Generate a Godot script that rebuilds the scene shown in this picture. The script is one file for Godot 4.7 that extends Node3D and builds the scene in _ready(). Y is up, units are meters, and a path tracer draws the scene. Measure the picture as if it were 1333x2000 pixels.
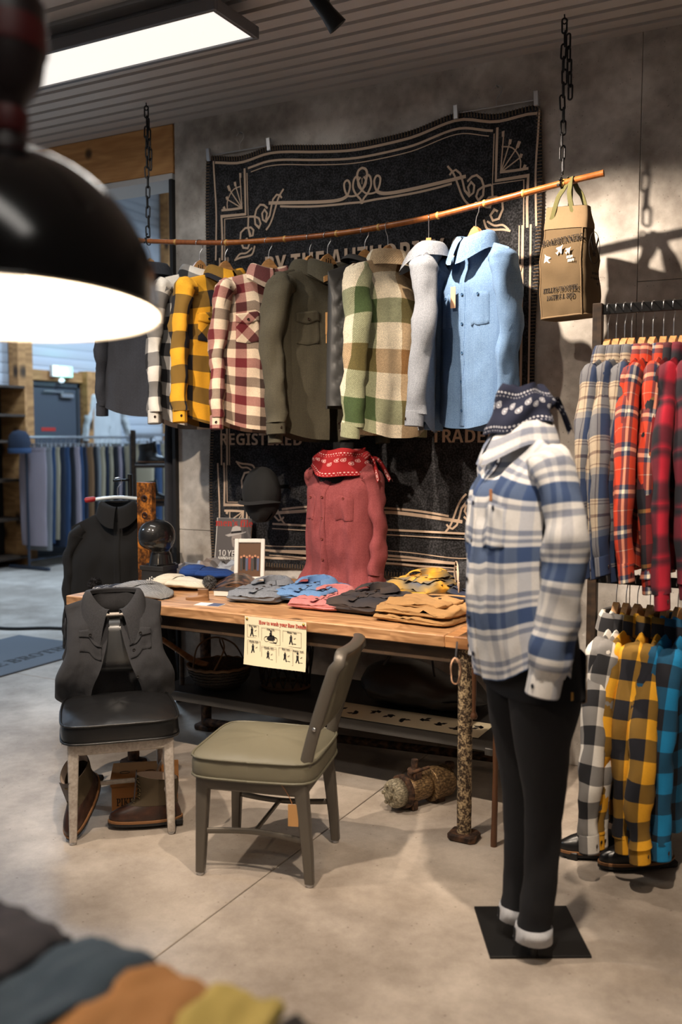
extends Node3D

# ---------------------------------------------------------------- mesh builder
class MB:
	var P := PackedVector3Array()
	var N := PackedVector3Array()
	var T := PackedVector2Array()
	var I := PackedInt32Array()

	func grid(pts: PackedVector3Array, nu: int, nv: int, uvs: PackedVector2Array, closed := false, flip := false) -> void:
		var base := P.size()
		var nn := PackedVector3Array()
		nn.resize(pts.size())
		for j in nv - 1:
			for i in nu - 1:
				var a := j * nu + i
				var c := a + nu
				var n1 := (pts[c] - pts[a]).cross(pts[a + 1] - pts[a])
				var n2 := (pts[c + 1] - pts[a + 1]).cross(pts[c + 1] - pts[c])
				if flip:
					n1 = -n1
					n2 = -n2
				nn[a] += n1
				nn[a + 1] += n1 + n2
				nn[c] += n1 + n2
				nn[c + 1] += n2
				if flip:
					I.append_array([base + a, base + c + 1, base + a + 1, base + a, base + c, base + c + 1])
				else:
					I.append_array([base + a, base + a + 1, base + c + 1, base + a, base + c + 1, base + c])
		if closed:
			for j in nv:
				var s := nn[j * nu] + nn[j * nu + nu - 1]
				nn[j * nu] = s
				nn[j * nu + nu - 1] = s
		for k in nn.size():
			nn[k] = nn[k].normalized() if nn[k].length_squared() > 1e-20 else Vector3.UP
		P.append_array(pts)
		N.append_array(nn)
		T.append_array(uvs)

	func fgrid(nu: int, nv: int, f: Callable, su := 1.0, sv := 1.0, closed := false, flip := false) -> void:
		var pts := PackedVector3Array()
		var uvs := PackedVector2Array()
		for j in nv:
			for i in nu:
				var u := float(i) / (nu - 1)
				var v := float(j) / (nv - 1)
				pts.append(f.call(u, v))
				uvs.append(Vector2(u * su, v * sv))
		grid(pts, nu, nv, uvs, closed, flip)

	func poly(pts: PackedVector3Array, n: Vector3, uvs := PackedVector2Array()) -> void:   # convex fan
		var base := P.size()
		for k in pts.size():
			P.append(pts[k])
			N.append(n)
			T.append(uvs[k] if uvs.size() else Vector2(pts[k].x + pts[k].z * .7, pts[k].y + pts[k].z * .7))
		var ccw := (pts[1] - pts[0]).cross(pts[2] - pts[0]).dot(n) > 0.0
		for k in range(1, pts.size() - 1):
			if ccw:
				I.append_array([base, base + k + 1, base + k])
			else:
				I.append_array([base, base + k, base + k + 1])

	func box(c: Vector3, s: Vector3, bev := 0.0, b := Basis()) -> void:
		var h := s * .5
		var e := minf(bev, minf(h.x, minf(h.y, h.z)) * .9)
		var pt := func(sx: float, sy: float, sz: float, ax: int) -> Vector3:
			var q := Vector3(sx * (h.x - e), sy * (h.y - e), sz * (h.z - e))
			if ax == 0: q.x = sx * h.x
			elif ax == 1: q.y = sy * h.y
			else: q.z = sz * h.z
			return q
		for ax in 3:
			for sg in [-1.0, 1.0]:
				var q := PackedVector3Array()
				var uv := PackedVector2Array()
				for k in [[-1.0, -1.0], [1.0, -1.0], [1.0, 1.0], [-1.0, 1.0]]:
					var p: Vector3
					if ax == 0: p = pt.call(sg, k[0], k[1], 0)
					elif ax == 1: p = pt.call(k[0], sg, k[1], 1)
					else: p = pt.call(k[0], k[1], sg, 2)
					uv.append(Vector2(p.z, -p.y) if ax == 0 else Vector2(p.x, p.z) if ax == 1 else Vector2(p.x, -p.y))
					q.append(c + b * p)
				var n := Vector3.ZERO
				n[ax] = sg
				poly(q, b * n, uv)
		if e <= 0.0:
			return
		for ax in 3:                              # edges along ax
			var a1 := (ax + 1) % 3
			var a2 := (ax + 2) % 3
			for s1 in [-1.0, 1.0]:
				for s2 in [-1.0, 1.0]:
					var q := PackedVector3Array()
					for k in [[-1.0, a1], [1.0, a1], [1.0, a2], [-1.0, a2]]:
						var sv := [0.0, 0.0, 0.0]
						sv[ax] = k[0]
						sv[a1] = s1
						sv[a2] = s2
						q.append(c + b * (pt.call(sv[0], sv[1], sv[2], k[1]) as Vector3))
					var n := Vector3.ZERO
					n[a1] = s1
					n[a2] = s2
					poly(q, (b * n).normalized())
		for sx in [-1.0, 1.0]:
			for sy in [-1.0, 1.0]:
				for sz in [-1.0, 1.0]:
					poly(PackedVector3Array([c + b * (pt.call(sx, sy, sz, 0) as Vector3), c + b * (pt.call(sx, sy, sz, 1) as Vector3), c + b * (pt.call(sx, sy, sz, 2) as Vector3)]), (b * Vector3(sx, sy, sz)).normalized())

	# tube along a path; ra/rb are radii across the two frame axes, ref leans the first axis
	func tube(path: Array, ra: Array, rb := [], n := 10, ref := Vector3(0.11, 0.97, 0.2), caps := true, disp = null) -> void:
		var pts := PackedVector3Array()
		var uvs := PackedVector2Array()
		var m := path.size()
		var l := 0.0
		var ends := [PackedVector3Array(), PackedVector3Array()]
		var prev := Vector3.ZERO
		for j in m:
			var p: Vector3 = path[j]
			var t: Vector3 = ((path[mini(j + 1, m - 1)] as Vector3) - (path[maxi(j - 1, 0)] as Vector3)).normalized()
			if j: l += p.distance_to(path[j - 1])
			var x := ref if prev == Vector3.ZERO else prev
			x = (x - t * x.dot(t))
			if x.length() < 1e-4: x = Vector3(1, 0, 0) - t * t.x
			x = x.normalized()
			prev = x
			var y := t.cross(x)
			var a: float = ra[mini(j, ra.size() - 1)]
			var b: float = a if rb.is_empty() else rb[mini(j, rb.size() - 1)]
			for i in n + 1:
				var w := TAU * (i % n) / n
				var q := p + x * cos(w) * a + y * sin(w) * b
				if disp != null:
					q += (x * cos(w) + y * sin(w)) * (disp.call(q, float(i % n) / n, float(j) / (m - 1)) as float)
				pts.append(q)
				uvs.append(Vector2(float(i) / n * PI * (a + b), l))
				if j == 0: ends[0].append(q)
				if j == m - 1: ends[1].append(q)
		grid(pts, n + 1, m, uvs, true, true)
		if caps:
			var t0: Vector3 = ((path[0] as Vector3) - (path[1] as Vector3)).normalized()
			var t1: Vector3 = ((path[m - 1] as Vector3) - (path[m - 2] as Vector3)).normalized()
			poly(ends[0].slice(0, n), t0)
			poly(ends[1].slice(0, n), t1)

	func rod(a: Vector3, b: Vector3, r: float, n := 10, r2 := -1.0) -> void:
		tube([a, b], [r, r if r2 < 0.0 else r2], [], n, Vector3(0.3, 0.2, 0.93))

	# profile: Array of Vector2(radius, height), turned round an axis
	func lathe(prof: Array, n := 24, at := Vector3.ZERO, b := Basis(), sx := 1.0, sz := 1.0) -> void:
		var pts := PackedVector3Array()
		var uvs := PackedVector2Array()
		var l := 0.0
		for j in prof.size():
			if j: l += (prof[j] as Vector2).distance_to(prof[j - 1])
			for i in n + 1:
				var w := TAU * (i % n) / n
				pts.append(at + b * Vector3(prof[j].x * cos(w) * sx, prof[j].y, prof[j].x * sin(w) * sz))
				uvs.append(Vector2(float(i) / n * TAU * .1, l))
		grid(pts, n + 1, prof.size(), uvs, true, true)

	# polygon in the xy plane, extruded along z by d (both ways), placed with b/at
	func prism(pg: PackedVector2Array, d: float, at := Vector3.ZERO, b := Basis(), bev := 0.0) -> void:
		var tri := Geometry2D.triangulate_polygon(pg)
		var inner := pg
		if bev > 0.0:
			var off := Geometry2D.offset_polygon(pg, -bev, Geometry2D.JOIN_MITER)
			if off.size() and off[0].size() == pg.size():
				inner = off[0]
				tri = Geometry2D.triangulate_polygon(inner)
				var best := 0                      # the offset may start at another corner
				for k in inner.size():
					if inner[k].distance_to(pg[0]) < inner[best].distance_to(pg[0]): best = k
				var r := PackedVector2Array()
				for k in inner.size(): r.append(inner[(best + k) % inner.size()])
				inner = r
				if Geometry2D.is_polygon_clockwise(inner) != Geometry2D.is_polygon_clockwise(pg): bev = 0.0
				tri = Geometry2D.triangulate_polygon(inner)
			else:
				bev = 0.0
		if bev == 0.0:
			inner = pg
			tri = Geometry2D.triangulate_polygon(pg)
		for s in [-1.0, 1.0]:
			var base := P.size()
			var n: Vector3 = b * Vector3(0, 0, s)
			for q in inner:
				P.append(at + b * Vector3(q.x, q.y, s * d * .5))
				N.append(n)
				T.append(Vector2(q.x, -q.y))
			for k in range(0, tri.size(), 3):
				var pa := inner[tri[k]]
				var ccw := (inner[tri[k + 1]] - pa).cross(inner[tri[k + 2]] - pa) > 0.0
				if ccw == (s > 0.0):
					I.append_array([base + tri[k], base + tri[k + 2], base + tri[k + 1]])
				else:
					I.append_array([base + tri[k], base + tri[k + 1], base + tri[k + 2]])
		var rings := [[inner, d * .5], [pg, d * .5 - bev], [pg, -d * .5 + bev], [inner, -d * .5]] if bev > 0.0 else [[pg, d * .5], [pg, -d * .5]]
		var cw := Geometry2D.is_polygon_clockwise(pg)
		for rk in rings.size() - 1:
			for k in pg.size():
				var k2 := (k + 1) % pg.size()
				var r0: PackedVector2Array = rings[rk][0]
				var r1: PackedVector2Array = rings[rk + 1][0]
				var q := PackedVector3Array([
					at + b * Vector3(r0[k].x, r0[k].y, rings[rk][1]), at + b * Vector3(r0[k2].x, r0[k2].y, rings[rk][1]),
					at + b * Vector3(r1[k2].x, r1[k2].y, rings[rk + 1][1]), at + b * Vector3(r1[k].x, r1[k].y, rings[rk + 1][1])])
				var n := (q[2] - q[0]).cross(q[1] - q[0]) if not cw else (q[1] - q[0]).cross(q[2] - q[0])
				if n.length_squared() < 1e-16: continue
				n = -n.normalized()
				poly(q, n)

	func mesh() -> ArrayMesh:
		var arr := []
		arr.resize(Mesh.ARRAY_MAX)
		arr[Mesh.ARRAY_VERTEX] = P
		arr[Mesh.ARRAY_NORMAL] = N
		arr[Mesh.ARRAY_TEX_UV] = T
		arr[Mesh.ARRAY_INDEX] = I
		var m := ArrayMesh.new()
		m.add_surface_from_arrays(Mesh.PRIMITIVE_TRIANGLES, arr)
		return m

# ---------------------------------------------------------------- scene helpers
var used := {}
var M := {}
var nz := FastNoiseLite.new()
var rng := RandomNumberGenerator.new()
const WZ := -4.25          # face of the concrete wall
const CY := 3.2            # ceiling
const TY := 0.775          # table top
const RZ := -3.93          # bamboo rod

func numbered(n: String) -> String:
	used[n] = used.get(n, -1) + 1
	return n if used[n] == 0 else "%s_%03d" % [n, used[n]]

func tag(o: Node3D, label := "", category := "", group := "", kind := "") -> Node3D:
	if label: o.set_meta("label", label)
	if category: o.set_meta("category", category)
	if group: o.set_meta("group", group)
	if kind: o.set_meta("kind", kind)
	return o

func thing(called: String, label: String, category: String, at := Vector3.ZERO, turn := 0.0, group := "") -> Node3D:
	var o := Node3D.new()
	o.name = numbered(called)
	add_child(o)
	o.position = at
	o.rotation.y = deg_to_rad(turn)
	tag(o, label, category, group)
	return o

func obj(called: String, mb: MB, m: Material, parent: Node = null) -> MeshInstance3D:
	return inst(called, mb.mesh(), m, parent)

func inst(called: String, mesh: Mesh, m: Material, parent: Node = null) -> MeshInstance3D:
	var o := MeshInstance3D.new()
	o.mesh = mesh
	o.material_override = m
	if parent == null:
		o.name = numbered(called)
		add_child(o)
	else:
		o.name = called
		parent.add_child(o, true)
	return o

func structure(called: String, mb: MB, m: Material) -> MeshInstance3D:
	var o := obj(called, mb, m)
	tag(o, "", "", "", "structure")
	return o

func boxm(c: Vector3, s: Vector3, bev := 0.0, b := Basis()) -> MB:
	var mb := MB.new()
	mb.box(c, s, bev, b)
	return mb

func mat(c: Color, rough := 0.8, metal := 0.0, tex: Texture2D = null, scale := 1.0) -> StandardMaterial3D:
	var m := StandardMaterial3D.new()
	m.albedo_color = c
	m.roughness = rough
	m.metallic = metal
	m.cull_mode = BaseMaterial3D.CULL_DISABLED
	if tex:
		m.albedo_texture = tex
		m.uv1_scale = Vector3(scale, scale, scale)
	return m

func tri(m: StandardMaterial3D, s: float, world := false) -> StandardMaterial3D:
	m.uv1_triplanar = true
	m.uv1_world_triplanar = world
	m.uv1_scale = Vector3(s, s, s)
	return m

func rgb(r: int, g: int, b: int) -> Color:
	return Color8(r, g, b)

func catmull(p: Array, n: int) -> Array:
	var out := []
	var m := p.size()
	for k in n:
		var t := float(k) / (n - 1) * (m - 1)
		var i := mini(int(t), m - 2)
		var f := t - i
		out.append(_cr(p[maxi(i - 1, 0)], p[i], p[i + 1], p[mini(i + 2, m - 1)], f))
	return out

func _cr(a, b, c, d, t: float):
	return (b * 2.0 + (c - a) * t + (a * 2.0 - b * 5.0 + c * 4.0 - d) * t * t + (b * 3.0 - a - c * 3.0 + d) * t * t * t) * .5

func ss(a: float, b: float, x: float) -> float:
	return smoothstep(a, b, x)

# flat lettering: a TextMesh as a thin raised print
func letters(text: String, h: float, m: Material, parent: Node, tr: Transform3D, called := "lettering", font := "Droid Sans", weight := 400, depth := 0.0012, align := 1, stretch := 1.0) -> MeshInstance3D:
	var t := TextMesh.new()
	var f := SystemFont.new()
	f.font_names = PackedStringArray([font])
	f.font_weight = weight
	t.font = f
	t.text = text
	t.font_size = 32
	t.pixel_size = h / 32.0 * 1.38
	t.depth = depth
	t.curve_step = 2.0
	t.horizontal_alignment = [HORIZONTAL_ALIGNMENT_LEFT, HORIZONTAL_ALIGNMENT_CENTER, HORIZONTAL_ALIGNMENT_RIGHT][align]
	var o := inst(called, t, m, parent)
	o.transform = tr * Transform3D(Basis.from_scale(Vector3(stretch, 1, 1)), Vector3.ZERO)
	return o

# ---------------------------------------------------------------- computed textures
func img_tex(bytes: PackedByteArray, w: int, h: int) -> ImageTexture:
	return ImageTexture.create_from_image(Image.create_from_data(w, h, false, Image.FORMAT_RGB8, bytes))

func noise_bytes(seed_: int, freq: float, w: int, h: int, oct := 4, type := FastNoiseLite.TYPE_SIMPLEX_SMOOTH) -> PackedByteArray:
	var f := FastNoiseLite.new()
	f.seed = seed_
	f.noise_type = type
	f.frequency = freq
	f.fractal_octaves = oct
	var im := f.get_seamless_image(w, h, false, false, 0.15)
	im.convert(Image.FORMAT_L8)
	return im.get_data()

# layers: [seed, freq, octaves, dark colour, light colour] mixed by weight
func mottled(n: int, a: Color, b: Color, layers: Array, grain := 0.03, spots := 0.0) -> ImageTexture:
	var ls := []
	for l in layers: ls.append(noise_bytes(l[0], l[1], n, n, l[2]))
	var out := PackedByteArray()
	out.resize(n * n * 3)
	var r := RandomNumberGenerator.new()
	r.seed = n + layers[0][0]
	for k in n * n:
		var t := 0.0
		for q in ls.size(): t += (ls[q][k] / 255.0 - .5) * layers[q][3]
		t = clampf(.5 + t, 0.0, 1.0)
		var g := (r.randf() - .5) * grain
		if spots > 0.0 and r.randf() < spots: g -= .25 * r.randf()
		out[k * 3] = clampi(int((lerpf(a.r, b.r, t) + g) * 255.0), 0, 255)
		out[k * 3 + 1] = clampi(int((lerpf(a.g, b.g, t) + g) * 255.0), 0, 255)
		out[k * 3 + 2] = clampi(int((lerpf(a.b, b.b, t) + g) * 255.0), 0, 255)
	return img_tex(out, n, n)

# a woven check: warp and weft are lists of [colour, share]; the tile is n pixels a side
func plaid(warp: Array, weft: Array, n := 256, grain := 0.10, soft := 0.0, bias := 0.0) -> ImageTexture:
	var ax := _threads(warp, n, soft)
	var ay := _threads(weft, n, soft)
	var out := PackedByteArray()
	out.resize(n * n * 3)
	var r := RandomNumberGenerator.new()
	r.seed = n * 7 + warp.size() * 31 + weft.size()
	var k := 0
	for y in n:
		var cy: Color = ay[y]
		for x in n:
			var f := (.64 if ((x + y) >> 1) & 1 else .36) + bias
			var c: Color = (ax[x] as Color).lerp(cy, f)
			var g := 1.0 + (r.randf() - .5) * grain * 2.0
			out[k] = clampi(int(c.r * g * 255.0), 0, 255)
			out[k + 1] = clampi(int(c.g * g * 255.0), 0, 255)
			out[k + 2] = clampi(int(c.b * g * 255.0), 0, 255)
			k += 3
	return img_tex(out, n, n)

func _threads(st: Array, n: int, soft: float) -> Array:
	var tot := 0.0
	for s in st: tot += s[1]
	var out := []
	for k in n:
		var p := (k + .5) / n * tot
		var acc := 0.0
		for i in st.size():
			if p < acc + st[i][1] or i == st.size() - 1:
				var c: Color = st[i][0]
				if soft > 0.0:
					var d0: float = p - acc
					var d1: float = acc + st[i][1] - p
					if d0 < soft: c = c.lerp(st[(i - 1 + st.size()) % st.size()][0], .5 - .5 * d0 / soft)
					elif d1 < soft: c = c.lerp(st[(i + 1) % st.size()][0], .5 - .5 * d1 / soft)
				out.append(c)
				break
			acc += st[i][1]
	return out

# cloth of one colour with slubby threads running along v and across
func slub(c: Color, c2: Color, n := 256, amount := 0.5, seed_ := 1) -> ImageTexture:
	var r := RandomNumberGenerator.new()
	r.seed = seed_
	var lx := []
	var ly := []
	for k in n:
		lx.append(r.randf())
		ly.append(r.randf())
	var out := PackedByteArray()
	out.resize(n * n * 3)
	var k3 := 0
	for y in n:
		for x in n:
			var t := clampf(.5 + ((lx[x] * 1.2 + ly[y] * .8) * .5 - .5) * amount * .3 + (r.randf() - .5) * amount * 1.1, 0.0, 1.0)
			var q := c.lerp(c2, t)
			out[k3] = int(q.r * 255.0)
			out[k3 + 1] = int(q.g * 255.0)
			out[k3 + 2] = int(q.b * 255.0)
			k3 += 3
	return img_tex(out, n, n)

func wood_tex(a: Color, b: Color, seed_: int, w := 512, h := 256, knots := 3) -> ImageTexture:
	var f := FastNoiseLite.new()
	f.seed = seed_
	f.frequency = .02
	f.fractal_octaves = 3
	var r := RandomNumberGenerator.new()
	r.seed = seed_
	var kn := []
	for k in knots: kn.append(Vector3(r.randf() * w, r.randf() * h, 5.0 + r.randf() * 6.0))
	var out := PackedByteArray()
	out.resize(w * h * 3)
	var k3 := 0
	for y in h:
		for x in w:
			var t := f.get_noise_2d(x * .12, y * 2.2) * .9 + f.get_noise_2d(x * .35 + 300.0, y * 9.0) * .5
			var ring := .5 + .5 * sin((y + f.get_noise_2d(x * .1, y * .3) * 60.0) * .35)
			t = clampf(.5 + t * .6 + (ring - .5) * .35, 0.0, 1.0)
			var q := a.lerp(b, t)
			for kk in kn:
				var d := Vector2((x - kk.x) * .55, y - kk.y).length()
				if d < kk.z * 2.0: q = q.lerp(a * .45, ss(kk.z * 2.0, kk.z * .3, d))
			out[k3] = clampi(int(q.r * 255.0), 0, 255)
			out[k3 + 1] = clampi(int(q.g * 255.0), 0, 255)
			out[k3 + 2] = clampi(int(q.b * 255.0), 0, 255)
			k3 += 3
	return img_tex(out, w, h)

# ---------------------------------------------------------------- light fittings
func track_spot(at: Vector3, target: Vector3, energy: float, angle: float, label: String, col := Color(1.0, 0.86, 0.70), soft := 0.6, size := 0.03) -> void:
	var t := thing("track_spotlight", label, "spotlight", at, 0.0, "black track spotlights")
	var dir := (target - at).normalized()
	var b := Basis(Quaternion(Vector3(0, -1, 0), dir))
	var mb := MB.new()
	mb.lathe([Vector2(0.0, .10), Vector2(.026, .10), Vector2(.034, .09), Vector2(.036, .0), Vector2(.044, -.055), Vector2(.047, -.075), Vector2(.041, -.075), Vector2(.036, -.05), Vector2(0.0, -.045)], 24, Vector3.ZERO, b)
	obj("housing", mb, M.black_metal, t).scale = Vector3.ONE * .8
	mb = MB.new()
	mb.lathe([Vector2(0.0, -.048), Vector2(.030, -.048), Vector2(.033, -.052), Vector2(.030, -.056), Vector2(0.0, -.058)], 20, Vector3.ZERO, b)
	obj("lens", mb, M.spot_lens, t).scale = Vector3.ONE * .8
	mb = MB.new()
	mb.rod(Vector3(0, .02, 0), Vector3(0, CY - .04 - at.y, 0), .008, 8)
	mb.box(Vector3(0, CY - .045 - at.y, 0), Vector3(.09, .02, .03), .003)
	obj("bracket", mb, M.black_metal, t)
	var l := SpotLight3D.new()
	l.name = "spot_beam"
	add_child(l, true)
	l.position = at + dir * .085
	l.look_at_from_position(l.position, target, Vector3.UP if absf(dir.y) < .98 else Vector3.RIGHT)
	l.light_color = col
	l.light_energy = energy
	l.spot_angle = angle
	l.spot_angle_attenuation = soft
	l.spot_range = 14.0
	l.spot_attenuation = 2.0
	l.light_size = size
	l.shadow_enabled = true

func panel_light(c: Vector3, sx: float, sz: float, energy: float, col: Color, label: String, glow := 1.0) -> void:
	var t := thing("led_panel_light", label, "ceiling light", c, 0.0, "flat rectangular LED ceiling panels")
	var mb := MB.new()
	var f := .018
	for s in [-1.0, 1.0]:
		mb.box(Vector3(0, 0, s * (sz * .5 + f * .5)), Vector3(sx + f * 2, .05, f), .003)
		mb.box(Vector3(s * (sx * .5 + f * .5), 0, 0), Vector3(f, .05, sz), .003)
	mb.box(Vector3(0, .02, 0), Vector3(sx, .01, sz), 0)
	obj("frame", mb, M.grey_metal, t)
	if c.y > 4.0:
		for q in [-1.0, 1.0]:
			mb = MB.new()
			mb.rod(Vector3(q * sx * .4, .02, 0), Vector3(q * sx * .4, 5.63 - c.y, 0), .004, 6)
			obj("suspension_wire", mb, M.steel, t)
	obj("diffuser", boxm(Vector3(0, -.012, 0), Vector3(sx, .006, sz)), glow_mat(col, glow), t)
	var l := AreaLight3D.new()
	l.name = "panel_glow"
	add_child(l, true)
	l.position = c + Vector3(0, -.03, 0)
	l.rotation.x = -PI / 2
	l.area_size = Vector2(sx, sz)
	l.light_energy = energy
	l.light_color = col
	l.shadow_enabled = true
	l.area_range = 16.0

func glow_mat(c: Color, e: float) -> StandardMaterial3D:
	var m := mat(Color(.9, .9, .9), .6)
	m.emission_enabled = true
	m.emission = c
	m.emission_energy_multiplier = e
	return m

# ---------------------------------------------------------------- build order
func _ready() -> void:
	rng.seed = 11
	nz.seed = 5
	nz.frequency = 1.0
	nz.fractal_octaves = 2
	var cam := Camera3D.new()
	cam.name = "camera"
	add_child(cam)
	var ca := CameraAttributesPhysical.new()
	ca.frustum_focal_length = 22.26
	ca.frustum_focus_distance = 3.95
	ca.exposure_aperture = 1.25
	ca.frustum_near = 0.05
	ca.frustum_far = 60.0
	cam.attributes = ca
	cam.fov = rad_to_deg(2.0 * atan(1000.0 / 1855.0))
	cam.position = Vector3(0, 1.5, 0)
	cam.rotation_degrees = Vector3(-4.5, 28.2, 0)
	cam.current = true
	var we := WorldEnvironment.new()
	we.name = "environment"
	var env := Environment.new()
	env.background_mode = Environment.BG_COLOR
	env.background_color = Color(0.02, 0.022, 0.025)
	env.tonemap_mode = Environment.TONE_MAPPER_LINEAR
	env.tonemap_exposure = .92
	env.sdfgi_enabled = true
	env.ssao_enabled = true
	env.ssil_enabled = true
	we.environment = env
	add_child(we)
	materials()
	cloth_materials()
	lights()
	room()
	back_room()
	blanket()
	rod_and_chains()
	table()
	hanging_garments()
	canvas_bag()
	table_goods()
	red_bust()
	under_table()
	olive_chair()
	black_chair()
	boots_and_box()
	mannequin()
	right_racks()
	coat_corner()
	back_stock()
	pendant()
	front_rack()

func lights() -> void:
	var warm := Color(1.0, 0.92, 0.83)
	track_spot(Vector3(-1.75, 3.05, -3.16), Vector3(-.70, 1.35, -4.25), 7.5, 36.0, "black track spotlight hanging at the top edge of the photo", warm, .5, .02)
	track_spot(Vector3(-2.75, 2.965, -1.75), Vector3(-2.60, .75, -3.70), 6.5, 38.0, "black track spotlight above and left of the olive chair", warm, .8, .03)
	track_spot(Vector3(-1.55, 2.965, -1.75), Vector3(-1.75, .65, -3.5), 6.5, 38.0, "black track spotlight above the chair in front of the table", warm, .8, .03)
	track_spot(Vector3(-.45, 2.965, -1.75), Vector3(-.75, .55, -2.9), 6.5, 38.0, "black track spotlight above and before the standing mannequin", warm, .7, .03)
	for z in [-3.16, -1.75]:
		var tr := thing("lighting_track", "black lighting track on the ribbed ceiling %s" % ["nearer the concrete wall", "nearer the pendant lamp"][0 if z < -2.0 else 1], "lighting track", Vector3(-1.6, CY - .018, z))
		obj("rail", boxm(Vector3.ZERO, Vector3(2.6 if z > -2.0 else .4, .034, .036), .003), M.black_metal, tr)
	var white := Color(1.0, .975, .94)
	panel_light(Vector3(-2.76, 3.11, -3.16), 1.19, .27, 1.3, white, "long lit LED panel over the bamboo rod", 1.0)
	panel_light(Vector3(-2.76, 3.11, -.30), 1.19, .27, 1.3, white, "LED panel on the ribbed ceiling behind the pendant lamp", 1.0)
	panel_light(Vector3(-.20, 3.11, -.30), 1.19, .27, .6, white, "LED panel on the ribbed ceiling above the camera", 1.0)
	panel_light(Vector3(-5.6, 3.11, -1.9), 1.19, .27, 5.0, Color(.84, .92, 1.0), "LED panel far left on the ribbed ceiling", 1.0)
	for p in [Vector3(-6.2, 4.6, -6.5), Vector3(-6.2, 4.6, -9.5), Vector3(-4.2, 4.6, -11.0)]:
		panel_light(p, 1.2, .6, 20.0, Color(.78, .89, 1.0), "cool white LED panel high in the back hall, %s" % ["nearest the opening" if p.z > -7.0 else "over the trouser racks" if p.x < -5.0 else "farthest from the opening"], 2.0)

func materials() -> void:
	M.black_metal = mat(rgb(22, 22, 23), .45, .3)
	M.grey_metal = mat(rgb(120, 120, 124), .45, .6)
	M.steel = mat(rgb(190, 190, 192), .28, .95)
	M.chain = mat(rgb(52, 52, 54), .42, .85)
	M.spot_lens = glow_mat(Color(1, .93, .82), 4.0)
	M.wall = mat(Color.WHITE, .88, 0.0, mottled(1024, rgb(140, 133, 126), rgb(224, 219, 212), [[3, .0035, 5, 1.0], [9, .012, 4, .75], [14, .05, 3, .30]], .025, .004))
	tri(M.wall, .30, true)
	M.wall.metallic_specular = .35
	M.floor = mat(Color.WHITE, .42, 0.0, mottled(1024, rgb(138, 127, 116), rgb(192, 181, 169), [[21, .004, 5, 1.1], [22, .02, 4, .55], [25, .09, 2, .22]], .03, .002))
	tri(M.floor, .22, true)
	M.floor.metallic_specular = .4
	M.joint = mat(rgb(70, 64, 58), .9)
	M.sheet = mat(rgb(196, 190, 186), .45, .15)
	M.sheet_white = mat(rgb(196, 200, 206), .6)
	M.beam = mat(Color.WHITE, .7, 0.0, wood_tex(rgb(190, 134, 78), rgb(222, 168, 108), 31, 512, 256, 2), 1.0)
	M.plaster = mat(rgb(205, 203, 202), .85)
	M.dark_edge = mat(rgb(36, 35, 36), .6, .3)
	M.oak = mat(rgb(206, 158, 104), .5, 0.0, wood_tex(rgb(200, 190, 180), rgb(255, 250, 240), 44, 256, 128, 0), 4.0)
	M.wood_top = []
	for k in 3: M.wood_top.append(mat(Color.WHITE, .5, 0.0, wood_tex(rgb(142, 102, 66), rgb(204, 158, 114), 50 + k, 512, 256, 3), 1.4))
	M.dark_wood = mat(Color.WHITE, .6, 0.0, wood_tex(rgb(40, 30, 22), rgb(80, 60, 42), 61, 256, 128, 1), 2.0)
	M.orange_wood = mat(Color.WHITE, .35, 0.0, mottled(256, rgb(60, 34, 14), rgb(176, 108, 38), [[71, .02, 4, 1.6], [72, .08, 3, .8]], .05), 1.6)
	M.peeled = mat(Color.WHITE, .75, .1, mottled(256, rgb(52, 38, 26), rgb(186, 164, 128), [[81, .05, 4, 2.0], [82, .16, 3, 1.8]], .08), 2.4)
	M.rust = mat(Color.WHITE, .8, .35, mottled(128, rgb(38, 26, 20), rgb(104, 74, 52), [[83, .04, 4, 1.8]], .06), 4.0)
	M.black_cloth = mat(rgb(24, 24, 26), .95, 0.0)
	M.white = mat(rgb(228, 226, 220), .7)
	M.ink = mat(rgb(26, 24, 24), .8)
	M.leather_tan = mat(rgb(176, 118, 72), .55)
	M.leather_pale = mat(rgb(214, 168, 134), .55)
	M.leather_brown = mat(Color.WHITE, .38, 0.0, mottled(128, rgb(34, 20, 15), rgb(66, 40, 28), [[91, .03, 4, 1.4]], .03), 4.0)
	M.kraft = mat(rgb(176, 132, 82), .85)
	M.paper = mat(rgb(226, 214, 182), .8)
	M.paper_white = mat(rgb(226, 222, 214), .6)
	M.red_ink = mat(rgb(176, 44, 34), .8)
	M.horn = mat(rgb(48, 34, 26), .35)
	M.beam_v = mat(Color.WHITE, .7, 0.0, wood_tex(rgb(150, 104, 60), rgb(200, 148, 92), 33, 256, 128, 2), 1.0)
	M.beam_x = M.beam_v
	M.door = mat(rgb(66, 70, 78), .6)
	M.door_frame = mat(rgb(46, 49, 55), .6)
	M.mat_grey = mat(rgb(88, 92, 98), .95)

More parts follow.
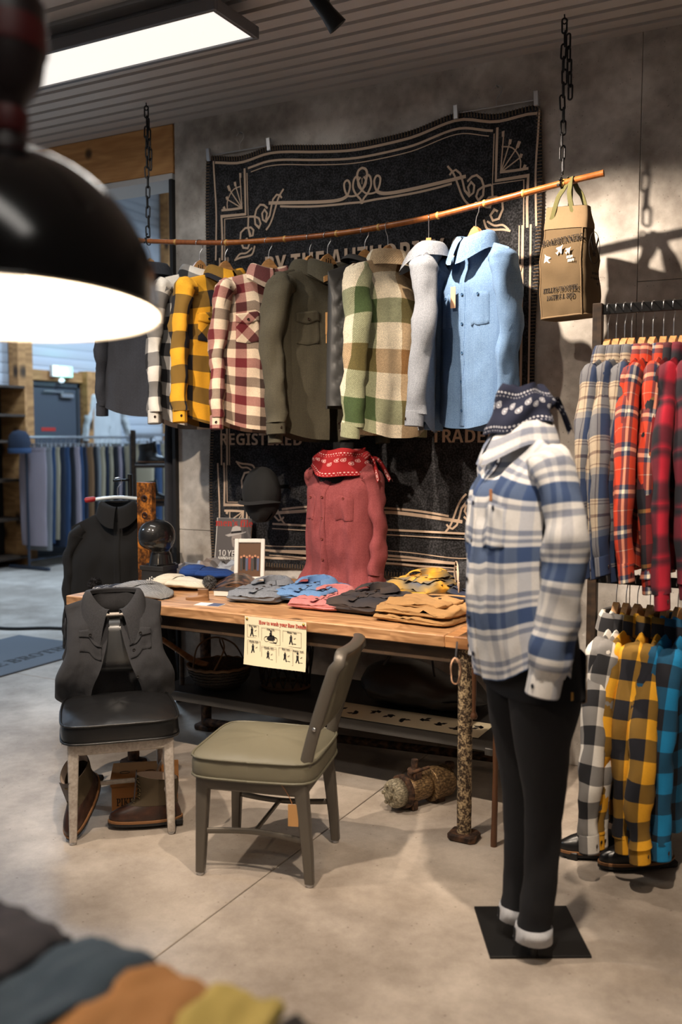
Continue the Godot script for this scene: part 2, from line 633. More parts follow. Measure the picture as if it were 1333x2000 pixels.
# ---------------------------------------------------------------- the room
func room() -> void:
	# floor: cast slabs with sawn joints between them
	var fl := structure("floor", boxm(Vector3(-3.0, -.09, -5.5), Vector3(12.4, .14, 17.4)), M.joint)
	var xs := [-9.1, -5.2, -1.72, 3.1]
	var zs := [-14.1, -9.2, -4.27, 3.1]
	for i in 3:
		for j in 3:
			obj("slab", boxm(Vector3((xs[i] + xs[i + 1]) * .5, -.015, (zs[j] + zs[j + 1]) * .5), Vector3(xs[i + 1] - xs[i] - .005, .03, zs[j + 1] - zs[j] - .005), .002), M.floor, fl)
	# concrete wall behind the table, with the form-board joints
	var wb := structure("wall_back", boxm(Vector3(-.11, 1.62, WZ - .114), Vector3(6.4, 3.24, .212), .004), M.wall)
	for q in [[-3.31, -.835, 0.0, .985], [-3.31, -.835, .985, 3.24], [-.835, 3.09, 0.0, 2.165], [-.835, 3.09, 2.165, 3.24]]:
		obj("cast_panel", boxm(Vector3((q[0] + q[1]) * .5, (q[2] + q[3]) * .5, WZ - .005), Vector3(q[1] - q[0] - .003, q[3] - q[2] - .003, .010), .0015), M.wall, wb)
	structure("trim_1", boxm(Vector3(-3.318, 1.45, WZ - .10), Vector3(.022, 2.9, .26), .002), M.dark_edge)
	# ribbed steel ceiling: ribs run along the wall
	var mb := MB.new()
	var pts := PackedVector3Array()
	var uvs := PackedVector2Array()
	var prof := []
	var z := WZ + .0
	while z < 3.0:
		prof.append_array([[z, 0.0], [z + .066, 0.0], [z + .0665, 0.0], [z + .073, .042], [z + .0735, .042], [z + .088, .042], [z + .0885, .042], [z + .0955, 0.0]])
		z += .096
	for p in prof:
		for x in [-9.0, 3.0]:
			pts.append(Vector3(x, CY + p[1], p[0]))
			uvs.append(Vector2(x, p[0]))
	mb.grid(pts, 2, prof.size(), uvs, false, true)
	mb.box(Vector3(-3, CY + .11, -.6), Vector3(12.2, .08, 7.5))
	structure("ceiling", mb, M.sheet)
	structure("wall_right", boxm(Vector3(3.06, 2.9, -5.5), Vector3(.12, 5.8, 17.4)), M.plaster)
	structure("wall_front", boxm(Vector3(-3.0, 1.6, 3.06), Vector3(12.2, 3.4, .12)), M.plaster)
	# opening to the back hall: timber lintel with a plaster edge under it
	var b := thing("lintel_beam", "light timber lintel beam over the opening beside the concrete wall", "beam")
	obj("beam", boxm(Vector3(-6.17, 3.07, WZ - .09), Vector3(5.7, .262, .18), .004), M.beam, b)
	obj("soffit_strip", boxm(Vector3(-6.17, 2.92, WZ - .10), Vector3(5.7, .034, .22), .003), M.plaster, b)

func back_room() -> void:
	# tall hall behind the opening
	structure("wall_rear", boxm(Vector3(-3.0, 2.8, -14.06), Vector3(12.2, 5.6, .12)), M.sheet_white)
	structure("wall_upper", boxm(Vector3(-3.0, 4.42, WZ - .11), Vector3(12.1, 2.4, .16)), M.plaster)
	structure("ceiling_hall", boxm(Vector3(-3.0, 5.66, -9.2), Vector3(12.2, .1, 10.0)), M.sheet_white)
	var mb := MB.new()
	var pts := PackedVector3Array()
	var uvs := PackedVector2Array()
	var n := 0
	var y := 0.0
	while y < 5.6:
		for q in [[0.0, 0.0], [.10, 0.0], [.103, -.012], [.117, -.012]]:
			for z in [-14.0, 3.0]:
				pts.append(Vector3(-9.0 + q[1], y + q[0], z))
				uvs.append(Vector2(z, y))
			n += 1
		y += .12
	mb.grid(pts, 2, n, uvs)
	mb.box(Vector3(-9.12, 2.8, -5.5), Vector3(.16, 5.6, 17.4))
	structure("wall_left", mb, M.sheet_white)
	for p in [[-8.39, .24, 5.6], [-9.53, .18, 2.36], [-11.3, .26, 5.6], [-6.2, .24, 5.6]]:
		var t := thing("timber_post", ["timber post left of the dark exit door", "short timber post right of the exit door", "tall timber post seen above the bamboo rod", "timber post hidden behind the lamp"][[-8.39, -9.53, -11.3, -6.2].find(p[0])], "post", Vector3(-8.90, 0, p[0]), 0.0, "timber posts of the back hall")
		obj("shaft", boxm(Vector3(0, p[2] * .5, 0), Vector3(.16, p[2], p[1]), .006, Basis()), M.beam_v, t)
	var hd := thing("door_header", "light timber header board over the exit door", "beam", Vector3(-8.95, 2.27, -9.1))
	obj("board", boxm(Vector3.ZERO, Vector3(.10, .13, 1.3), .005, Basis(Vector3.UP, 0.0)), M.beam_x, hd)
	var d := Node3D.new()
	d.name = "door_1"
	add_child(d)
	d.position = Vector3(-8.95, 0, -8.93)
	tag(d, "dark grey steel exit door in the back hall", "door", "", "structure")
	obj("panel", boxm(Vector3(.01, 1.06, 0), Vector3(.05, 2.12, .80), .004), M.door, d)
	mb = MB.new()
	for s in [-1.0, 1.0]: mb.box(Vector3(.015, 1.09, s * .425), Vector3(.08, 2.18, .05), .004)
	mb.box(Vector3(.015, 2.155, 0), Vector3(.08, .05, .9), .004)
	obj("frame", mb, M.door_frame, d)
	mb = MB.new()
	mb.box(Vector3(.06, 2.03, -.2), Vector3(.06, .06, .22), .01)
	mb.box(Vector3(.07, 2.075, .03), Vector3(.02, .018, .34), .004)
	obj("door_closer", mb, M.steel, d)
	obj("warning_label", boxm(Vector3(.037, 1.60, .10), Vector3(.004, .045, .24)), M.red_ink, d)
	mb = MB.new()
	mb.box(Vector3(.05, 1.03, .32), Vector3(.03, .16, .04), .006)
	mb.rod(Vector3(.09, 1.06, .32), Vector3(.09, 1.06, .20), .010, 8)
	obj("handle", mb, M.steel, d)
	var e := thing("exit_sign", "lit green and white emergency exit sign over the dark door", "exit sign", Vector3(-8.84, 2.33, -9.02))
	obj("housing", boxm(Vector3(-.02, 0, 0), Vector3(.05, .15, .36), .006), M.white, e)
	obj("green_panel", boxm(Vector3(.008, 0, -.05), Vector3(.006, .13, .24)), glow_mat(Color(.25, .80, .55), 1.1), e)
	obj("arrow_panel", boxm(Vector3(.008, 0, .125), Vector3(.006, .13, .09)), glow_mat(Color(.9, 1.0, .95), 1.2), e)
	mb = MB.new()                                  # running figure
	mb.lathe([Vector2(0, .012), Vector2(.010, .007), Vector2(.012, 0), Vector2(.010, -.007), Vector2(0, -.012)], 10, Vector3(.013, .042, -.06))
	for q in [[Vector3(.013, .03, -.055), Vector3(.013, -.01, -.035)], [Vector3(.013, .02, -.055), Vector3(.013, .0, -.09)], [Vector3(.013, .02, -.05), Vector3(.013, .005, -.015)], [Vector3(.013, -.01, -.035), Vector3(.013, -.05, -.06)], [Vector3(.013, -.01, -.035), Vector3(.013, -.04, .0)]]:
		mb.rod(q[0], q[1], .007, 6)
	obj("running_figure", mb, glow_mat(Color(.9, 1.0, .95), 1.2), e)
	var gl := OmniLight3D.new()
	gl.name = "exit_sign_glow"
	add_child(gl)
	gl.position = Vector3(-8.74, 2.33, -9.02)
	gl.light_color = Color(.5, 1.0, .78)
	gl.light_energy = .03
	gl.omni_range = 8.0
	gl.omni_attenuation = 2.0
	gl.shadow_enabled = true
	# emergency floodlight under the sign
	var em := thing("emergency_floodlight", "small round white emergency lamp under the exit sign", "lamp", Vector3(-8.84, 2.215, -9.0))
	mb = MB.new()
	mb.lathe([Vector2(0, -.03), Vector2(.03, -.02), Vector2(.038, .0), Vector2(.03, .02), Vector2(0, .03)], 14)
	obj("globe", mb, glow_mat(Color(.85, .95, 1.0), 1.3), em)
	# floor mat and cable out on the hall floor
	var fm := thing("floor_mat", "dark floor mat with lettering lying beside the opening", "mat", Vector3(-5.07, 0, -4.62), 0.0)
	obj("pad", boxm(Vector3(0, .006, 0), Vector3(.85, .012, .95), .003), M.mat_grey, fm)
	letters("PIKE BROTHERS", .10, M.ink, fm, Transform3D(Basis(Vector3.UP, PI * .5) * Basis(Vector3.RIGHT, -PI / 2), Vector3(.20, .0128, 0)), "lettering", "Droid Serif", 700)
	mb = MB.new()
	mb.tube(catmull([Vector3(-7.0, .012, -4.9), Vector3(-6.2, .012, -5.15), Vector3(-5.75, .012, -5.22), Vector3(-5.45, .012, -5.40), Vector3(-5.0, .012, -5.46), Vector3(-4.3, .012, -5.5), Vector3(-3.6, .012, -5.6)], 40), [.013], [], 8)
	tag(obj("power_cable", mb, M.ink), "black cable lying across the pale hall floor", "cable")

func dots_tex(bg: Color, fg: Color, sd: int) -> ImageTexture:
	# bandana print: rows of dots, small rings and paisley drops
	var n := 512
	var im := Image.create(n, n, false, Image.FORMAT_RGB8)
	im.fill(bg)
	var g := RandomNumberGenerator.new()
	g.seed = sd
	var disc := func(c: Vector2, r: float, col: Color) -> void:
		for y in range(int(c.y - r), int(c.y + r) + 1):
			for x in range(int(c.x - r), int(c.x + r) + 1):
				if Vector2(x - c.x, y - c.y).length() <= r: im.set_pixel(posmod(x, n), posmod(y, n), col)
	for row in [60, 300]:
		for k in 21: disc.call(Vector2(12 + k * 24.4, row + 0.0), 7.0, fg)
		for k in 21: disc.call(Vector2(k * 24.4, row + 26.0), 4.0, fg)
	for k in 9:
		var c := Vector2(30 + k * 57.0, 150 + 40 * (k % 2))
		disc.call(c, 21.0, fg)
		disc.call(c, 16.0, bg)
		disc.call(c, 9.0, fg)
		disc.call(c + Vector2(14, -20), 8.0, fg)
		disc.call(c + Vector2(14, -20), 4.0, bg)
	for k in 150:
		var c := Vector2(g.randf() * n, 370 + g.randf() * 120)
		disc.call(c, 8.0, fg)
		disc.call(c + Vector2(1, 0), 5.5, bg)
		disc.call(c, 2.5, fg)
	return ImageTexture.create_from_image(im)

func cloth_materials() -> void:
	var wool := func(c: Color, c2: Color, sd: int, am := .8) -> StandardMaterial3D: return mat(Color.WHITE, .95, 0.0, slub(c, c2, 256, am * .85, sd), 6.0)
	M.blanket = mat(Color.WHITE, 1.0, 0.0, mottled(512, rgb(12, 12, 14), rgb(60, 60, 64), [[101, .02, 3, .8], [102, .12, 3, 1.9]], .14), 1.3)
	tri(M.blanket, 1.3)
	M.cream_wool = mat(rgb(196, 172, 150), 1.0)
	M.stitch = mat(rgb(128, 104, 78), .9)
	M.bamboo = []
	for k in 3: M.bamboo.append(mat([rgb(176, 108, 52), rgb(158, 92, 44), rgb(184, 124, 62)][k], .35, 0.0, wood_tex(rgb(205, 190, 175), rgb(255, 250, 245), 120 + k, 128, 64, 0), 6.0))
	M.bamboo_ring = mat(rgb(206, 160, 88), .4)
	M.black_denim = wool.call(rgb(34, 36, 42), rgb(74, 77, 86), 1)
	M.blue_denim = wool.call(rgb(62, 92, 132), rgb(134, 164, 198), 2, 1.0)
	M.blue_button = mat(rgb(52, 84, 120), .35)
	M.grey_chambray = wool.call(rgb(78, 82, 90), rgb(150, 155, 163), 3, 1.0)
	M.mid_chambray = wool.call(rgb(62, 100, 150), rgb(124, 158, 198), 4)
	M.pink_chambray = wool.call(rgb(158, 82, 84), rgb(214, 146, 142), 5)
	M.red_chambray = wool.call(rgb(104, 40, 44), rgb(168, 90, 90), 6, 1.0)
	M.red_button = mat(rgb(112, 44, 34), .35)
	M.olive_wool = wool.call(rgb(44, 41, 32), rgb(90, 84, 66), 7)
	M.charcoal_wool = wool.call(rgb(28, 28, 30), rgb(56, 56, 60), 8)
	M.black_wool = wool.call(rgb(6, 6, 7), rgb(13, 13, 15), 9)
	M.vest_nylon = mat(rgb(58, 58, 58), .42)
	M.tan_chino = wool.call(rgb(140, 104, 62), rgb(178, 138, 90), 10, .5)
	M.raw_denim = wool.call(rgb(7, 8, 12), rgb(16, 17, 25), 11, .7)
	M.selvedge = wool.call(rgb(150, 154, 162), rgb(206, 206, 208), 12)
	M.gold_thread = mat(rgb(176, 132, 56), .7)
	M.navy_button = mat(rgb(26, 30, 44), .35)
	M.pale_grey = mat(rgb(188, 188, 186), .9)
	M.canvas = wool.call(rgb(84, 68, 46), rgb(114, 94, 66), 13, .5)
	M.canvas_light = wool.call(rgb(112, 92, 66), rgb(146, 122, 92), 14, .5)
	M.webbing = wool.call(rgb(74, 72, 40), rgb(112, 108, 66), 15, .6)
	M.stencil = mat(rgb(38, 30, 24), .9)
	var W := rgb(218, 213, 204)
	var K := rgb(28, 28, 32)
	M.bw_check = mat(Color.WHITE, .92, 0.0, plaid([[W, 1], [K, 1]], [[W, 1], [K, 1]]), 1.0 / .145)
	M.bw_small = M.bw_check.duplicate()
	M.bw_small.uv1_scale = Vector3.ONE / .120
	var Y := rgb(226, 164, 36)
	var N := rgb(20, 21, 30)
	M.yellow_check = mat(Color.WHITE, .92, 0.0, plaid([[Y, 1], [N, 1]], [[Y, 1], [N, 1]]), 1.0 / .168)
	M.yellow_small = M.yellow_check.duplicate()
	M.yellow_small.uv1_scale = Vector3.ONE / .128
	var B := rgb(16, 124, 176)
	M.blue_check = mat(Color.WHITE, .92, 0.0, plaid([[B, 1], [N, 1]], [[B, 1], [N, 1]]), 1.0 / .136)
	var C := rgb(226, 204, 178)
	var R := rgb(104, 30, 36)
	var D := rgb(58, 44, 38)
	M.burgundy_check = mat(Color.WHITE, .95, 0.0, plaid([[C, 1], [R, 1], [C, 1], [D, 1]], [[C, 1], [R, 1], [C, 1], [D, 1]], 256, .16), 1.0 / .190)
	var G := rgb(66, 84, 48)
	var T := rgb(124, 88, 48)
	var E2 := rgb(222, 210, 186)
	M.green_plaid = mat(Color.WHITE, .95, 0.0, plaid([[E2, 1.1], [G, 1], [E2, 1.1], [T, 1]], [[E2, 1.1], [G, 1], [E2, 1.1], [T, 1]], 256, .14), 1.0 / .46)
	var O := rgb(186, 54, 26)
	var n2 := rgb(36, 42, 70)
	M.orange_plaid = mat(Color.WHITE, .92, 0.0, plaid([[O, 3], [n2, 1.2], [E2, 1], [n2, 1.2], [O, 3], [E2, .12], [O, .8]], [[O, 3], [n2, 1.2], [E2, 1], [n2, 1.2], [O, 3], [E2, .12], [O, .8]]), 1.0 / .13)
	var n3 := rgb(26, 42, 72)
	var c3 := rgb(156, 142, 122)
	var b3 := rgb(74, 52, 46)
	M.navy_plaid = mat(Color.WHITE, .92, 0.0, plaid([[n3, 2], [c3, .3], [b3, .12], [c3, 1.1], [b3, .25], [c3, 1.1], [rgb(96, 98, 104), .8]], [[n3, 2.2], [c3, .16], [b3, .08], [c3, .2], [b3, .1], [c3, .9], [b3, .3], [c3, .9], [b3, .1], [c3, .25], [rgb(96, 98, 104), .6]]), 1.0 / .20)
	var r4 := rgb(120, 22, 28)
	var k4 := rgb(20, 20, 30)
	M.dark_plaid = mat(Color.WHITE, .92, 0.0, plaid([[r4, 2], [k4, 2], [rgb(190, 140, 60), .35], [k4, 1.2]], [[r4, 2], [k4, 2], [rgb(190, 140, 60), .4], [k4, 1.2]]), 1.0 / .18)
	var r5 := rgb(168, 22, 46)
	M.red_plaid = mat(Color.WHITE, .92, 0.0, plaid([[r5, 2], [k4, 1.6], [r5, .3], [k4, .6]], [[r5, 2], [k4, 1.6], [r5, .3], [k4, .6]], 256, .1, .25), 1.0 / .17)
	var w6 := rgb(206, 204, 202)
	var b6 := rgb(16, 42, 88)
	var g6 := rgb(118, 124, 140)
	M.blue_plaid = mat(Color.WHITE, .92, 0.0, plaid([[w6, 2.2], [g6, .8], [w6, .5], [g6, .5], [w6, 1.4], [rgb(128, 142, 172), 1.4]], [[w6, 1.9], [g6, .5], [w6, .35], [g6, .35], [w6, .4], [b6, 1.5], [w6, .5], [g6, .5]], 256, .07, .05, .20), 1.0 / .20)
	M.shadow_plaid = mat(Color.WHITE, .9, 0.0, plaid([[rgb(58, 48, 44), 1.5], [rgb(30, 32, 42), 1.5]], [[rgb(72, 58, 50), 1.2], [rgb(34, 36, 46), 1.2]], 256, .08, .7), 1.0 / .16)
	M.yellow_blur = mat(Color.WHITE, .92, 0.0, plaid([[rgb(226, 164, 44), 1], [rgb(78, 82, 94), 1.2]], [[rgb(226, 164, 44), 1], [rgb(84, 88, 100), 1.2]], 256, .08, .4), 1.0 / .15)
	M.navy_blur = mat(Color.WHITE, .92, 0.0, plaid([[rgb(24, 30, 50), 2], [rgb(150, 118, 40), .4]], [[rgb(24, 30, 50), 2], [rgb(60, 70, 84), .8], [rgb(150, 118, 40), .4]], 256, .08, .2), 1.0 / .16)
	M.red_bandana = mat(Color.WHITE, .9, 0.0, dots_tex(rgb(150, 20, 26), rgb(220, 180, 176), 3), 4.2)
	M.navy_bandana = mat(Color.WHITE, .9, 0.0, dots_tex(rgb(20, 26, 50), rgb(206, 206, 212), 4), 4.2)
	M.nordic = mat(Color.WHITE, .95, 0.0, plaid([[rgb(22, 24, 34), 1], [rgb(200, 196, 190), .5], [rgb(22, 24, 34), .4]], [[rgb(22, 24, 34), 2], [rgb(210, 206, 200), .6]]), 16.0)
	M.black_yarn = mat(rgb(20, 20, 24), 1.0)
	M.grey_yarn = mat(rgb(86, 86, 88), 1.0)
	M.grey_knit = mat(Color.WHITE, .95, 0.0, plaid([[rgb(66, 66, 68), 1], [rgb(146, 146, 146), 2.2]], [[rgb(120, 120, 120), 1], [rgb(104, 104, 104), .5]], 64, .2, .3, -.2), 1.0 / .0085)
	M.cream_knit = mat(Color.WHITE, .95, 0.0, plaid([[rgb(160, 150, 130), 1], [rgb(226, 218, 200), 2.2]], [[rgb(214, 206, 188), 1], [rgb(196, 188, 170), .5]], 64, .1, .3, -.2), 1.0 / .0085)
	M.blue_knit = mat(Color.WHITE, .95, 0.0, plaid([[rgb(8, 26, 68), 1], [rgb(26, 70, 142), 2.2]], [[rgb(20, 60, 126), 1], [rgb(16, 48, 108), .5]], 64, .1, .3, -.2), 1.0 / .0085)
	M.scarf = mat(Color.WHITE, .95, 0.0, plaid([[rgb(150, 158, 172), 2], [rgb(74, 66, 62), .8], [rgb(120, 96, 78), 1]], [[rgb(160, 164, 172), 2], [rgb(110, 108, 112), 1]]), 9.0)
	M.black_felt = mat(rgb(11, 12, 13), .9)
	M.black_card = mat(rgb(26, 25, 25), .6)
	M.gloss_black = mat(rgb(10, 10, 11), .06)
	M.gloss_black.clearcoat_enabled = true
	M.gloss_black.clearcoat = .6
	M.cover_grey = mat(rgb(92, 88, 88), .35)
	M.cover_dark = mat(rgb(38, 36, 36), .3)
	M.print_dark = mat(rgb(54, 50, 50), .5)
	M.print_skin = mat(rgb(150, 140, 134), .5)
	M.print_hat = mat(rgb(178, 172, 168), .5)
	M.print_face = mat(rgb(190, 130, 96), .6)
	M.print_red = mat(rgb(132, 44, 34), .6)
	M.print_blue = mat(rgb(74, 82, 110), .6)
	M.photo_brown = mat(rgb(98, 70, 50), .3)
	M.print_collage = mat(Color.WHITE, .3, 0.0, mottled(128, rgb(16, 14, 14), rgb(120, 84, 58), [[131, .03, 3, 2.2]], .05), 4.0)
	M.oak_dark = mat(rgb(150, 112, 76), .55, 0.0, wood_tex(rgb(190, 180, 170), rgb(250, 245, 235), 46, 128, 64, 0), 8.0)
	M.wood_cleat = mat(Color.WHITE, .5, 0.0, wood_tex(rgb(140, 94, 56), rgb(196, 142, 92), 57, 256, 128, 2), 2.0)
	M.black_wood = mat(rgb(34, 32, 31), .6)
	M.old_steel = mat(rgb(84, 82, 80), .5, .6)
	M.brass = mat(rgb(190, 150, 70), .35, .9)
	M.brass_old = mat(Color.WHITE, .5, .55, mottled(128, rgb(66, 50, 34), rgb(150, 122, 84), [[141, .10, 4, 1.5]], .06), 4.0)
	M.pale_metal = mat(Color.WHITE, .7, .2, mottled(128, rgb(104, 96, 78), rgb(178, 168, 144), [[143, .12, 4, 1.5]], .06), 4.0)
	M.wicker = mat(Color.WHITE, .7, 0.0, mottled(128, rgb(24, 19, 15), rgb(64, 50, 38), [[145, .09, 3, 1.6]], .06), 6.0)
	M.wicker_light = mat(rgb(98, 72, 46), .6)
	M.dark_leather = mat(rgb(30, 27, 26), .5)
	M.club_wood = mat(rgb(86, 54, 32), .4)
	M.olive_paint = mat(rgb(92, 86, 78), .42, .35)
	M.olive_vinyl = mat(rgb(106, 101, 84), .40)
	M.olive_piping = mat(rgb(96, 92, 76), .45)
	M.white_paint = mat(Color.WHITE, .45, 0.0, mottled(256, rgb(138, 124, 112), rgb(214, 208, 200), [[151, .015, 4, .5], [152, .09, 3, .5]], .03, .012), 3.0)
	tri(M.white_paint, 3.0)
	M.black_vinyl = mat(rgb(24, 24, 25), .30)
	M.olive_canvas = mat(rgb(58, 46, 26), .8)
	M.lining = mat(rgb(196, 176, 160), .85)
	M.lace = mat(rgb(96, 80, 52), .9)
	M.welt = mat(rgb(124, 84, 48), .7)
	M.box_tan = mat(rgb(164, 110, 58), .8)
	M.black_metal_satin = mat(rgb(14, 14, 15), .55, .2)
	M.black_leather = mat(rgb(22, 21, 22), .32)
	M.clear_plastic = mat(rgb(190, 200, 206), .2)
	M.red_rubber = mat(rgb(150, 22, 26), .5)
	M.red_dark = mat(rgb(84, 14, 16), .5)
	M.steel_dark = mat(rgb(62, 68, 80), .4, .6)
	M.pale_board = mat(rgb(170, 166, 164), .8)
	M.t_mauve = mat(rgb(144, 132, 138), .95)
	M.t_grey = mat(rgb(118, 118, 118), .95)
	M.t_blue = mat(rgb(44, 64, 94), .95)
	M.t_khaki = mat(rgb(154, 142, 118), .95)
	M.t_navy = mat(rgb(26, 34, 50), .95)
	M.t_black = mat(rgb(24, 24, 28), .95)
	M.t_brown = mat(rgb(118, 86, 56), .95)
	M.t_yellow = mat(rgb(216, 166, 66), .95)
	M.t_light = mat(rgb(160, 170, 186), .95)
	M.enamel_black = mat(rgb(18, 18, 19), .16)
	M.enamel_white = mat(rgb(236, 234, 228), .4)
	M.cap_dark = mat(rgb(34, 20, 20), .45)
	M.f_navy = mat(rgb(24, 26, 38), .95)
	M.f_teal = mat(rgb(28, 46, 64), .95)
	M.f_tan = mat(rgb(122, 88, 54), .95)
	M.f_olive = mat(rgb(140, 128, 74), .95)
	M.f_black = mat(rgb(24, 24, 28), .95)

# ---------------------------------------------------------------- garments
# Local frame: y = 0 at the base of the neck, front towards +z, wearer's width along x.
func shirt_opts(o: Dictionary) -> Dictionary:
	var d := {"W": .225, "L": .74, "D": .055, "drop": .062, "neck": .078, "nf": .038, "hem": .05, "flare": .07, "fold": .012, "fk": 7.0, "seed": 1.0, "open": 0.0,
		"sleeve": .60, "arm": [], "arm_l": [], "arm_r": [], "srad": .93, "thick": .54, "collar": 1.0, "collar_w": .062, "warp": null, "buttons": 6, "placket": true, "pockets": 0, "flap": false,
		"detail": 1.0, "sleeves": true, "bias": false, "tile": 1.0, "bump": 0.0, "fallz": 0.0, "st": .018, "armin": .026, "ek": .8, "front_up": 0.0}
	for k in o: d[k] = o[k]
	return d

func body_pt(o: Dictionary, s: float, u: float, v: float, off := 0.0) -> Vector3:
	var W: float = o.W
	var au := absf(u)
	var w: float = W * (1.0 - .05 * ss(.0, .2, v) + o.flare * v)
	var yt: float = -o.drop * pow(au, 1.25)
	var nk: float = o.neck / W
	var k := 0.0
	if au < nk:
		k = 1.0 - (au / nk) * (au / nk)
		yt = -o.drop * pow(nk, 1.25) * (1.0 - k) * 1.0 - (o.nf if s > 0.0 else .008) * sqrt(k) 
	var yb: float = -o.L + o.hem * pow(au, 2.6) + (.012 + o.front_up if s > 0.0 else 0.0)
	var y := lerpf(yt, yb, v)
	var e := sqrt(maxf(0.0, 1.0 - u * u))
	var d: float = lerpf(maxf(o.D * .2, o.st), o.D, ss(0.0, .24, v))
	if k <= 0.0 and v < .035: d *= sqrt(v / .035)
	var z: float = d * pow(e, o.ek) + k * .045 * (1.0 - ss(0.0, .12, v))
	var sd: float = o.seed
	var f: float = o.fold * (.25 + .75 * v) * sin(u * o.fk + sd * 2.1 + s + 1.7 * nz.get_noise_2d(u * 1.4 + sd * 3.0, v * 1.8 + s * 5.0))
	f += o.fold * .8 * nz.get_noise_3d(u * 3.0 + sd, v * 4.0, s * 7.0 + sd)
	f += .0035 * nz.get_noise_3d(u * 9.0 + sd, v * 13.0, s * 3.0)
	f += o.fold * .9 * (.35 - absf(nz.get_noise_3d(u * 1.9 + v * 1.6 + sd, v * 1.3 - u * .8, s * 4.0 + sd * 2.0))) * (.4 + .6 * v)
	if o.bump > 0.0:
		var q := absf(sin((u * W * 22.0 + v * o.L * 22.0) * PI * .5)) * absf(sin((u * W * 22.0 - v * o.L * 22.0) * PI * .5))
		f += o.bump * sqrt(q)
	z += f * e * ss(0.0, .1, v) + off
	var p := Vector3(u * w, y, s * z + o.fallz * v * v)
	if o.warp != null: p = o.warp.call(p, u, v, s)
	return p

func _cloth_grid(mb: MB, o: Dictionary, s: float, nu: int, nv: int, u0f: Callable, u1f: Callable, v0 := 0.0, v1 := 1.0, off := 0.0, bias := false) -> void:
	var pts := PackedVector3Array()
	var uvs := PackedVector2Array()
	for j in nv:
		var v := lerpf(v0, v1, pow(float(j) / (nv - 1), 1.5))
		var a: float = asin(clampf(u0f.call(v), -1, 1))
		var b: float = asin(clampf(u1f.call(v), -1, 1))
		for i in nu:
			var t := lerpf(a, b, float(i) / (nu - 1))
			var u := sin(t)
			pts.append(body_pt(o, s, u, v, off))
			var q := Vector2(t / (PI / 2) * o.W * 1.08, v * o.L)
			if bias: q = q.rotated(PI / 4)
			uvs.append(q + Vector2(0.0, 0.0 if s > 0.0 else .4))
	mb.grid(pts, nu, nv, uvs, false, s < 0.0)

func patch(o: Dictionary, s: float, u0: float, u1: float, v0: float, v1: float, off: float, nu := 10, nv := 10, bias := false, pointed := 0.0) -> MB:
	var mb := MB.new()
	var pts := PackedVector3Array()
	var uvs := PackedVector2Array()
	var um := (u0 + u1) * .5
	for j in nv + 2:                                # an outer ring folded down to the cloth gives the patch its edge
		for i in nu + 2:
			var fi := clampf(float(i - 1) / (nu - 1), 0.0, 1.0)
			var fj := clampf(float(j - 1) / (nv - 1), 0.0, 1.0)
			var edge := i == 0 or j == 0 or i == nu + 1 or j == nv + 1
			var u := lerpf(u0, u1, fi)
			var v := lerpf(v0, v1, fj)
			if pointed != 0.0: v += pointed * fj * (1.0 - absf(u - um) / ((u1 - u0) * .5))
			pts.append(body_pt(o, s, u, v, -.001 if edge else off))
			var q := Vector2(u * o.W * 1.08, v * o.L)
			if bias: q = q.rotated(PI / 4)
			uvs.append(q)
	mb.grid(pts, nu + 2, nv + 2, uvs, false, s < 0.0)
	return mb

func shirt(called: String, label: String, category: String, at: Vector3, turn: float, m: Material, opts: Dictionary, group := "") -> Node3D:
	var o := shirt_opts(opts)
	var t := thing(called, label, category, at, turn, group)
	var mc: Material = o.get("collar_mat", m)
	var q: float = o.detail
	var nu := int(30 * q)
	var nv := int(36 * q)
	var mb := MB.new()
	var sd: float = o.seed
	if o.open > 0.0:
		var g := func(v: float) -> float: return o.open * (.35 + .65 * v) + .12 * o.open * sin(v * 5.0 + sd)
		_cloth_grid(mb, o, 1.0, nu / 2, nv, g, func(_v): return 1.0)
		_cloth_grid(mb, o, 1.0, nu / 2, nv, func(_v): return -1.0, func(v): return -(g.call(v) as float))
	else:
		_cloth_grid(mb, o, 1.0, nu, nv, func(_v): return -1.0, func(_v): return 1.0)
	_cloth_grid(mb, o, -1.0, nu, nv, func(_v): return -1.0, func(_v): return 1.0)
	obj("body", mb, m, t)
	if o.sleeves:
		for s in [-1.0, 1.0]: _sleeve(t, o, s, m, mc)
	if o.collar > 0.0: obj("collar", _collar(o), mc, t)
	if o.placket and o.open == 0.0:
		obj("placket", patch(o, 1.0, -.065, .065, .045, .985, .004, 4, 26), mc, t)
	if o.buttons > 0:
		var bm: Material = o.get("button_mat", M.horn)
		var bmesh: Mesh = _button().mesh()
		for k in o.buttons:
			var v = .10 + .80 * k / maxf(1.0, o.buttons - 1.0)
			var p := body_pt(o, 1.0, o.open * .9 if o.open > 0.0 else 0.0, v, .0055)
			var b := inst("button", bmesh, bm, t)
			b.transform = Transform3D(Basis(Vector3.RIGHT, PI / 2), p)
	for k in o.pockets:
		var sg := 1.0 if k == 0 else -1.0
		var u0 := .30 * sg
		var u1 := .74 * sg
		var pk := obj("pocket", patch(o, 1.0, minf(u0, u1), maxf(u0, u1), .27, .44, .004, 10, 10, o.bias, .012), o.get("pocket_mat", m), t)
		if o.flap:
			obj("flap", patch(o, 1.0, minf(u0, u1) - .01, maxf(u0, u1) + .01, .255, .31, .008, 10, 6, o.bias, .02), o.get("pocket_mat", m), pk)
		var b := inst("button", _button().mesh(), o.get("button_mat", M.horn), pk)
		b.transform = Transform3D(Basis(Vector3.RIGHT, PI / 2), body_pt(o, 1.0, .52 * sg, .30 if o.flap else .285, .012 if o.flap else .006))
	return t

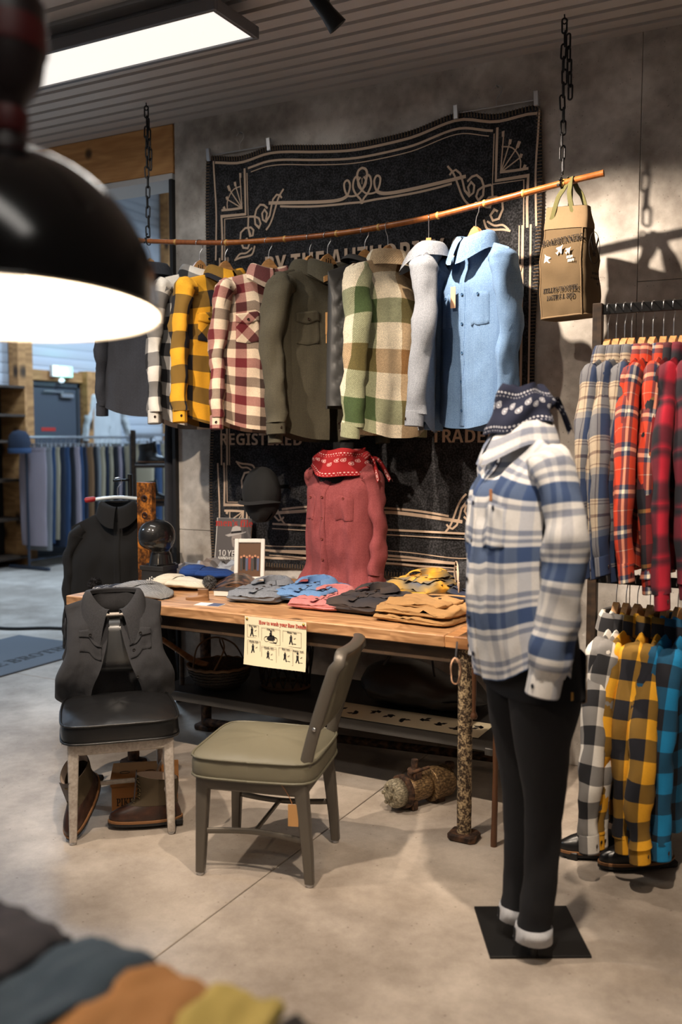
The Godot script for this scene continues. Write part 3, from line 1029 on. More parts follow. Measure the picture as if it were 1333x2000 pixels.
func _button() -> MB:
	var mb := MB.new()
	mb.lathe([Vector2(0, .0012), Vector2(.0035, .0010), Vector2(.0045, .0026), Vector2(.0062, .0026), Vector2(.0068, .0012), Vector2(.0060, -.001), Vector2(0, -.001)], 12)
	return mb

func _sleeve(t: Node3D, o: Dictionary, s: float, m: Material, mc: Material) -> void:
	var W: float = o.W
	var d: float = o.drop
	var sl: float = o.sleeve
	var arm: Array = o.arm_l if s < 0.0 else o.arm_r
	if arm.is_empty(): arm = o.arm
	if arm.is_empty():
		arm = [Vector3(W - .055, -d * .55 - .03, 0), Vector3(W - .01, -d - .035, 0), Vector3(W + .02, -d - .12, .0), Vector3(W + .038, -sl * .52, -.005), Vector3(W + .046, -sl * .78, .018), Vector3(W + .052, -sl, .03)]
	var path := []
	for p in arm: path.append(Vector3(p.x * s, p.y, p.z))
	path = catmull(path, int(30 * maxf(.7, o.detail)))
	for j in path.size():
		var f := float(j) / (path.size() - 1)
		path[j] += Vector3(-.012 * s, -.030, 0) * (1.0 - ss(0.0, .3, f)) - Vector3(s * o.armin, 0, 0) * ss(.08, .3, f)
	var k: float = o.srad
	var th: float = o.thick
	var ra := []
	var rb := []
	for j in path.size():
		var f := float(j) / (path.size() - 1)
		var r := lerpf(.088, .058, pow(f, .9)) * k
		r *= lerpf(.66, 1.0, ss(0.0, .24, f))
		ra.append(r)
		rb.append(r * lerpf(.72, th, ss(.1, .4, f)))
	var sd: float = o.seed + s * 3.0
	var disp := func(p: Vector3, a: float, f: float) -> float:
		var w := nz.get_noise_3d(p.x * 6.0 + sd, p.y * 4.5, p.z * 8.0) * .021 * k + (.3 - absf(nz.get_noise_3d(p.x * 5.0 + sd, p.y * 7.0 + a * .5, p.z * 5.0 + 9.0))) * .017 * k
		w += sin((f * 26.0 + sin(a * TAU + sd) * 1.6)) * .007 * exp(-pow((f - .55) / .16, 2.0))
		w += sin(f * 34.0 + sin(a * TAU) * 2.0 + sd) * .004 * ss(.72, .95, f)
		return w * ss(0.0, .15, f)
	var mb := MB.new()
	mb.tube(path, ra, rb, 22, Vector3(0, 0, 1), false, disp)
	var sv := obj("sleeve", mb, m, t)
	var e: Vector3 = path[path.size() - 1]
	var dn: Vector3 = (e - (path[path.size() - 3] as Vector3)).normalized()
	var c := .066
	mb = MB.new()
	var r1: float = ra[ra.size() - 1] * 1.0
	var r2: float = rb[rb.size() - 1] * 1.05
	var rim := .0025
	var a0 := e - dn * .012
	mb.tube([a0, a0 + dn * .004, a0 + dn * c * .5, a0 + dn * (c - .004), a0 + dn * c, a0 + dn * c, a0 + dn * (c * .3)], [r1 * .93, r1 * .97, r1 * .96, r1 * .96, r1 * .94, r1 * .90, r1 * .86], [r2 * .95, r2 * 1.0, r2, r2, r2 * .97, r2 * .91, r2 * .85], 16, Vector3(0, 0, 1), false)
	var cf := obj("cuff", mb, mc, sv)
	var b := inst("button", _button().mesh(), o.get("button_mat", M.horn), cf)
	b.transform = Transform3D(Basis(Vector3.RIGHT, PI / 2), a0 + dn * c * .5 + Vector3(s * r2 * .5, 0, r1 * .86))

func _collar(o: Dictionary) -> MB:
	var mb := MB.new()
	var pts := PackedVector3Array()
	var uvs := PackedVector2Array()
	var n := 31
	var cw: float = o.collar_w
	var gap: float = .03 + o.open * .4
	var rows := [0.0, .12, .26, .34, .42, .6, .8, 1.0]
	for r in rows:
		for i in n:
			var a := lerpf(-1.0, 1.0, float(i) / (n - 1))          # -1 .. 1 round the back
			var w = PI * .5 + a * (PI - gap) + PI
			var front := ss(.55, 1.0, absf(a))
			var rx: float = o.neck * .98
			var rz := .058
			var p := Vector3(cos(w) * rx, 0, -sin(w) * rz * -1.0)
			p = Vector3(-cos(w) * rx, 0, sin(w) * rz)
			var out := Vector3(p.x / rx, 0, p.z / rz).normalized()
			var base: float = -.012 - front * (o.nf * .72)
			var st = .036 * o.collar
			if r <= .34:
				p += out * (-.004 * r / .34) + Vector3(0, base + st * r / .34, 0)
			else:
				var f: float = (r - .34) / .66
				var fall: float = cw * (1.0 + .55 * front)
				var lift := sin(minf(f * 4.0, 1.0) * PI * .5)
				p += out * (.004 + .009 * lift + .028 * f + .012 * f * front) + Vector3(signf(p.x) * front * f * (.010 + o.open * .05), base + st + .004 * sin(minf(f * 3.0, 1.0) * PI) - fall * f * f * .85 - fall * f * .15, front * f * .02)
			if o.warp != null: p = o.warp.call(p, p.x / o.W, 0.0, 1.0)
			pts.append(p)
			uvs.append(Vector2(a * .2, r * (cw + .036)))
	mb.grid(pts, n, rows.size(), uvs)
	return mb

# wooden hanger with steel hook; hook bend at the origin, body below, wide along x
func hanger(label: String, at: Vector3, turn: float, group: String, w := .20, drop := .115, clip := false) -> Node3D:
	var t := thing("clothes_hanger", label, "hanger", at, turn, group)
	var key := "hanger_%d" % int(drop * 1000.0)
	if not M.has(key):
		var mb := MB.new()
		var up := []
		var lo := []
		for k in 21:
			var x := lerpf(-1.0, 1.0, k / 20.0)
			up.append(Vector2(x * w, -drop - .054 * pow(absf(x), 1.25) + .075 * exp(-x * x * 13.0)))
			lo.append(Vector2(x * w, -drop - .026 - .054 * pow(absf(x), 1.4) + .030 * exp(-x * x * 10.0)))
		lo.reverse()
		mb.prism(PackedVector2Array(up + lo), .022, Vector3.ZERO, Basis(), .004)
		M[key] = mb.mesh()
		mb = MB.new()
		var hk := []
		for k in 13:
			var a := deg_to_rad(lerpf(-30.0, 205.0, k / 12.0))
			hk.append(Vector3(0, 0, 0) + Vector3(cos(a) * .020, sin(a) * .020, 0))
		hk.reverse()
		hk.append_array([Vector3(.016, -.022, 0), Vector3(.004, -.042, 0), Vector3(.0, -.06, 0), Vector3(0, -drop + .07, 0)])
		mb.tube(hk, [.0018], [], 6, Vector3(0, 0, 1))
		M[key + "_hook"] = mb.mesh()
	inst("shoulder_bar", M[key], M.oak, t)
	var h := inst("hook", M[key + "_hook"], M.steel, t)
	h.rotation.y = PI / 2 * 0.0
	return t
const STROKES := [
	[0.012, [-0.88, 2.956, -0.875, 2.844, -0.867, 2.671, -0.874, 2.44]],
	[0.016, [-0.688, 2.895, -0.685, 2.782, -0.683, 2.661, -0.834, 2.665, -0.83, 2.549, -0.833, 2.437]],
	[0.007, [-0.673, 2.87, -0.67, 2.754, -0.667, 2.647, -0.814, 2.649, -0.816, 2.435]],
	[0.016, [-0.834, 2.697, -0.773, 2.695, -0.702, 2.696]],
	[0.008, [-0.705, 2.694, -0.712, 2.785, -0.719, 2.876]],
	[0.008, [-0.797, 2.697, -0.797, 2.736, -0.78, 2.773, -0.752, 2.799, -0.709, 2.807]],
	[0.008, [-0.705, 2.694, -0.796, 2.749]],
	[0.008, [-0.705, 2.694, -0.78, 2.793]],
	[0.008, [-0.705, 2.694, -0.745, 2.815]],
	[0.018, [-0.796, 2.748, -0.802, 2.764]],
	[0.02, [-0.781, 2.793, -0.792, 2.82]],
	[0.018, [-0.746, 2.813, -0.75, 2.834]],
	[0.018, [-0.813, 2.699, -0.82, 2.714]],
	[0.016, [-0.715, 2.85, -0.715, 2.874]],
	[0.022, [-0.537, 2.7, -0.444, 2.691, -0.295, 2.677, -0.178, 2.669, -0.114, 2.672, -0.082, 2.685]],
	[0.014, [-0.467, 2.676, -0.384, 2.665, -0.28, 2.655, -0.149, 2.649, -0.078, 2.648, 0.002, 2.644]],
	[0.012, [-0.082, 2.684, -0.057, 2.679, -0.026, 2.682, -0.001, 2.7, 0.019, 2.722, 0.023, 2.745, 0.009, 2.765]],
	[0.014, [-0.082, 2.684, -0.096, 2.711, -0.101, 2.742, -0.092, 2.757, -0.078, 2.757, -0.068, 2.738, -0.07, 2.714, -0.08, 2.688]],
	[0.014, [-0.001, 2.636, -0.008, 2.658, -0.033, 2.685, -0.05, 2.718, -0.047, 2.754, -0.033, 2.77, -0.019, 2.763]],
	[0.016, [0.002, 2.808, -0.019, 2.799, -0.028, 2.776, -0.022, 2.745, -0.008, 2.713, 0, 2.7]],
	[0.01, [-0, 2.76, 0, 2.73]],
	[0.013, [-0.444, 2.759, -0.474, 2.722, -0.494, 2.676, -0.513, 2.627, -0.533, 2.591, -0.556, 2.567]],
	[0.013, [-0.455, 2.716, -0.467, 2.73, -0.486, 2.736, -0.509, 2.716, -0.521, 2.679, -0.532, 2.636, -0.556, 2.609, -0.575, 2.621, -0.579, 2.653, -0.563, 2.671, -0.548, 2.65, -0.556, 2.619]],
	[0.014, [-0.544, 2.675, -0.567, 2.694, -0.59, 2.698, -0.614, 2.677, -0.626, 2.642, -0.622, 2.603, -0.599, 2.583, -0.589, 2.603, -0.599, 2.63, -0.622, 2.642, -0.661, 2.646]],
	[0.013, [-0.665, 2.647, -0.668, 2.592, -0.654, 2.545, -0.639, 2.547, -0.634, 2.575, -0.65, 2.59, -0.686, 2.59, -0.714, 2.57, -0.718, 2.531, -0.699, 2.49, -0.671, 2.485, -0.659, 2.51, -0.678, 2.534, -0.694, 2.523]],
	[0.013, [-0.627, 2.494, -0.643, 2.453, -0.679, 2.443, -0.719, 2.44, -0.755, 2.43]],
	[0.012, [-0.643, 2.485, -0.679, 2.462, -0.719, 2.46, -0.747, 2.436]],
]

# ---------------------------------------------------------------- blanket on the wall
const BX := -2.15
func blanket_top(x: float) -> float:
	var ks := [[-.925, 2.972], [-.905, 2.984], [-.72, 2.962], [-.527, 2.982], [-.25, 2.952], [0.0, 2.932], [.25, 2.945], [.494, 2.993], [.68, 2.955], [.867, 2.966], [.895, 2.93]]
	for k in ks.size() - 1:
		if x <= ks[k + 1][0]:
			var f: float = clampf((x - ks[k][0]) / (ks[k + 1][0] - ks[k][0]), 0.0, 1.0)
			var a: float = ks[maxi(k - 1, 0)][1]
			return _cr(a, ks[k][1], ks[k + 1][1], ks[mini(k + 2, ks.size() - 1)][1], f)
	return 2.93

func blanket_z(x: float, y: float) -> float:
	var up := ss(2.4, 2.98, y)
	return WZ + .016 + .006 * up * sin(x * 11.0) + .004 * nz.get_noise_2d(x * 1.5, y * 1.2) + .010 * ss(1.4, .8, y) * sin(x * 9.0 + 1.0) + .006

func blanket() -> void:
	var t := thing("wool_blanket", "large black wool blanket with cream lettering and scrollwork hung on the concrete wall", "blanket")
	var x0 := -.925
	var x1 := .885
	var y0 := .815
	var face := func(u: float, v: float, dz: float) -> Vector3:
		var x := lerpf(x0, x1, u)
		var y := lerpf(blanket_top(x), y0, v)
		x += .012 * sin(v * 9.0) * (absf(u - .5) * 2.0) * signf(u - .5)
		return Vector3(BX + x, y, blanket_z(x, y) + dz)
	var mb := MB.new()
	mb.fgrid(70, 60, func(u, v): return face.call(u, v, 0.0), 1.81, 2.15)
	mb.fgrid(30, 24, func(u, v): return face.call(u, v, -.006), 1.81, 2.15, false, true)
	for e in 4:
		mb.fgrid(60, 2, func(u, v):
			var a := Vector2(u, 0) if e == 0 else Vector2(1, u) if e == 1 else Vector2(1.0 - u, 1) if e == 2 else Vector2(0, 1.0 - u)
			return face.call(a.x, a.y, -.006 * (1.0 - v)))
	obj("cloth", mb, M.blanket, t)
	# whip-stitched edge
	mb = MB.new()
	for e in 4:
		var n := 120 if e % 2 == 0 else 140
		for k in n:
			var u := (k + .5) / n
			var a := Vector2(u, 0) if e == 0 else Vector2(1, u) if e == 1 else Vector2(1.0 - u, 1) if e == 2 else Vector2(0, 1.0 - u)
			var inw := Vector3(0, -1, 0) if e == 0 else Vector3(-1, 0, 0) if e == 1 else Vector3(0, 1, 0) if e == 2 else Vector3(1, 0, 0)
			var p: Vector3 = face.call(a.x, a.y, .0)
			mb.tube([p - Vector3(0, 0, .006), p - inw * .003 + Vector3(0, 0, .0), p + Vector3(0, 0, .003) + inw * .004, p + inw * .022 + Vector3(0, 0, .001)], [.0018], [], 4, Vector3(0, .3, .9), false)
	tag(obj("whip_stitch", mb, M.stitch, t), "", "", "", "stuff")
	# woven scrolls and frame lines, mirrored left to right and top to bottom
	mb = MB.new()
	for s in STROKES:
		for mir in [1.0, -1.0]:
			for flip in 2:
				var pl := []
				for k in range(0, s[1].size(), 2):
					pl.append(Vector2(s[1][k] * mir, s[1][k + 1] if flip == 0 else 3.80 - s[1][k + 1]))
				_ribbon(mb, pl, s[0] * .74)
	for q in [[.016, .034], [.014, .073], [.006, .097]]:
		for flip in 2:
			var pl := []
			var lim := .87 if q[1] < .05 else .667 if q[1] < .09 else .648
			for k in 41:
				var x := lerpf(-lim, lim, k / 40.0)
				var y: float = blanket_top(x) - q[1]
				pl.append(Vector2(x, y if flip == 0 else lerpf(3.80 - y, 3.80 - (2.965 - q[1]), .7)))
			_ribbon(mb, pl, q[0] * .78, false)
	for x in [[.849, .012], [.812, .016], [.796, .007]]:
		for sg in [-1.0, 1.0]:
			_ribbon(mb, [Vector2(x[0] * sg, 2.45), Vector2(x[0] * sg, 1.9), Vector2(x[0] * sg, 1.35)], x[1] * .74, false)
	for q in [[1.045, .010], [1.020, .005], [.900, .010], [.878, .005]]:
		_ribbon(mb, [Vector2(-.79, q[0]), Vector2(0, q[0]), Vector2(.79, q[0])], q[1], false)
	obj("woven_pattern", mb, M.cream_wool, t)
	var put := func(s: String, x: float, y: float, h: float, st := 1.0) -> void:
		letters(s, h, M.cream_wool, t, Transform3D(Basis(), Vector3(BX + x, y, blanket_z(x, y) + .006)), "lettering", "Droid Sans", 700, .002, 1, st)
	put.call("BY THE AUTHORITY OF", .02, 2.375, .105, .76)
	put.call("PIKE", -.40, 2.20, .165, .70)
	put.call("BROTHERS", .51, 2.20, .160, .56)
	put.call("REGISTERED", -.60, 1.488, .062, 1.05)
	put.call("TRADEMARK", .64, 1.505, .062, 1.05)
	# two clip hangers that hold it
	for k in 2:
		var cx: float = [-.716, .68][k]
		var c := thing("clip_hanger", ["steel clip hanger holding the upper left of the blanket", "steel clip hanger holding the upper right of the blanket"][k], "hanger", Vector3(BX + cx, 2.99, WZ + .02), 0.0, "clip hangers on the wall")
		mb = MB.new()
		var hw := .205
		mb.rod(Vector3(-hw, .0, 0), Vector3(hw, .0, 0), .003, 8)
		obj("bar", mb, M.steel, c)
		mb = MB.new()
		mb.tube(catmull([Vector3(0, .0, 0), Vector3(0, .035, 0), Vector3(.022, .06, 0), Vector3(.02, .085, 0), Vector3(-.004, .092, 0), Vector3(-.022, .075, 0)], 16), [.0022], [], 6)
		obj("hook", mb, M.steel, c)
		for s in [-1.0, 1.0]:
			mb = MB.new()
			mb.box(Vector3(s * (hw - .016), .0, .012), Vector3(.022, .062, .006), .002)
			mb.box(Vector3(s * (hw - .016), .0, .022), Vector3(.022, .062, .006), .002, Basis(Vector3.RIGHT, .15))
			mb.rod(Vector3(s * (hw - .016) - .012, .004, .017), Vector3(s * (hw - .016) + .012, .004, .017), .006, 8)
			obj("clip", mb, M.steel, c)
		mb = MB.new()
		mb.rod(Vector3(0, .09, -.03), Vector3(0, .09, .012), .003, 6)
		obj("wall_nail", mb, M.steel, c)

func _ribbon(mb: MB, pl: Array, w: float, smooth := true) -> void:
	var p := pl
	if smooth and pl.size() > 2:
		var turn := 0.0
		for k in range(1, pl.size() - 1): turn = maxf(turn, absf((pl[k] - pl[k - 1]).angle_to(pl[k + 1] - pl[k])))
		if turn < 1.35: p = catmull(pl, pl.size() * 4)
	var pts := PackedVector3Array()
	var uvs := PackedVector2Array()
	for k in p.size():
		var d: Vector2 = ((p[mini(k + 1, p.size() - 1)] as Vector2) - (p[maxi(k - 1, 0)] as Vector2)).normalized()
		var a: Vector2 = (p[mini(k + 1, p.size() - 1)] - p[k]) if k < p.size() - 1 else (p[k] - p[k - 1])
		var mit := 1.0 / maxf(.6, absf(d.dot(a.normalized())))
		var n := Vector2(-d.y, d.x) * w * .5 * mit
		for s in [1.0, -1.0]:
			var q: Vector2 = p[k] + n * s
			q.y = minf(q.y, blanket_top(q.x) - .004)
			pts.append(Vector3(BX + q.x, q.y, blanket_z(q.x, q.y) + .0022))
			uvs.append(q)
	mb.grid(pts, 2, p.size(), uvs, false, true)
	# lift the flat normals towards the room
	for k in range(mb.N.size() - pts.size(), mb.N.size()): mb.N[k] = Vector3(0, 0, 1)

# ---------------------------------------------------------------- rod and chains
const ROD := [Vector2(-3.371, 2.524), Vector2(-3.235, 2.508), Vector2(-3.038, 2.484), Vector2(-2.755, 2.455), Vector2(-2.487, 2.442), Vector2(-2.233, 2.436), Vector2(-1.979, 2.440), Vector2(-1.67, 2.460), Vector2(-1.464, 2.485), Vector2(-1.295, 2.506), Vector2(-1.083, 2.534), Vector2(-.913, 2.553)]
func rod_y(x: float) -> float:
	for k in ROD.size() - 1:
		if x <= ROD[k + 1].x: return lerpf(ROD[k].y, ROD[k + 1].y, (x - ROD[k].x) / (ROD[k + 1].x - ROD[k].x))
	return 2.55

func rod_and_chains() -> void:
	var t := thing("bamboo_rod", "long bent bamboo pole used as a clothes rail, hung on two chains", "rod")
	var path := []
	for p in ROD: path.append(Vector3(p.x, p.y, RZ))
	path = catmull(path, 70)
	var joints := [4, 12, 19, 27, 34, 39, 45, 52, 58, 63]
	var start := 0
	for j in joints + [69]:
		var seg := path.slice(start, j + 1)
		var ra := []
		for k in seg.size(): ra.append(.0118 + (.0012 if k == 0 or k == seg.size() - 1 else 0.0) + .0018 * start / 69.0)
		var mb := MB.new()
		mb.tube(seg, ra, [], 12)
		obj("culm_section", mb, M.bamboo[(j * 7) % 3], t)
		if j < 69:
			mb = MB.new()
			var d: Vector3 = ((path[j + 1] as Vector3) - (path[j] as Vector3)).normalized()
			var r = .0118 + .0018 * j / 69.0
			mb.tube([path[j] - d * .007, path[j] - d * .003, path[j] + d * .003, path[j] + d * .007], [r, r + .003, r + .003, r], [], 12)
			obj("node_ring", mb, M.bamboo_ring, t)
		start = j
	var lm := MB.new()
	var hl := .020
	var w := .0095
	var loop := []
	for k in 25:
		var a := TAU * k / 24.0
		loop.append(Vector3(cos(a) * w, sin(a) * w + (hl if sin(a) >= 0.0 else -hl), 0))
	loop[24] = loop[0]
	lm.tube(loop, [.0040], [], 6, Vector3(0, 0, 1), false)
	M.link = lm.mesh()
	var pitch := .0500
	for c in 2:
		var x: float = [-3.235, -1.083][c]
		var ch := thing("hanging_chain", ["steel link chain holding the left end of the bamboo rod", "steel link chain holding the bamboo rod above the canvas bag"][c], "chain", Vector3(x, CY, RZ), 0.0, "chains holding the rod")
		var top := 0.0
		var bot := rod_y(x) - CY + .010
		var mb := MB.new()
		mb.tube(catmull([Vector3(0, .03, 0), Vector3(0, -.012, 0), Vector3(.012, -.026, 0), Vector3(.0, -.038, 0), Vector3(-.012, -.026, 0)], 14), [.003], [], 6, Vector3(0, 0, 1))
		obj("ceiling_hook", mb, M.chain, ch)
		var y := -.045
		var k := 0
		while y > bot + .02:
			var l := inst("link", M.link, M.chain, ch)
			l.position = Vector3(.0035 * sin(k * 1.9), y, 0)
			l.rotation.y = .45 + (PI / 2 if k % 2 else 0.0)
			l.rotation.z = .05 * sin(k * 2.3)
			if k >= 1 and k < 6:                    # the spare end hangs doubled
				var l2 := inst("link", M.link, M.chain, ch)
				l2.position = Vector3(.017 + .003 * k, y - .018, .012)
				l2.rotation.y = 1.2 + (PI / 2 if k % 2 else 0.0)
			y -= pitch
			k += 1
		mb = MB.new()                               # loop round the rod
		var lp := []
		for q in 17: lp.append(Vector3(0, bot - .008 + sin(TAU * q / 16.0) * .022, cos(TAU * q / 16.0) * .020))
		mb.tube(lp, [.0032], [], 6, Vector3(1, 0, 0), false)
		for q in 3: mb.box(Vector3(.008 * (q - 1), bot - .02 + .02 * q, .022), Vector3(.012, .009, .008), .002, Basis(Vector3(1, 1, 0).normalized(), q * .8))
		obj("rod_loop", mb, M.chain, ch)

# ---------------------------------------------------------------- garments on the rod
func on_rod(x: float) -> Vector3:
	return Vector3(x, rod_y(x) + .0145 - .020 + .0, RZ)

func crown_mark(parent: Node3D, at: Vector3) -> void:
	var mb := MB.new()
	for k in 3: mb.lathe([Vector2(0, .0008), Vector2(.003, 0.0), Vector2(0, -.0008)], 8, at + Vector3((k - 1) * .011, .006 if k == 1 else .002, 0), Basis(Vector3.RIGHT, PI / 2))
	for k in 3: mb.box(at + Vector3((k - 1) * .011, -.008, 0), Vector3(.004, .014, .0012))
	obj("brand_mark", mb, M.ink, parent)

func hanging_garments() -> void:
	var dn := -.136
	var hs := func(label: String, x: float, turn: float, mark := false) -> Vector3:
		hanger(label, on_rod(x), turn, "wooden hangers on the bamboo rod", .19, .156)
		if mark: crown_mark(get_child(get_child_count() - 1), Vector3(0, -.112, .0118))
		return on_rod(x) + Vector3(0, dn, 0)
	var p: Vector3
	p = hs.call("wooden hanger in the black denim shirt at the left end of the rod", -3.226, -148.0)
	shirt("denim_shirt", "black denim shirt seen from behind at the left end of the rod", "shirt", p, -150.0, M.black_denim, {"L": .76, "W": .24, "sleeve": .70, "seed": 1.3, "pockets": 0, "buttons": 0, "placket": false, "D": .06}, "garments on the bamboo rod")
	p = hs.call("wooden hanger with printed mark in the black and white gingham shirt", -2.911, 58.0, true)
	shirt("gingham_shirt", "black and white gingham flannel shirt on the bamboo rod", "shirt", p, 60.0, M.bw_check, {"L": .79, "W": .235, "sleeve": .71, "seed": 2.2, "pockets": 2, "D": .06}, "garments on the bamboo rod")
	p = hs.call("wooden hanger in the yellow and black checked shirt", -2.756, 62.0)
	shirt("checked_shirt", "yellow and black buffalo checked shirt on the bamboo rod", "shirt", p, 64.0, M.yellow_check, {"L": .77, "W": .245, "sleeve": .69, "seed": 3.1, "pockets": 2, "flap": true, "bias": true, "D": .06}, "garments on the bamboo rod")
	p = hs.call("wooden hanger in the burgundy and cream checked overshirt", -2.502, 48.0)
	shirt("checked_overshirt", "burgundy, grey and cream checked wool overshirt with diagonal chest pocket", "overshirt", p, 50.0, M.burgundy_check, {"L": .78, "W": .245, "sleeve": .71, "seed": 4.4, "pockets": 2, "flap": true, "bias": true, "D": .065, "fold": .008, "collar_w": .07}, "garments on the bamboo rod")
	p = hs.call("wooden hanger in the rear one of the two dark olive overshirts", -2.275, 76.0, true)
	shirt("olive_overshirt", "dark olive wool overshirt, the one farther left and behind", "overshirt", p, 80.0, M.olive_wool, {"L": .79, "W": .25, "sleeve": .73, "seed": 5.2, "D": .06, "fold": .008, "pockets": 0, "buttons": 0}, "garments on the bamboo rod")
	p = hs.call("wooden hanger in the dark olive overshirt that has the paper swing tag", -2.179, 52.0, true)
	var ov := shirt("olive_overshirt", "dark olive wool overshirt with brown paper swing tag, open collar", "overshirt", p, 54.0, M.olive_wool, {"L": .82, "W": .25, "sleeve": .77, "seed": 6.0, "D": .065, "fold": .008, "open": .10, "pockets": 2, "flap": true, "buttons": 5, "collar_w": .07}, "garments on the bamboo rod")
	obj("neck_label", boxm(Vector3(.0, -.03, -.046), Vector3(.05, .035, .002)), M.paper_white, ov)
	swing_tag(ov, Vector3(-.012, -.10, .072), .13, 2)
	p = hs.call("wooden hanger in the quilted vest", -1.985, 40.0)
	shirt("quilted_vest", "dark grey quilted vest hanging between olive and green plaid overshirts", "vest", p, 62.0, M.vest_nylon, {"L": .67, "W": .20, "sleeves": false, "seed": 7.7, "D": .06, "bump": .012, "fold": .004, "hem": .0, "collar": .9, "collar_w": .02, "buttons": 0, "detail": 1.6}, "garments on the bamboo rod")
	p = hs.call("wooden hanger in the green and tan plaid overshirt", -1.868, -104.0)
	shirt("plaid_overshirt", "cream, green and tan plaid wool overshirt seen from behind", "overshirt", p, -105.0, M.green_plaid, {"L": .81, "W": .235, "sleeve": .75, "seed": 8.3, "D": .085, "fold": .010, "buttons": 0, "collar_w": .07,
		"arm_r": [Vector3(.185, -.06, 0), Vector3(.225, -.085, 0), Vector3(.255, -.19, -.01), Vector3(.262, -.40, -.03), Vector3(.255, -.60, .0), Vector3(.25, -.755, .02)]}, "garments on the bamboo rod")
	p = hs.call("wooden hanger in the grey chambray shirt seen edge on", -1.67, -70.0)
	shirt("chambray_shirt", "grey chambray shirt hanging edge on beside the light blue denim shirt", "shirt", p, -72.0, M.grey_chambray, {"L": .80, "W": .235, "sleeve": .72, "seed": 9.1, "D": .034, "fold": .006, "srad": .72}, "garments on the bamboo rod")
	p = hs.call("wooden hanger in the light blue denim shirt", -1.452, -24.0)
	var bs := shirt("blue_denim_shirt", "light blue denim shirt with white paper tag, facing the camera", "shirt", p, -26.0, M.blue_denim, {"L": .82, "W": .198, "sleeve": .76, "seed": 10.6, "D": .075, "fold": .012, "pockets": 2, "button_mat": M.blue_button, "srad": .92, "collar_w": .075}, "garments on the bamboo rod")
	obj("swing_tag", boxm(Vector3(-.03, -.25, .10), Vector3(.022, .09, .002), 0.0, Basis(Vector3.UP, .5)), M.leather_pale, bs)

func swing_tag(parent: Node3D, at: Vector3, drop: float, lines: int) -> void:
	var mb := MB.new()
	mb.tube([at, at + Vector3(.003, -drop * .5, .004), at + Vector3(0, -drop, .006)], [.0012], [], 5)
	var st := obj("tag_string", mb, M.leather_tan, parent)
	var c := at + Vector3(-.012, -drop - .045, .022)
	var face := Basis(Vector3.UP, -.75)
	obj("tag_card", boxm(c, Vector3(.058, .10, .0012), 0.0, face), M.kraft, st)
	obj("tag_card", boxm(c + Vector3(.002, -.065, -.002), Vector3(.056, .05, .0012), 0.0, face), M.kraft, st)
	mb = MB.new()
	for k in 6: mb.box(c + face * Vector3(0, .022 - .009 * k, .001), Vector3(.030 - .004 * (k % 3), .0022, .0006), 0.0, face)
	obj("tag_print", mb, M.horn, st)

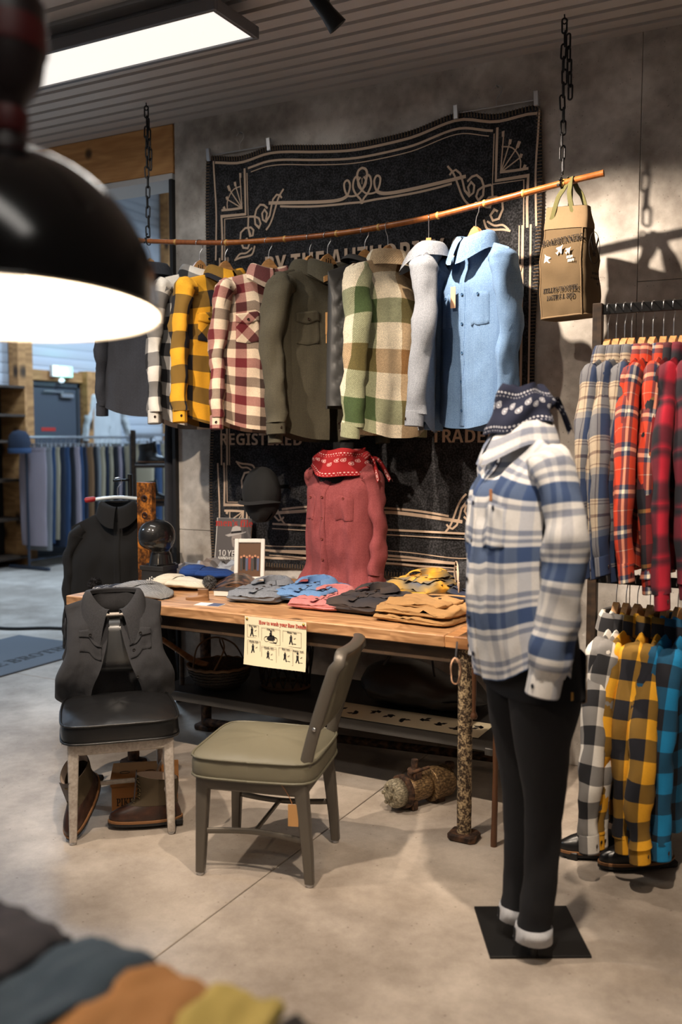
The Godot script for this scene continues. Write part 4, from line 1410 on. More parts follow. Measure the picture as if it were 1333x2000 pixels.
# ---------------------------------------------------------------- canvas bag
func canvas_bag() -> void:
	var x := -1.045
	var t := thing("canvas_tote_bag", "brown canvas tote bag with stencilled print hanging at the right end of the rod", "bag", Vector3(x, rod_y(x), RZ), -24.0)
	var wt := .225
	var dt := .13
	var top := -.095
	var h := .455
	var shape := func(a: float, v: float) -> Vector3:        # round the bag
		var w := lerpf(wt * .94, wt * 1.04, ss(0.0, .5, v)) * .5 
		var d := lerpf(.022, dt * .5, ss(0.0, .55, v))
		var k := 5.0
		var ca := cos(a)
		var sa := sin(a)
		var r := pow(pow(absf(ca), k) + pow(absf(sa), k), -1.0 / k)
		var p := Vector3(ca * r * w, top - v * h, sa * r * d)
		p.x += -.012 * (1.0 - v) + .010 * v
		p.y += -.035 * (1.0 - v) * (p.x / wt + .3) * .9
		p += Vector3(ca, 0, sa) * (.006 * nz.get_noise_3d(p.x * 9.0, p.y * 7.0, p.z * 9.0) + .003 * sin(v * 20.0 + a * 2.0))
		return p
	var mb := MB.new()
	mb.fgrid(61, 30, func(u, v): return shape.call(u * TAU, v), .7, h, true, true)
	mb.fgrid(31, 6, func(u, v):
		var p: Vector3 = shape.call(u * TAU, 1.0)
		var c := Vector3(.01, top - h + .006, 0)
		return p.lerp(c, v), .4, .2, true, true)
	obj("body", mb, M.canvas, t)
	mb = MB.new()
	mb.fgrid(61, 6, func(u, v):
		var p: Vector3 = shape.call(u * TAU, v * .20)
		return p + Vector3(cos(u * TAU) * .004, .001, sin(u * TAU) * .004), .7, .1, true, true)
	obj("folded_top", mb, M.canvas_light, t)
	mb = MB.new()
	mb.fgrid(61, 2, func(u, v):
		var p: Vector3 = shape.call(u * TAU, 0.0)
		return p + Vector3(0, .003, 0) - Vector3(cos(u * TAU), 0, sin(u * TAU)) * .006 * v, .7, .1, true, true)
	obj("rim", mb, M.white, t)
	for s in [[-1.0, .5], [1.0, .5]]:                     # seams along the front corners
		for zz in [-1.0, 1.0]:
			mb = MB.new()
			var pth := []
			for k in 18: pth.append((shape.call(atan2(zz * 1.0, s[0] * 1.0), .20 + .80 * k / 17.0) as Vector3) + Vector3(s[0], 0, zz) * .001)
			mb.tube(pth, [.0032], [], 6)
			obj("piped_seam", mb, M.canvas_light, t)
	mb = MB.new()
	var pb := []
	for k in 31: pb.append((shape.call(TAU * k / 30.0, 1.0) as Vector3) + Vector3(0, .002, 0))
	mb.tube(pb, [.004], [], 6)
	obj("piped_seam", mb, M.canvas_light, t)
	for s in [-1.0, 1.0]:                                   # webbing handles slung over the rod
		mb = MB.new()
		var hp := catmull([Vector3(-.02 + .055 * s, top - .05, .026), Vector3(-.015 + .03 * s, top + .03, .026), Vector3(-.005 + .016 * s, -.03, .020), Vector3(.004 * s, .017, .0), Vector3(.0 + .016 * s, -.03, -.020), Vector3(.01 + .03 * s, top + .03, -.024), Vector3(.02 + .05 * s, top - .06, -.026)], 26)
		mb.tube(hp, [.0125], [.0018], 8, Vector3(1, 0, 0))
		obj("handle", mb, M.webbing, t)
	mb = MB.new()                                         # shoulder strap end hanging behind
	mb.tube(catmull([Vector3(-.10, top - .25, -.05), Vector3(-.125, top - .34, -.045), Vector3(-.12, top - .41, -.03), Vector3(-.085, top - .43, -.02)], 14), [.02], [.003], 8, Vector3(0, 0, 1))
	obj("shoulder_strap", mb, M.webbing, t)
	# stencil print; the front face stands at z = +
	var fz := func(yy: float) -> float: return lerpf(.022, dt * .5, ss(0.0, .55, (top - yy) / h)) + .0045
	var put := func(s: String, px: float, py: float, hh: float, m: Material, st := 1.0, fnt := "Droid Sans Mono") -> void:
		letters(s, hh, m, t, Transform3D(Basis(Vector3.RIGHT, -.10), Vector3(px, py, fz.call(py) as float)), "stencil_lettering", fnt, 700, .001, 1, st)
	put.call("ROADRUNNERS", .003, top - .148, .024, M.stencil, .78, "Droid Serif")
	put.call("BEEP!", .055, top - .222, .011, M.white, .8, "Droid Sans")
	put.call("BEEP!", .062, top - .237, .011, M.white, .8, "Droid Sans")
	put.call("KULLUS TROOPERS", .012, top - .345, .019, M.stencil, .68, "Droid Serif")
	put.call("106TH F.I. SQD", .012, top - .375, .019, M.stencil, .72, "Droid Serif")
	for k in 3:
		var c: Vector2 = [Vector2(-.062, top - .215), Vector2(.0, top - .185), Vector2(.045, top - .195)][k]
		var an: float = [.5, -.75, -.85][k]
		mb = MB.new()
		var pg := PackedVector2Array([Vector2(0, .024), Vector2(.004, .012), Vector2(.018, -.004), Vector2(.018, -.009), Vector2(.004, -.006), Vector2(.003, -.016), Vector2(.009, -.022), Vector2(-.009, -.022), Vector2(-.003, -.016), Vector2(-.004, -.006), Vector2(-.018, -.009), Vector2(-.018, -.004), Vector2(-.004, .012)])
		var sc: float = [1.0, 1.0, .75][k]
		var pg2 := PackedVector2Array()
		for q in pg: pg2.append(q * sc)
		mb.prism(pg2, .001, Vector3(c.x, c.y, (fz.call(c.y) as float) + .0005), Basis(Vector3.BACK, an))
		obj("airplane_print", mb, M.white, t)
	# winged emblem and small print on the side
	var sx := wt * .52 + .0045
	var side := Basis(Vector3.UP, PI / 2)
	mb = MB.new()
	var ring := []
	for k in 33: ring.append(Vector3(sx + .002, top - .19 + sin(TAU * k / 32.0) * .062, cos(TAU * k / 32.0) * .034))
	mb.tube(ring, [.0012], [], 5, Vector3(1, 0, 0), false)
	for s in [-1.0, 1.0]:
		mb.prism(PackedVector2Array([Vector2(s * .004, -.02), Vector2(s * .026, .03), Vector2(s * .022, .045), Vector2(s * .012, .02)]), .001, Vector3(sx + .002, top - .19, 0), side)
	var star := PackedVector2Array()
	for k in 10: star.append(Vector2(sin(TAU * k / 10.0), cos(TAU * k / 10.0)) * (.014 if k % 2 == 0 else .006))
	mb.prism(star, .001, Vector3(sx + .002, top - .215, 0), side)
	obj("winged_emblem", mb, M.stencil, t)
	for k in 4:                                             # worn small print, no longer readable
		mb = MB.new()
		for q in [5, 6, 5, 3][k]: mb.box(Vector3(sx + .002, top - .29 - .020 * k, -.026 + .0085 * q), Vector3(.001, .010 - .003 * ((q + k) % 2), .005))
		obj("worn_print", mb, M.stencil, t)

# ---------------------------------------------------------------- work table
func table() -> void:
	var t := thing("work_table", "long rustic work table with plank top and peeling round legs", "table", Vector3(0, 0, 0))
	var x0 := -3.157
	var x1 := -1.19
	var z := -3.208
	for k in 4:
		obj("plank", boxm(Vector3((x0 + x1 - .10) * .5, TY - .0225 - .0008 * (k % 2), z - .119 - .2385 * k), Vector3(x1 - x0 - .10, .045, .2365), .004), M.wood_top[k % 3], t)
	obj("end_cleat", boxm(Vector3(x1 - .05, TY - .0225, z - .477), Vector3(.098, .046, .954), .004), M.wood_cleat, t)
	obj("apron", boxm(Vector3(-2.05, TY - .078, z - .05), Vector3(1.86, .062, .03), .004), M.dark_wood, t)
	obj("apron", boxm(Vector3(-2.05, TY - .078, z - .86), Vector3(1.86, .062, .03), .004), M.dark_wood, t)
	for l in [[-1.225, -3.26, 0], [-2.85, -3.30, 1], [-1.225, -4.08, 1], [-2.88, -3.90, 1]]:
		var mb := MB.new()
		var pth := []
		var ra := []
		for k in 16:
			var f := k / 15.0
			pth.append(Vector3(l[0], lerpf(.028, TY - .045, f), l[1]))
			ra.append(.0275 + .0015 * nz.get_noise_2d(f * 9.0 + l[0] * 3.0, l[1]))
		mb.tube(pth, ra, [], 16)
		var lg := obj("leg", mb, M.peeled if l[2] == 0 else M.rust, t)
		mb = MB.new()
		mb.prism(PackedVector2Array([Vector2(-.055, -.03), Vector2(-.04, -.045), Vector2(.04, -.045), Vector2(.055, -.03), Vector2(.055, .03), Vector2(.04, .045), Vector2(-.04, .045), Vector2(-.055, .03)]), .028, Vector3(l[0], .014, l[1]), Basis(Vector3.RIGHT, PI / 2), .006)
		obj("foot_plate", mb, M.rust, lg)
	var sh := thing("steel_shelf", "dark steel lower shelf under the work table", "shelf", Vector3(-2.03, .30, -3.79))
	obj("deck", boxm(Vector3(0, 0, 0), Vector3(1.70, .02, .58), .003), M.black_wood, sh)
	for s in [-1.0, 1.0]:
		obj("angle_rail", boxm(Vector3(0, -.012, s * .292), Vector3(1.72, .045, .008), .002), M.old_steel, sh)
		obj("cross_bar", boxm(Vector3(s * .82, -.035, 0), Vector3(.04, .03, .60), .003), M.old_steel, sh)
	var mb2 := MB.new()
	mb2.rod(Vector3(-2.86, .05, -3.86), Vector3(-1.26, .05, -4.05), .02, 10)
	tag(obj("floor_rail", mb2, M.rust), "rusty round rail on the floor under the table", "rail")
	# wash guide pinned to the front edge
	var w := thing("wash_guide_poster", "cream paper poster about washing raw denim pinned to the table edge", "poster", Vector3(-2.018, TY - .004, z + .003), 0.0)
	var mb := MB.new()
	var pw := .292
	var ph := .198
	mb.fgrid(14, 12, func(u, v): return Vector3((u - .5) * pw, -v * ph, .004 + .012 * v * v + .004 * sin(u * 5.0) * v))
	mb.fgrid(14, 12, func(u, v): return Vector3((u - .5) * pw, -v * ph, .0034 + .012 * v * v + .004 * sin(u * 5.0) * v), 1, 1, false, true)
	obj("sheet", mb, M.paper, w)
	var sz := func(x: float, y: float) -> float: return .004 + .012 * (y / ph) * (y / ph) + .004 * sin((x / pw + .5) * 5.0) * (-y / ph) + .0008
	for s in [-1.0, 1.0]:
		mb = MB.new()
		mb.lathe([Vector2(0, .004), Vector2(.004, .003), Vector2(.0055, 0), Vector2(0, 0)], 10, Vector3(s * (pw * .5 - .012), -.010, .006), Basis(Vector3.RIGHT, PI / 2))
		obj("brass_pin", mb, M.brass, w)
	letters("How to wash your Raw Denim", .0145, M.red_ink, w, Transform3D(Basis(), Vector3(.035, -.020, sz.call(.03, -.02) + .001)), "heading", "Droid Serif", 700, .0008, 1, .74)
	var cells := [Rect2(-.132, -.085, .055, .052), Rect2(-.062, -.105, .088, .066), Rect2(.038, -.105, .085, .062), Rect2(-.128, -.158, .062, .062), Rect2(-.058, -.180, .07, .066), Rect2(.022, -.180, .066, .068), Rect2(.095, -.180, .035, .066)]
	for i in cells.size():
		var r: Rect2 = cells[i]
		var pz: float = (sz.call(r.get_center().x, r.get_center().y) as float) + .0008
		mb = MB.new()
		var tilt := Basis(Vector3.RIGHT, -.02)
		if i < 6:
			for e in [[Vector2(r.position.x, r.get_center().y), Vector2(.0008, r.size.y)], [Vector2(r.end.x, r.get_center().y), Vector2(.0008, r.size.y)], [Vector2(r.get_center().x, r.position.y), Vector2(r.size.x, .0008)], [Vector2(r.get_center().x, r.end.y), Vector2(r.size.x, .0008)]]:
				mb.box(Vector3(e[0].x, e[0].y, pz), Vector3(e[1].x, e[1].y, .0004))
		var c := r.get_center()
		if i == 1:                                   # motorcycle and rider
			for s in [-1.0, 1.0]:
				var ring := []
				for k in 17: ring.append(Vector3(c.x + s * .020 + cos(TAU * k / 16.0) * .011, c.y - .012 + sin(TAU * k / 16.0) * .011, pz))
				mb.tube(ring, [.0018], [.0004], 4, Vector3(0, 0, 1), false)
			mb.prism(PackedVector2Array([Vector2(-.02, -.012), Vector2(-.008, -.018), Vector2(.01, -.018), Vector2(.02, -.012), Vector2(.016, .004), Vector2(.004, .006), Vector2(-.012, .0)]), .0006, Vector3(c.x, c.y, pz))
			mb.prism(PackedVector2Array([Vector2(-.006, .0), Vector2(.004, .0), Vector2(.006, .012), Vector2(.001, .018), Vector2(-.005, .014)]), .0006, Vector3(c.x, c.y, pz))
			mb.prism(_disc(.0045, 8), .0006, Vector3(c.x + .001, c.y + .021, pz))
			mb.box(Vector3(c.x, c.y - .026, pz), Vector3(.055, .003, .0005))
		else:                                        # a little figure
			var k := .8 if i != 6 else 1.1
			mb.prism(_disc(.0040 * k, 8), .0006, Vector3(c.x - .004, c.y + .017 * k, pz))
			mb.prism(PackedVector2Array([Vector2(-.006, .010), Vector2(.005, .010), Vector2(.004, -.004), Vector2(.009, -.022), Vector2(.004, -.022), Vector2(.0, -.008), Vector2(-.006, -.022), Vector2(-.010, -.021), Vector2(-.005, -.004)]), .0006, Vector3(c.x - .004, c.y, pz))
			mb.box(Vector3(c.x + .012, c.y - .018, pz), Vector3(.014, .002, .0005))
			mb.box(Vector3(c.x + .013, c.y + .004, pz), Vector3(.010, .0015, .0005), 0, Basis(Vector3.BACK, .6))
		obj("drawing", mb, M.ink, w)
		letters(["Dry 'em", "Use 'em", "Wear 'em", "Walk 'em", "Wash 'em", "Dry 'em", "Enjoy 'em!"][i], .007, M.ink, w, Transform3D(Basis(), Vector3(c.x, r.end.y - .004, pz + .0005)), "caption", "Droid Sans", 700, .0005)

func _disc(r: float, n: int) -> PackedVector2Array:
	var p := PackedVector2Array()
	for k in n: p.append(Vector2(cos(TAU * k / n), sin(TAU * k / n)) * r)
	return p

# ---------------------------------------------------------------- goods on the table
func slab(w: float, d: float, h: float, sd: float, layers := 1, sag := .25, rows := 26) -> MB:
	# soft folded cloth: rounded edges, low wrinkles, fold lines on the near edge
	var mb := MB.new()
	var f := func(u: float, v: float) -> Vector3:           # u round the section, v along depth
		var a := u * TAU
		var ca := cos(a)
		var sa := sin(a)
		var k := 4.5
		var r := pow(pow(absf(ca), k) + pow(absf(sa), k), -1.0 / k)
		var z := (v - .5) * d
		var end := 1.0 - pow(absf(v - .5) * 2.0, 10.0) * .7
		var x := ca * r * w * .5 * (1.0 - .10 * pow(absf(v - .5) * 2.0, 6.0))
		var y := (sa * r * .5 * end + .5) * h
		if sa > 0.0:
			y += h * sag * nz.get_noise_2d(x * 9.0 + sd, z * 8.0 + sd) + .006 * nz.get_noise_2d(x * 25.0, z * 20.0 + sd)
		y *= 1.0
		x += .006 * nz.get_noise_2d(z * 10.0 + sd, y * 30.0)
		if layers > 1: x += .004 * sin((y / h) * PI * 2.0 * layers) * absf(ca)
		return Vector3(x, maxf(y, .001), z + .008 * nz.get_noise_2d(x * 12.0 + sd, y * 40.0) * absf(v - .5) * 2.0)
	mb.fgrid(49, rows, f, w * 2.2, d, true, true)
	for e in 2:
		mb.fgrid(25, 3, func(u, v):
			var q := f.call(u, float(e)) as Vector3
			return q.lerp(Vector3(0, h * .5, (e - .5) * (d - .004)), v), w * 2.2, h, true, e == 0)
	return mb

func folded_shirt(label: String, at: Vector3, turn: float, m: Material, w := .25, d := .33, h := .045, sd := 1.0, tilt := 0.0, flap := false, cm: Material = null) -> Node3D:
	var t := thing("folded_shirt", label, "shirt", at, turn, "folded shirts on the table")
	t.rotation.x = deg_to_rad(tilt)
	obj("folded_body", slab(w, d, h, sd, 2, .12), m, t)
	var zb := -d * .5 + .052
	var mb := MB.new()
	for s in [-1.0, 1.0]:                         # two collar leaves with a low stand inside
		mb.fgrid(16, 7, func(u, v):
			var th: float = deg_to_rad(u * 150.0)
			var a := Vector3(s * sin(th) * .050, h + .032 - .010 * u, zb + .05 - cos(th) * .048)
			var b := Vector3(s * (sin(th) * .088 + .016 * u), h + .010, zb + .05 - cos(th) * .074 + .040 * u * u)
			return a.lerp(b, v) + Vector3(0, .010 * sin(v * PI) + .003 * nz.get_noise_2d(u * 4.0 + sd, v * 3.0), 0), .2, .07, false, s > 0.0)
		mb.fgrid(16, 4, func(u, v):
			var th: float = deg_to_rad(u * 150.0)
			return Vector3(s * sin(th) * (.050 - .004 * v), h + .032 - .010 * u - .028 * v, zb + .05 - cos(th) * (.048 - .004 * v)), .2, .04, false, s < 0.0)
	obj("collar", mb, cm if cm else m, t)
	mb = MB.new()
	mb.fgrid(4, 20, func(u, v):
		var z := lerpf(-d * .5 + .115, d * .5 - .006, v)
		var x: float = (u - .5) * .032
		return Vector3(x, h * (1.0 + .12 * nz.get_noise_2d(x * 9.0 + sd, z * 8.0 + sd)) + .006 * nz.get_noise_2d(x * 25.0, z * 20.0 + sd) + .0030, z), .03, d)
	obj("placket", mb, m, t)
	for k in 3:
		var z := -d * .5 + .14 + k * .075
		var b := inst("button", _button().mesh(), M.horn, t)
		b.position = Vector3(0, h * (1.0 + .12 * nz.get_noise_2d(sd, z * 8.0 + sd)) + .006 * nz.get_noise_2d(0.0, z * 20.0 + sd) + .005, z)
	for s in [-1.0, 1.0]:
		mb = MB.new()
		var pu: float = s * w * .25
		mb.fgrid(8, 8, func(u, v):
			var x: float = pu + (u - .5) * w * .34
			var z := lerpf(.0, .085 if flap else .14, v) - .02
			return Vector3(x, h * (1.0 + .12 * nz.get_noise_2d(x * 9.0 + sd, z * 8.0 + sd)) + .006 * nz.get_noise_2d(x * 25.0, z * 20.0 + sd) + .0045 * (1.0 if u > 0.0 and u < 1.0 and v > 0.0 and v < 1.0 else .2), z), w * .34, .1)
		obj("pocket", mb, m, t)
	return t

func beanie(label: String, at: Vector3, turn: float, m: Material, cuff: Material, pom: Material = null, w := .20, l := .24, h := .04, tag_m: Material = null) -> Node3D:
	var t := thing("knit_beanie", label, "beanie", at, turn, "knit beanies on the table")
	var ribs := func(x: float) -> float: return .0016 * absf(sin(x * 260.0))
	var mb := MB.new()
	mb.fgrid(97, 16, func(u, v):
		var a: float = u * TAU
		var wd: float = w * .5 * sqrt(maxf(.02, 1.0 - pow(v, 2.6) * .97))
		var hh: float = h * .5 * (1.0 - .35 * v) * sqrt(maxf(.03, 1.0 - pow(v, 6.0)))
		var p := Vector3(cos(a) * wd, hh + sin(a) * hh + .002, -v * l * .72)
		return p + Vector3(0, ribs.call(p.x) * (1.0 if sin(a) > 0.0 else 0.0) + .004 * nz.get_noise_2d(p.x * 14.0, p.z * 14.0 + at.x * 9.0), 0), w * 2.0, l, true, true)
	obj("crown", mb, m, t)
	mb = MB.new()
	mb.fgrid(97, 6, func(u, v):
		var a: float = u * TAU
		var e := 1.0 - .25 * pow(absf(v - .5) * 2.0, 4.0)
		var p := Vector3(cos(a) * (w * .5 + .006) * e, h * .5 + sin(a) * (h * .5 + .007) * e + .004, (v - .5) * l * .36 + .02)
		return p + Vector3(0, ribs.call(p.x) * (1.0 if sin(a) > 0.0 else 0.0), 0), w * 2.0, .08, true, true)
	obj("cuff", mb, cuff, t)
	if tag_m:
		obj("woven_label", boxm(Vector3(.0, h + .010, .02), Vector3(.05, .002, .03), .0008), tag_m, t)
	if pom:
		obj("pompom", _pom(.034, Vector3(0, .030, -l * .74)), pom, t)
	return t

func _pom(r: float, c: Vector3) -> MB:
	var mb := MB.new()
	var g := RandomNumberGenerator.new()
	g.seed = 77
	mb.lathe([Vector2(0, -r * .8), Vector2(r * .5, -r * .68), Vector2(r * .8, 0), Vector2(r * .5, r * .68), Vector2(0, r * .8)], 14, c)
	for k in 420:
		var d := Vector3(g.randfn(), g.randfn(), g.randfn()).normalized()
		var e := (d + Vector3(g.randfn(), g.randfn(), g.randfn()) * .25).normalized()
		mb.tube([c + d * r * .7, c + d * r * .8 + e * r * .25], [.0022, .0008], [], 4, Vector3(.3, .5, .8), false)
	return mb

func table_goods() -> void:
	var mb := MB.new()
	# display head on a black box
	var bx := thing("display_box", "small black box with printed crown under the glossy head", "box", Vector3(-2.985, TY, -3.67), 4.0)
	obj("carton", boxm(Vector3(0, .042, 0), Vector3(.125, .084, .125), .002), M.black_card, bx)
	obj("lid", boxm(Vector3(0, .088, 0), Vector3(.135, .022, .135), .002), M.black_card, bx)
	letters("PIKE BROTHERS", .010, M.white, bx, Transform3D(Basis(), Vector3(0, .016, .0632)), "lettering", "Droid Serif", 700, .0006)
	mb = MB.new()
	for k in 3: mb.prism(_disc(.0035, 8), .0006, Vector3((k - 1) * .012, .046 if k == 1 else .040, .0632))
	for k in 3: mb.box(Vector3((k - 1) * .012, .033, .0632), Vector3(.005, .009, .0006))
	for k in 2: mb.box(Vector3((k - .5) * .05, .03, .0632), Vector3(.014, .004, .0006))
	obj("crown_mark", mb, M.white, bx)
	var hd := thing("glossy_bust", "glossy black abstract display head standing on a small black box", "mannequin head", Vector3(-2.985, TY + .099, -3.67), -20.0)
	mb = MB.new()
	mb.fgrid(41, 34, func(u, v):
		var a: float = u * TAU
		var y: float = (1.0 - v) * .225
		var r := 0.0
		var fz := 0.0
		if y < .055:
			r = lerpf(.056, .046, y / .055)
			fz = -.010
		else:
			var q := (y - .055) / .170
			r = .046 * (1.0 - ss(0.0, .18, q)) + ss(0.0, .18, q) * .083 * pow(maxf(0.0, 1.0 - pow(absf(q - .52) / .485, 2.3)), .5)
			fz = -.010 + .022 * ss(.0, .3, q)
		return Vector3(cos(a) * r * .90, y, sin(a) * r * 1.14 + fz), 1, 1, true, true)
	mb.box(Vector3(0, .004, -.01), Vector3(.10, .008, .11), .003)
	obj("head", mb, M.gloss_black, hd)
	# drilled wooden board standing behind
	var pk := thing("wooden_board", "upright dark orange wooden board with two drilled holes behind the head", "board", Vector3(-3.105, TY, -3.725), 6.0)
	mb = MB.new()
	var csg := CSGCombiner3D.new()
	csg.name = "board"
	var bb := CSGBox3D.new()
	bb.size = Vector3(.088, .50, .034)
	bb.position = Vector3(0, .25, 0)
	bb.name = "solid"
	csg.add_child(bb)
	for y in [.42, .335]:
		var cy := CSGCylinder3D.new()
		cy.radius = .0095
		cy.height = .1
		cy.sides = 18
		cy.rotation.x = PI / 2
		cy.position = Vector3(0, y, 0)
		cy.operation = CSGShape3D.OPERATION_SUBTRACTION
		cy.name = "hole"
		csg.add_child(cy, true)
	csg.material_override = tri(M.orange_wood, 3.0)
	pk.add_child(csg)
	for y in [.42, .335]:
		mb = MB.new()
		mb.lathe([Vector2(.0095, -.001), Vector2(.0095, .0015), Vector2(.017, .0015), Vector2(.018, -.001)], 18, Vector3(0, y, .0175), Basis(Vector3.RIGHT, PI / 2))
		obj("worn_ring", mb, M.leather_brown, pk)
	# magazines and framed photograph
	var mg := thing("magazine", "magazine with portrait of a man in a hat leaning against the blanket", "magazine", Vector3(-2.87, TY + .02, -4.12), 8.0)
	mg.rotation.x = -.16
	obj("pages", boxm(Vector3(0, .14, -.005), Vector3(.205, .28, .010), .001), M.paper_white, mg)
	obj("cover", boxm(Vector3(.002, .143, .0005), Vector3(.200, .272, .0012)), M.cover_grey, mg)
	letters("men's file", .034, M.red_ink, mg, Transform3D(Basis(), Vector3(.0, .252, .0014)), "masthead", "Droid Serif", 700, .0006, 1, .95)
	letters("10 YEAR", .030, M.white, mg, Transform3D(Basis(), Vector3(-.082, .092, .0026)), "cover_line", "Droid Sans", 400, .0006, 0)
	letters("ANNIVERSARY", .015, M.white, mg, Transform3D(Basis(), Vector3(-.082, .066, .0026)), "cover_line", "Droid Sans", 700, .0006, 0)
	letters("20", .030, M.ink, mg, Transform3D(Basis(), Vector3(-.082, .034, .0026)), "cover_line", "Droid Sans", 700, .0006, 0)
	mb = MB.new()                                              # portrait print
	mb.prism(PackedVector2Array([Vector2(-.05, .0), Vector2(-.03, .05), Vector2(-.005, .062), Vector2(.02, .06), Vector2(.055, .05), Vector2(.07, .0)]), .0004, Vector3(.02, .055, .0014))
	obj("portrait_print", mb, M.print_dark, mg)
	mb = MB.new()
	mb.prism(PackedVector2Array([Vector2(-.026, .0), Vector2(-.018, -.034), Vector2(.0, -.048), Vector2(.02, -.04), Vector2(.03, -.012), Vector2(.03, .03), Vector2(-.024, .03)]), .0004, Vector3(.018, .165, .0017))
	mb.prism(PackedVector2Array([Vector2(-.010, -.0), Vector2(.014, .0), Vector2(.022, -.03), Vector2(.0, -.05), Vector2(-.016, -.03)]), .0004, Vector3(.022, .125, .0016))
	obj("portrait_print", mb, M.print_skin, mg)
	mb = MB.new()
	mb.prism(PackedVector2Array([Vector2(-.062, -.004), Vector2(-.03, .006), Vector2(-.02, .04), Vector2(.0, .048), Vector2(.026, .042), Vector2(.034, .012), Vector2(.062, .02), Vector2(.058, .012), Vector2(.0, -.002), Vector2(-.04, -.012)]), .0004, Vector3(.014, .192, .0020))
	obj("portrait_print", mb, M.print_hat, mg)
	mb = MB.new()
	mb.prism(PackedVector2Array([Vector2(-.029, .004), Vector2(-.026, .016), Vector2(.034, .024), Vector2(.034, .012)]), .0004, Vector3(.014, .192, .0024))
	for s in [-1.0, 1.0]: mb.box(Vector3(.018 + s * .012, .168, .0022), Vector3(.009, .0028, .0004))
	mb.box(Vector3(.017, .132, .0022), Vector3(.014, .003, .0004))
	mb.prism(PackedVector2Array([Vector2(-.002, .0), Vector2(.004, -.02), Vector2(-.006, -.02)]), .0004, Vector3(.017, .164, .0022))
	obj("portrait_print", mb, M.ink, mg)
	var fr := thing("framed_photograph", "white picture frame with group photograph leaning by the magazine", "picture frame", Vector3(-2.622, TY + .012, -3.92), 26.0)
	fr.rotation.x = -.22
	mb = MB.new()
	for s in [-1.0, 1.0]:
		mb.box(Vector3(s * .066, .105, 0), Vector3(.020, .210, .016), .003)
		mb.box(Vector3(0, .105 + s * .095, 0), Vector3(.114, .020, .016), .003)
	obj("frame", mb, M.white, fr)
	obj("backing", boxm(Vector3(0, .105, -.004), Vector3(.115, .175, .004)), M.kraft, fr)
	obj("photograph", boxm(Vector3(0, .105, -.001), Vector3(.114, .172, .001)), M.photo_brown, fr)
	for k in 7:
		mb = MB.new()
		var px := -.042 + .014 * k
		var py := .118 + .006 * (k % 2)
		mb.prism(_disc(.006, 8), .0004, Vector3(px, py, .0004))
		obj("photo_face", mb, M.print_face, fr)
		mb = MB.new()
		mb.prism(PackedVector2Array([Vector2(-.007, -.006), Vector2(.007, -.006), Vector2(.006, -.036), Vector2(.005, -.068), Vector2(-.005, -.068), Vector2(-.006, -.036)]), .0004, Vector3(px, py, .0003))
		obj("photo_figure", mb, [M.print_dark, M.print_red, M.print_blue, M.ink][(k * 3) % 4], fr)
	mb = MB.new()
	mb.box(Vector3(0, .075, -.045), Vector3(.03, .15, .004), .001, Basis(Vector3.RIGHT, .42))
	obj("easel_leg", mb, M.kraft, fr)
	# beanies
	beanie("black and white patterned beanie with black pompom at the table's left front corner", Vector3(-2.985, TY, -3.36), 80.0, M.nordic, M.nordic, M.black_yarn, .12, .22, .036)
	beanie("grey knit beanie with grey pompom near the front table edge", Vector3(-2.875, TY, -3.40), 72.0 + 180.0, M.grey_knit, M.grey_knit, null, .22, .28, .048)
	mb = _pom(.036, Vector3.ZERO)
	beanie("cream knit beanie with grey pompom between grey and blue beanies", Vector3(-2.86, TY + .008, -3.62), 96.0 + 180.0, M.cream_knit, M.cream_knit, M.grey_yarn, .19, .27, .046)
	beanie("royal blue knit beanie with white label", Vector3(-2.88, TY + .022, -3.84), 110.0 + 180.0, M.blue_knit, M.blue_knit, null, .20, .28, .050, M.white)
	var sc := thing("wool_scarf", "pale grey and brown striped wool scarf heaped at the back of the table", "scarf", Vector3(-2.93, TY, -4.02), 20.0)
	obj("scarf", slab(.36, .16, .062, 5.0, 3, .9), M.scarf, sc)
	# printed matter
	var cu := thing("curled_magazine", "dark magazine with curling cover lying among the beanies", "magazine", Vector3(-2.60, TY, -3.78), 30.0)
	mb = MB.new()
	mb.fgrid(22, 8, func(u, v):
		var a: float = u * 2.6
		return Vector3(-.10 + u * .20, .012 + .040 * sin(u * PI) * (1.0 - .3 * v), (v - .5) * .27), .2, .27)
	mb.fgrid(22, 2, func(u, v): return Vector3(-.10 + u * .20, v * (.012 + .040 * sin(u * PI) * .7), .135), .2, .05)
	obj("curled_cover", mb, M.print_collage, cu)
	obj("pages", boxm(Vector3(0, .005, 0), Vector3(.20, .010, .27), .001), M.paper_white, cu)
	var bk := thing("photo_book", "thick photo book with dark cover beside the grey folded shirt", "book", Vector3(-2.475, TY, -3.66), 12.0)
	obj("pages", boxm(Vector3(0, .014, 0), Vector3(.20, .024, .25), .001), M.paper_white, bk)
	obj("cover", boxm(Vector3(0, .0275, 0), Vector3(.205, .003, .255), .001), M.cover_dark, bk)
	mb = MB.new()
	for k in 5: mb.box(Vector3(-.06 + .03 * k, .0295, .02 - .015 * k), Vector3(.05, .0006, .006), 0.0, Basis(Vector3.UP, .5))
	obj("cover_print", mb, M.leather_tan, bk)
	var fly := thing("flyer", "pale printed flyer lying at the front edge of the table", "flyer", Vector3(-2.43, TY, -3.325), 8.0)
	obj("sheet", boxm(Vector3(0, .0012, 0), Vector3(.12, .0012, .07)), M.paper_white, fly)
	obj("printed_field", boxm(Vector3(.030, .0022, 0), Vector3(.055, .0006, .068)), M.print_blue, fly)
	var fl2 := thing("flyer", "thin white leaflet behind the patterned beanie", "flyer", Vector3(-3.00, TY, -3.545), -6.0)
	obj("sheet", boxm(Vector3(0, .0012, 0), Vector3(.10, .0012, .09)), M.paper_white, fl2)
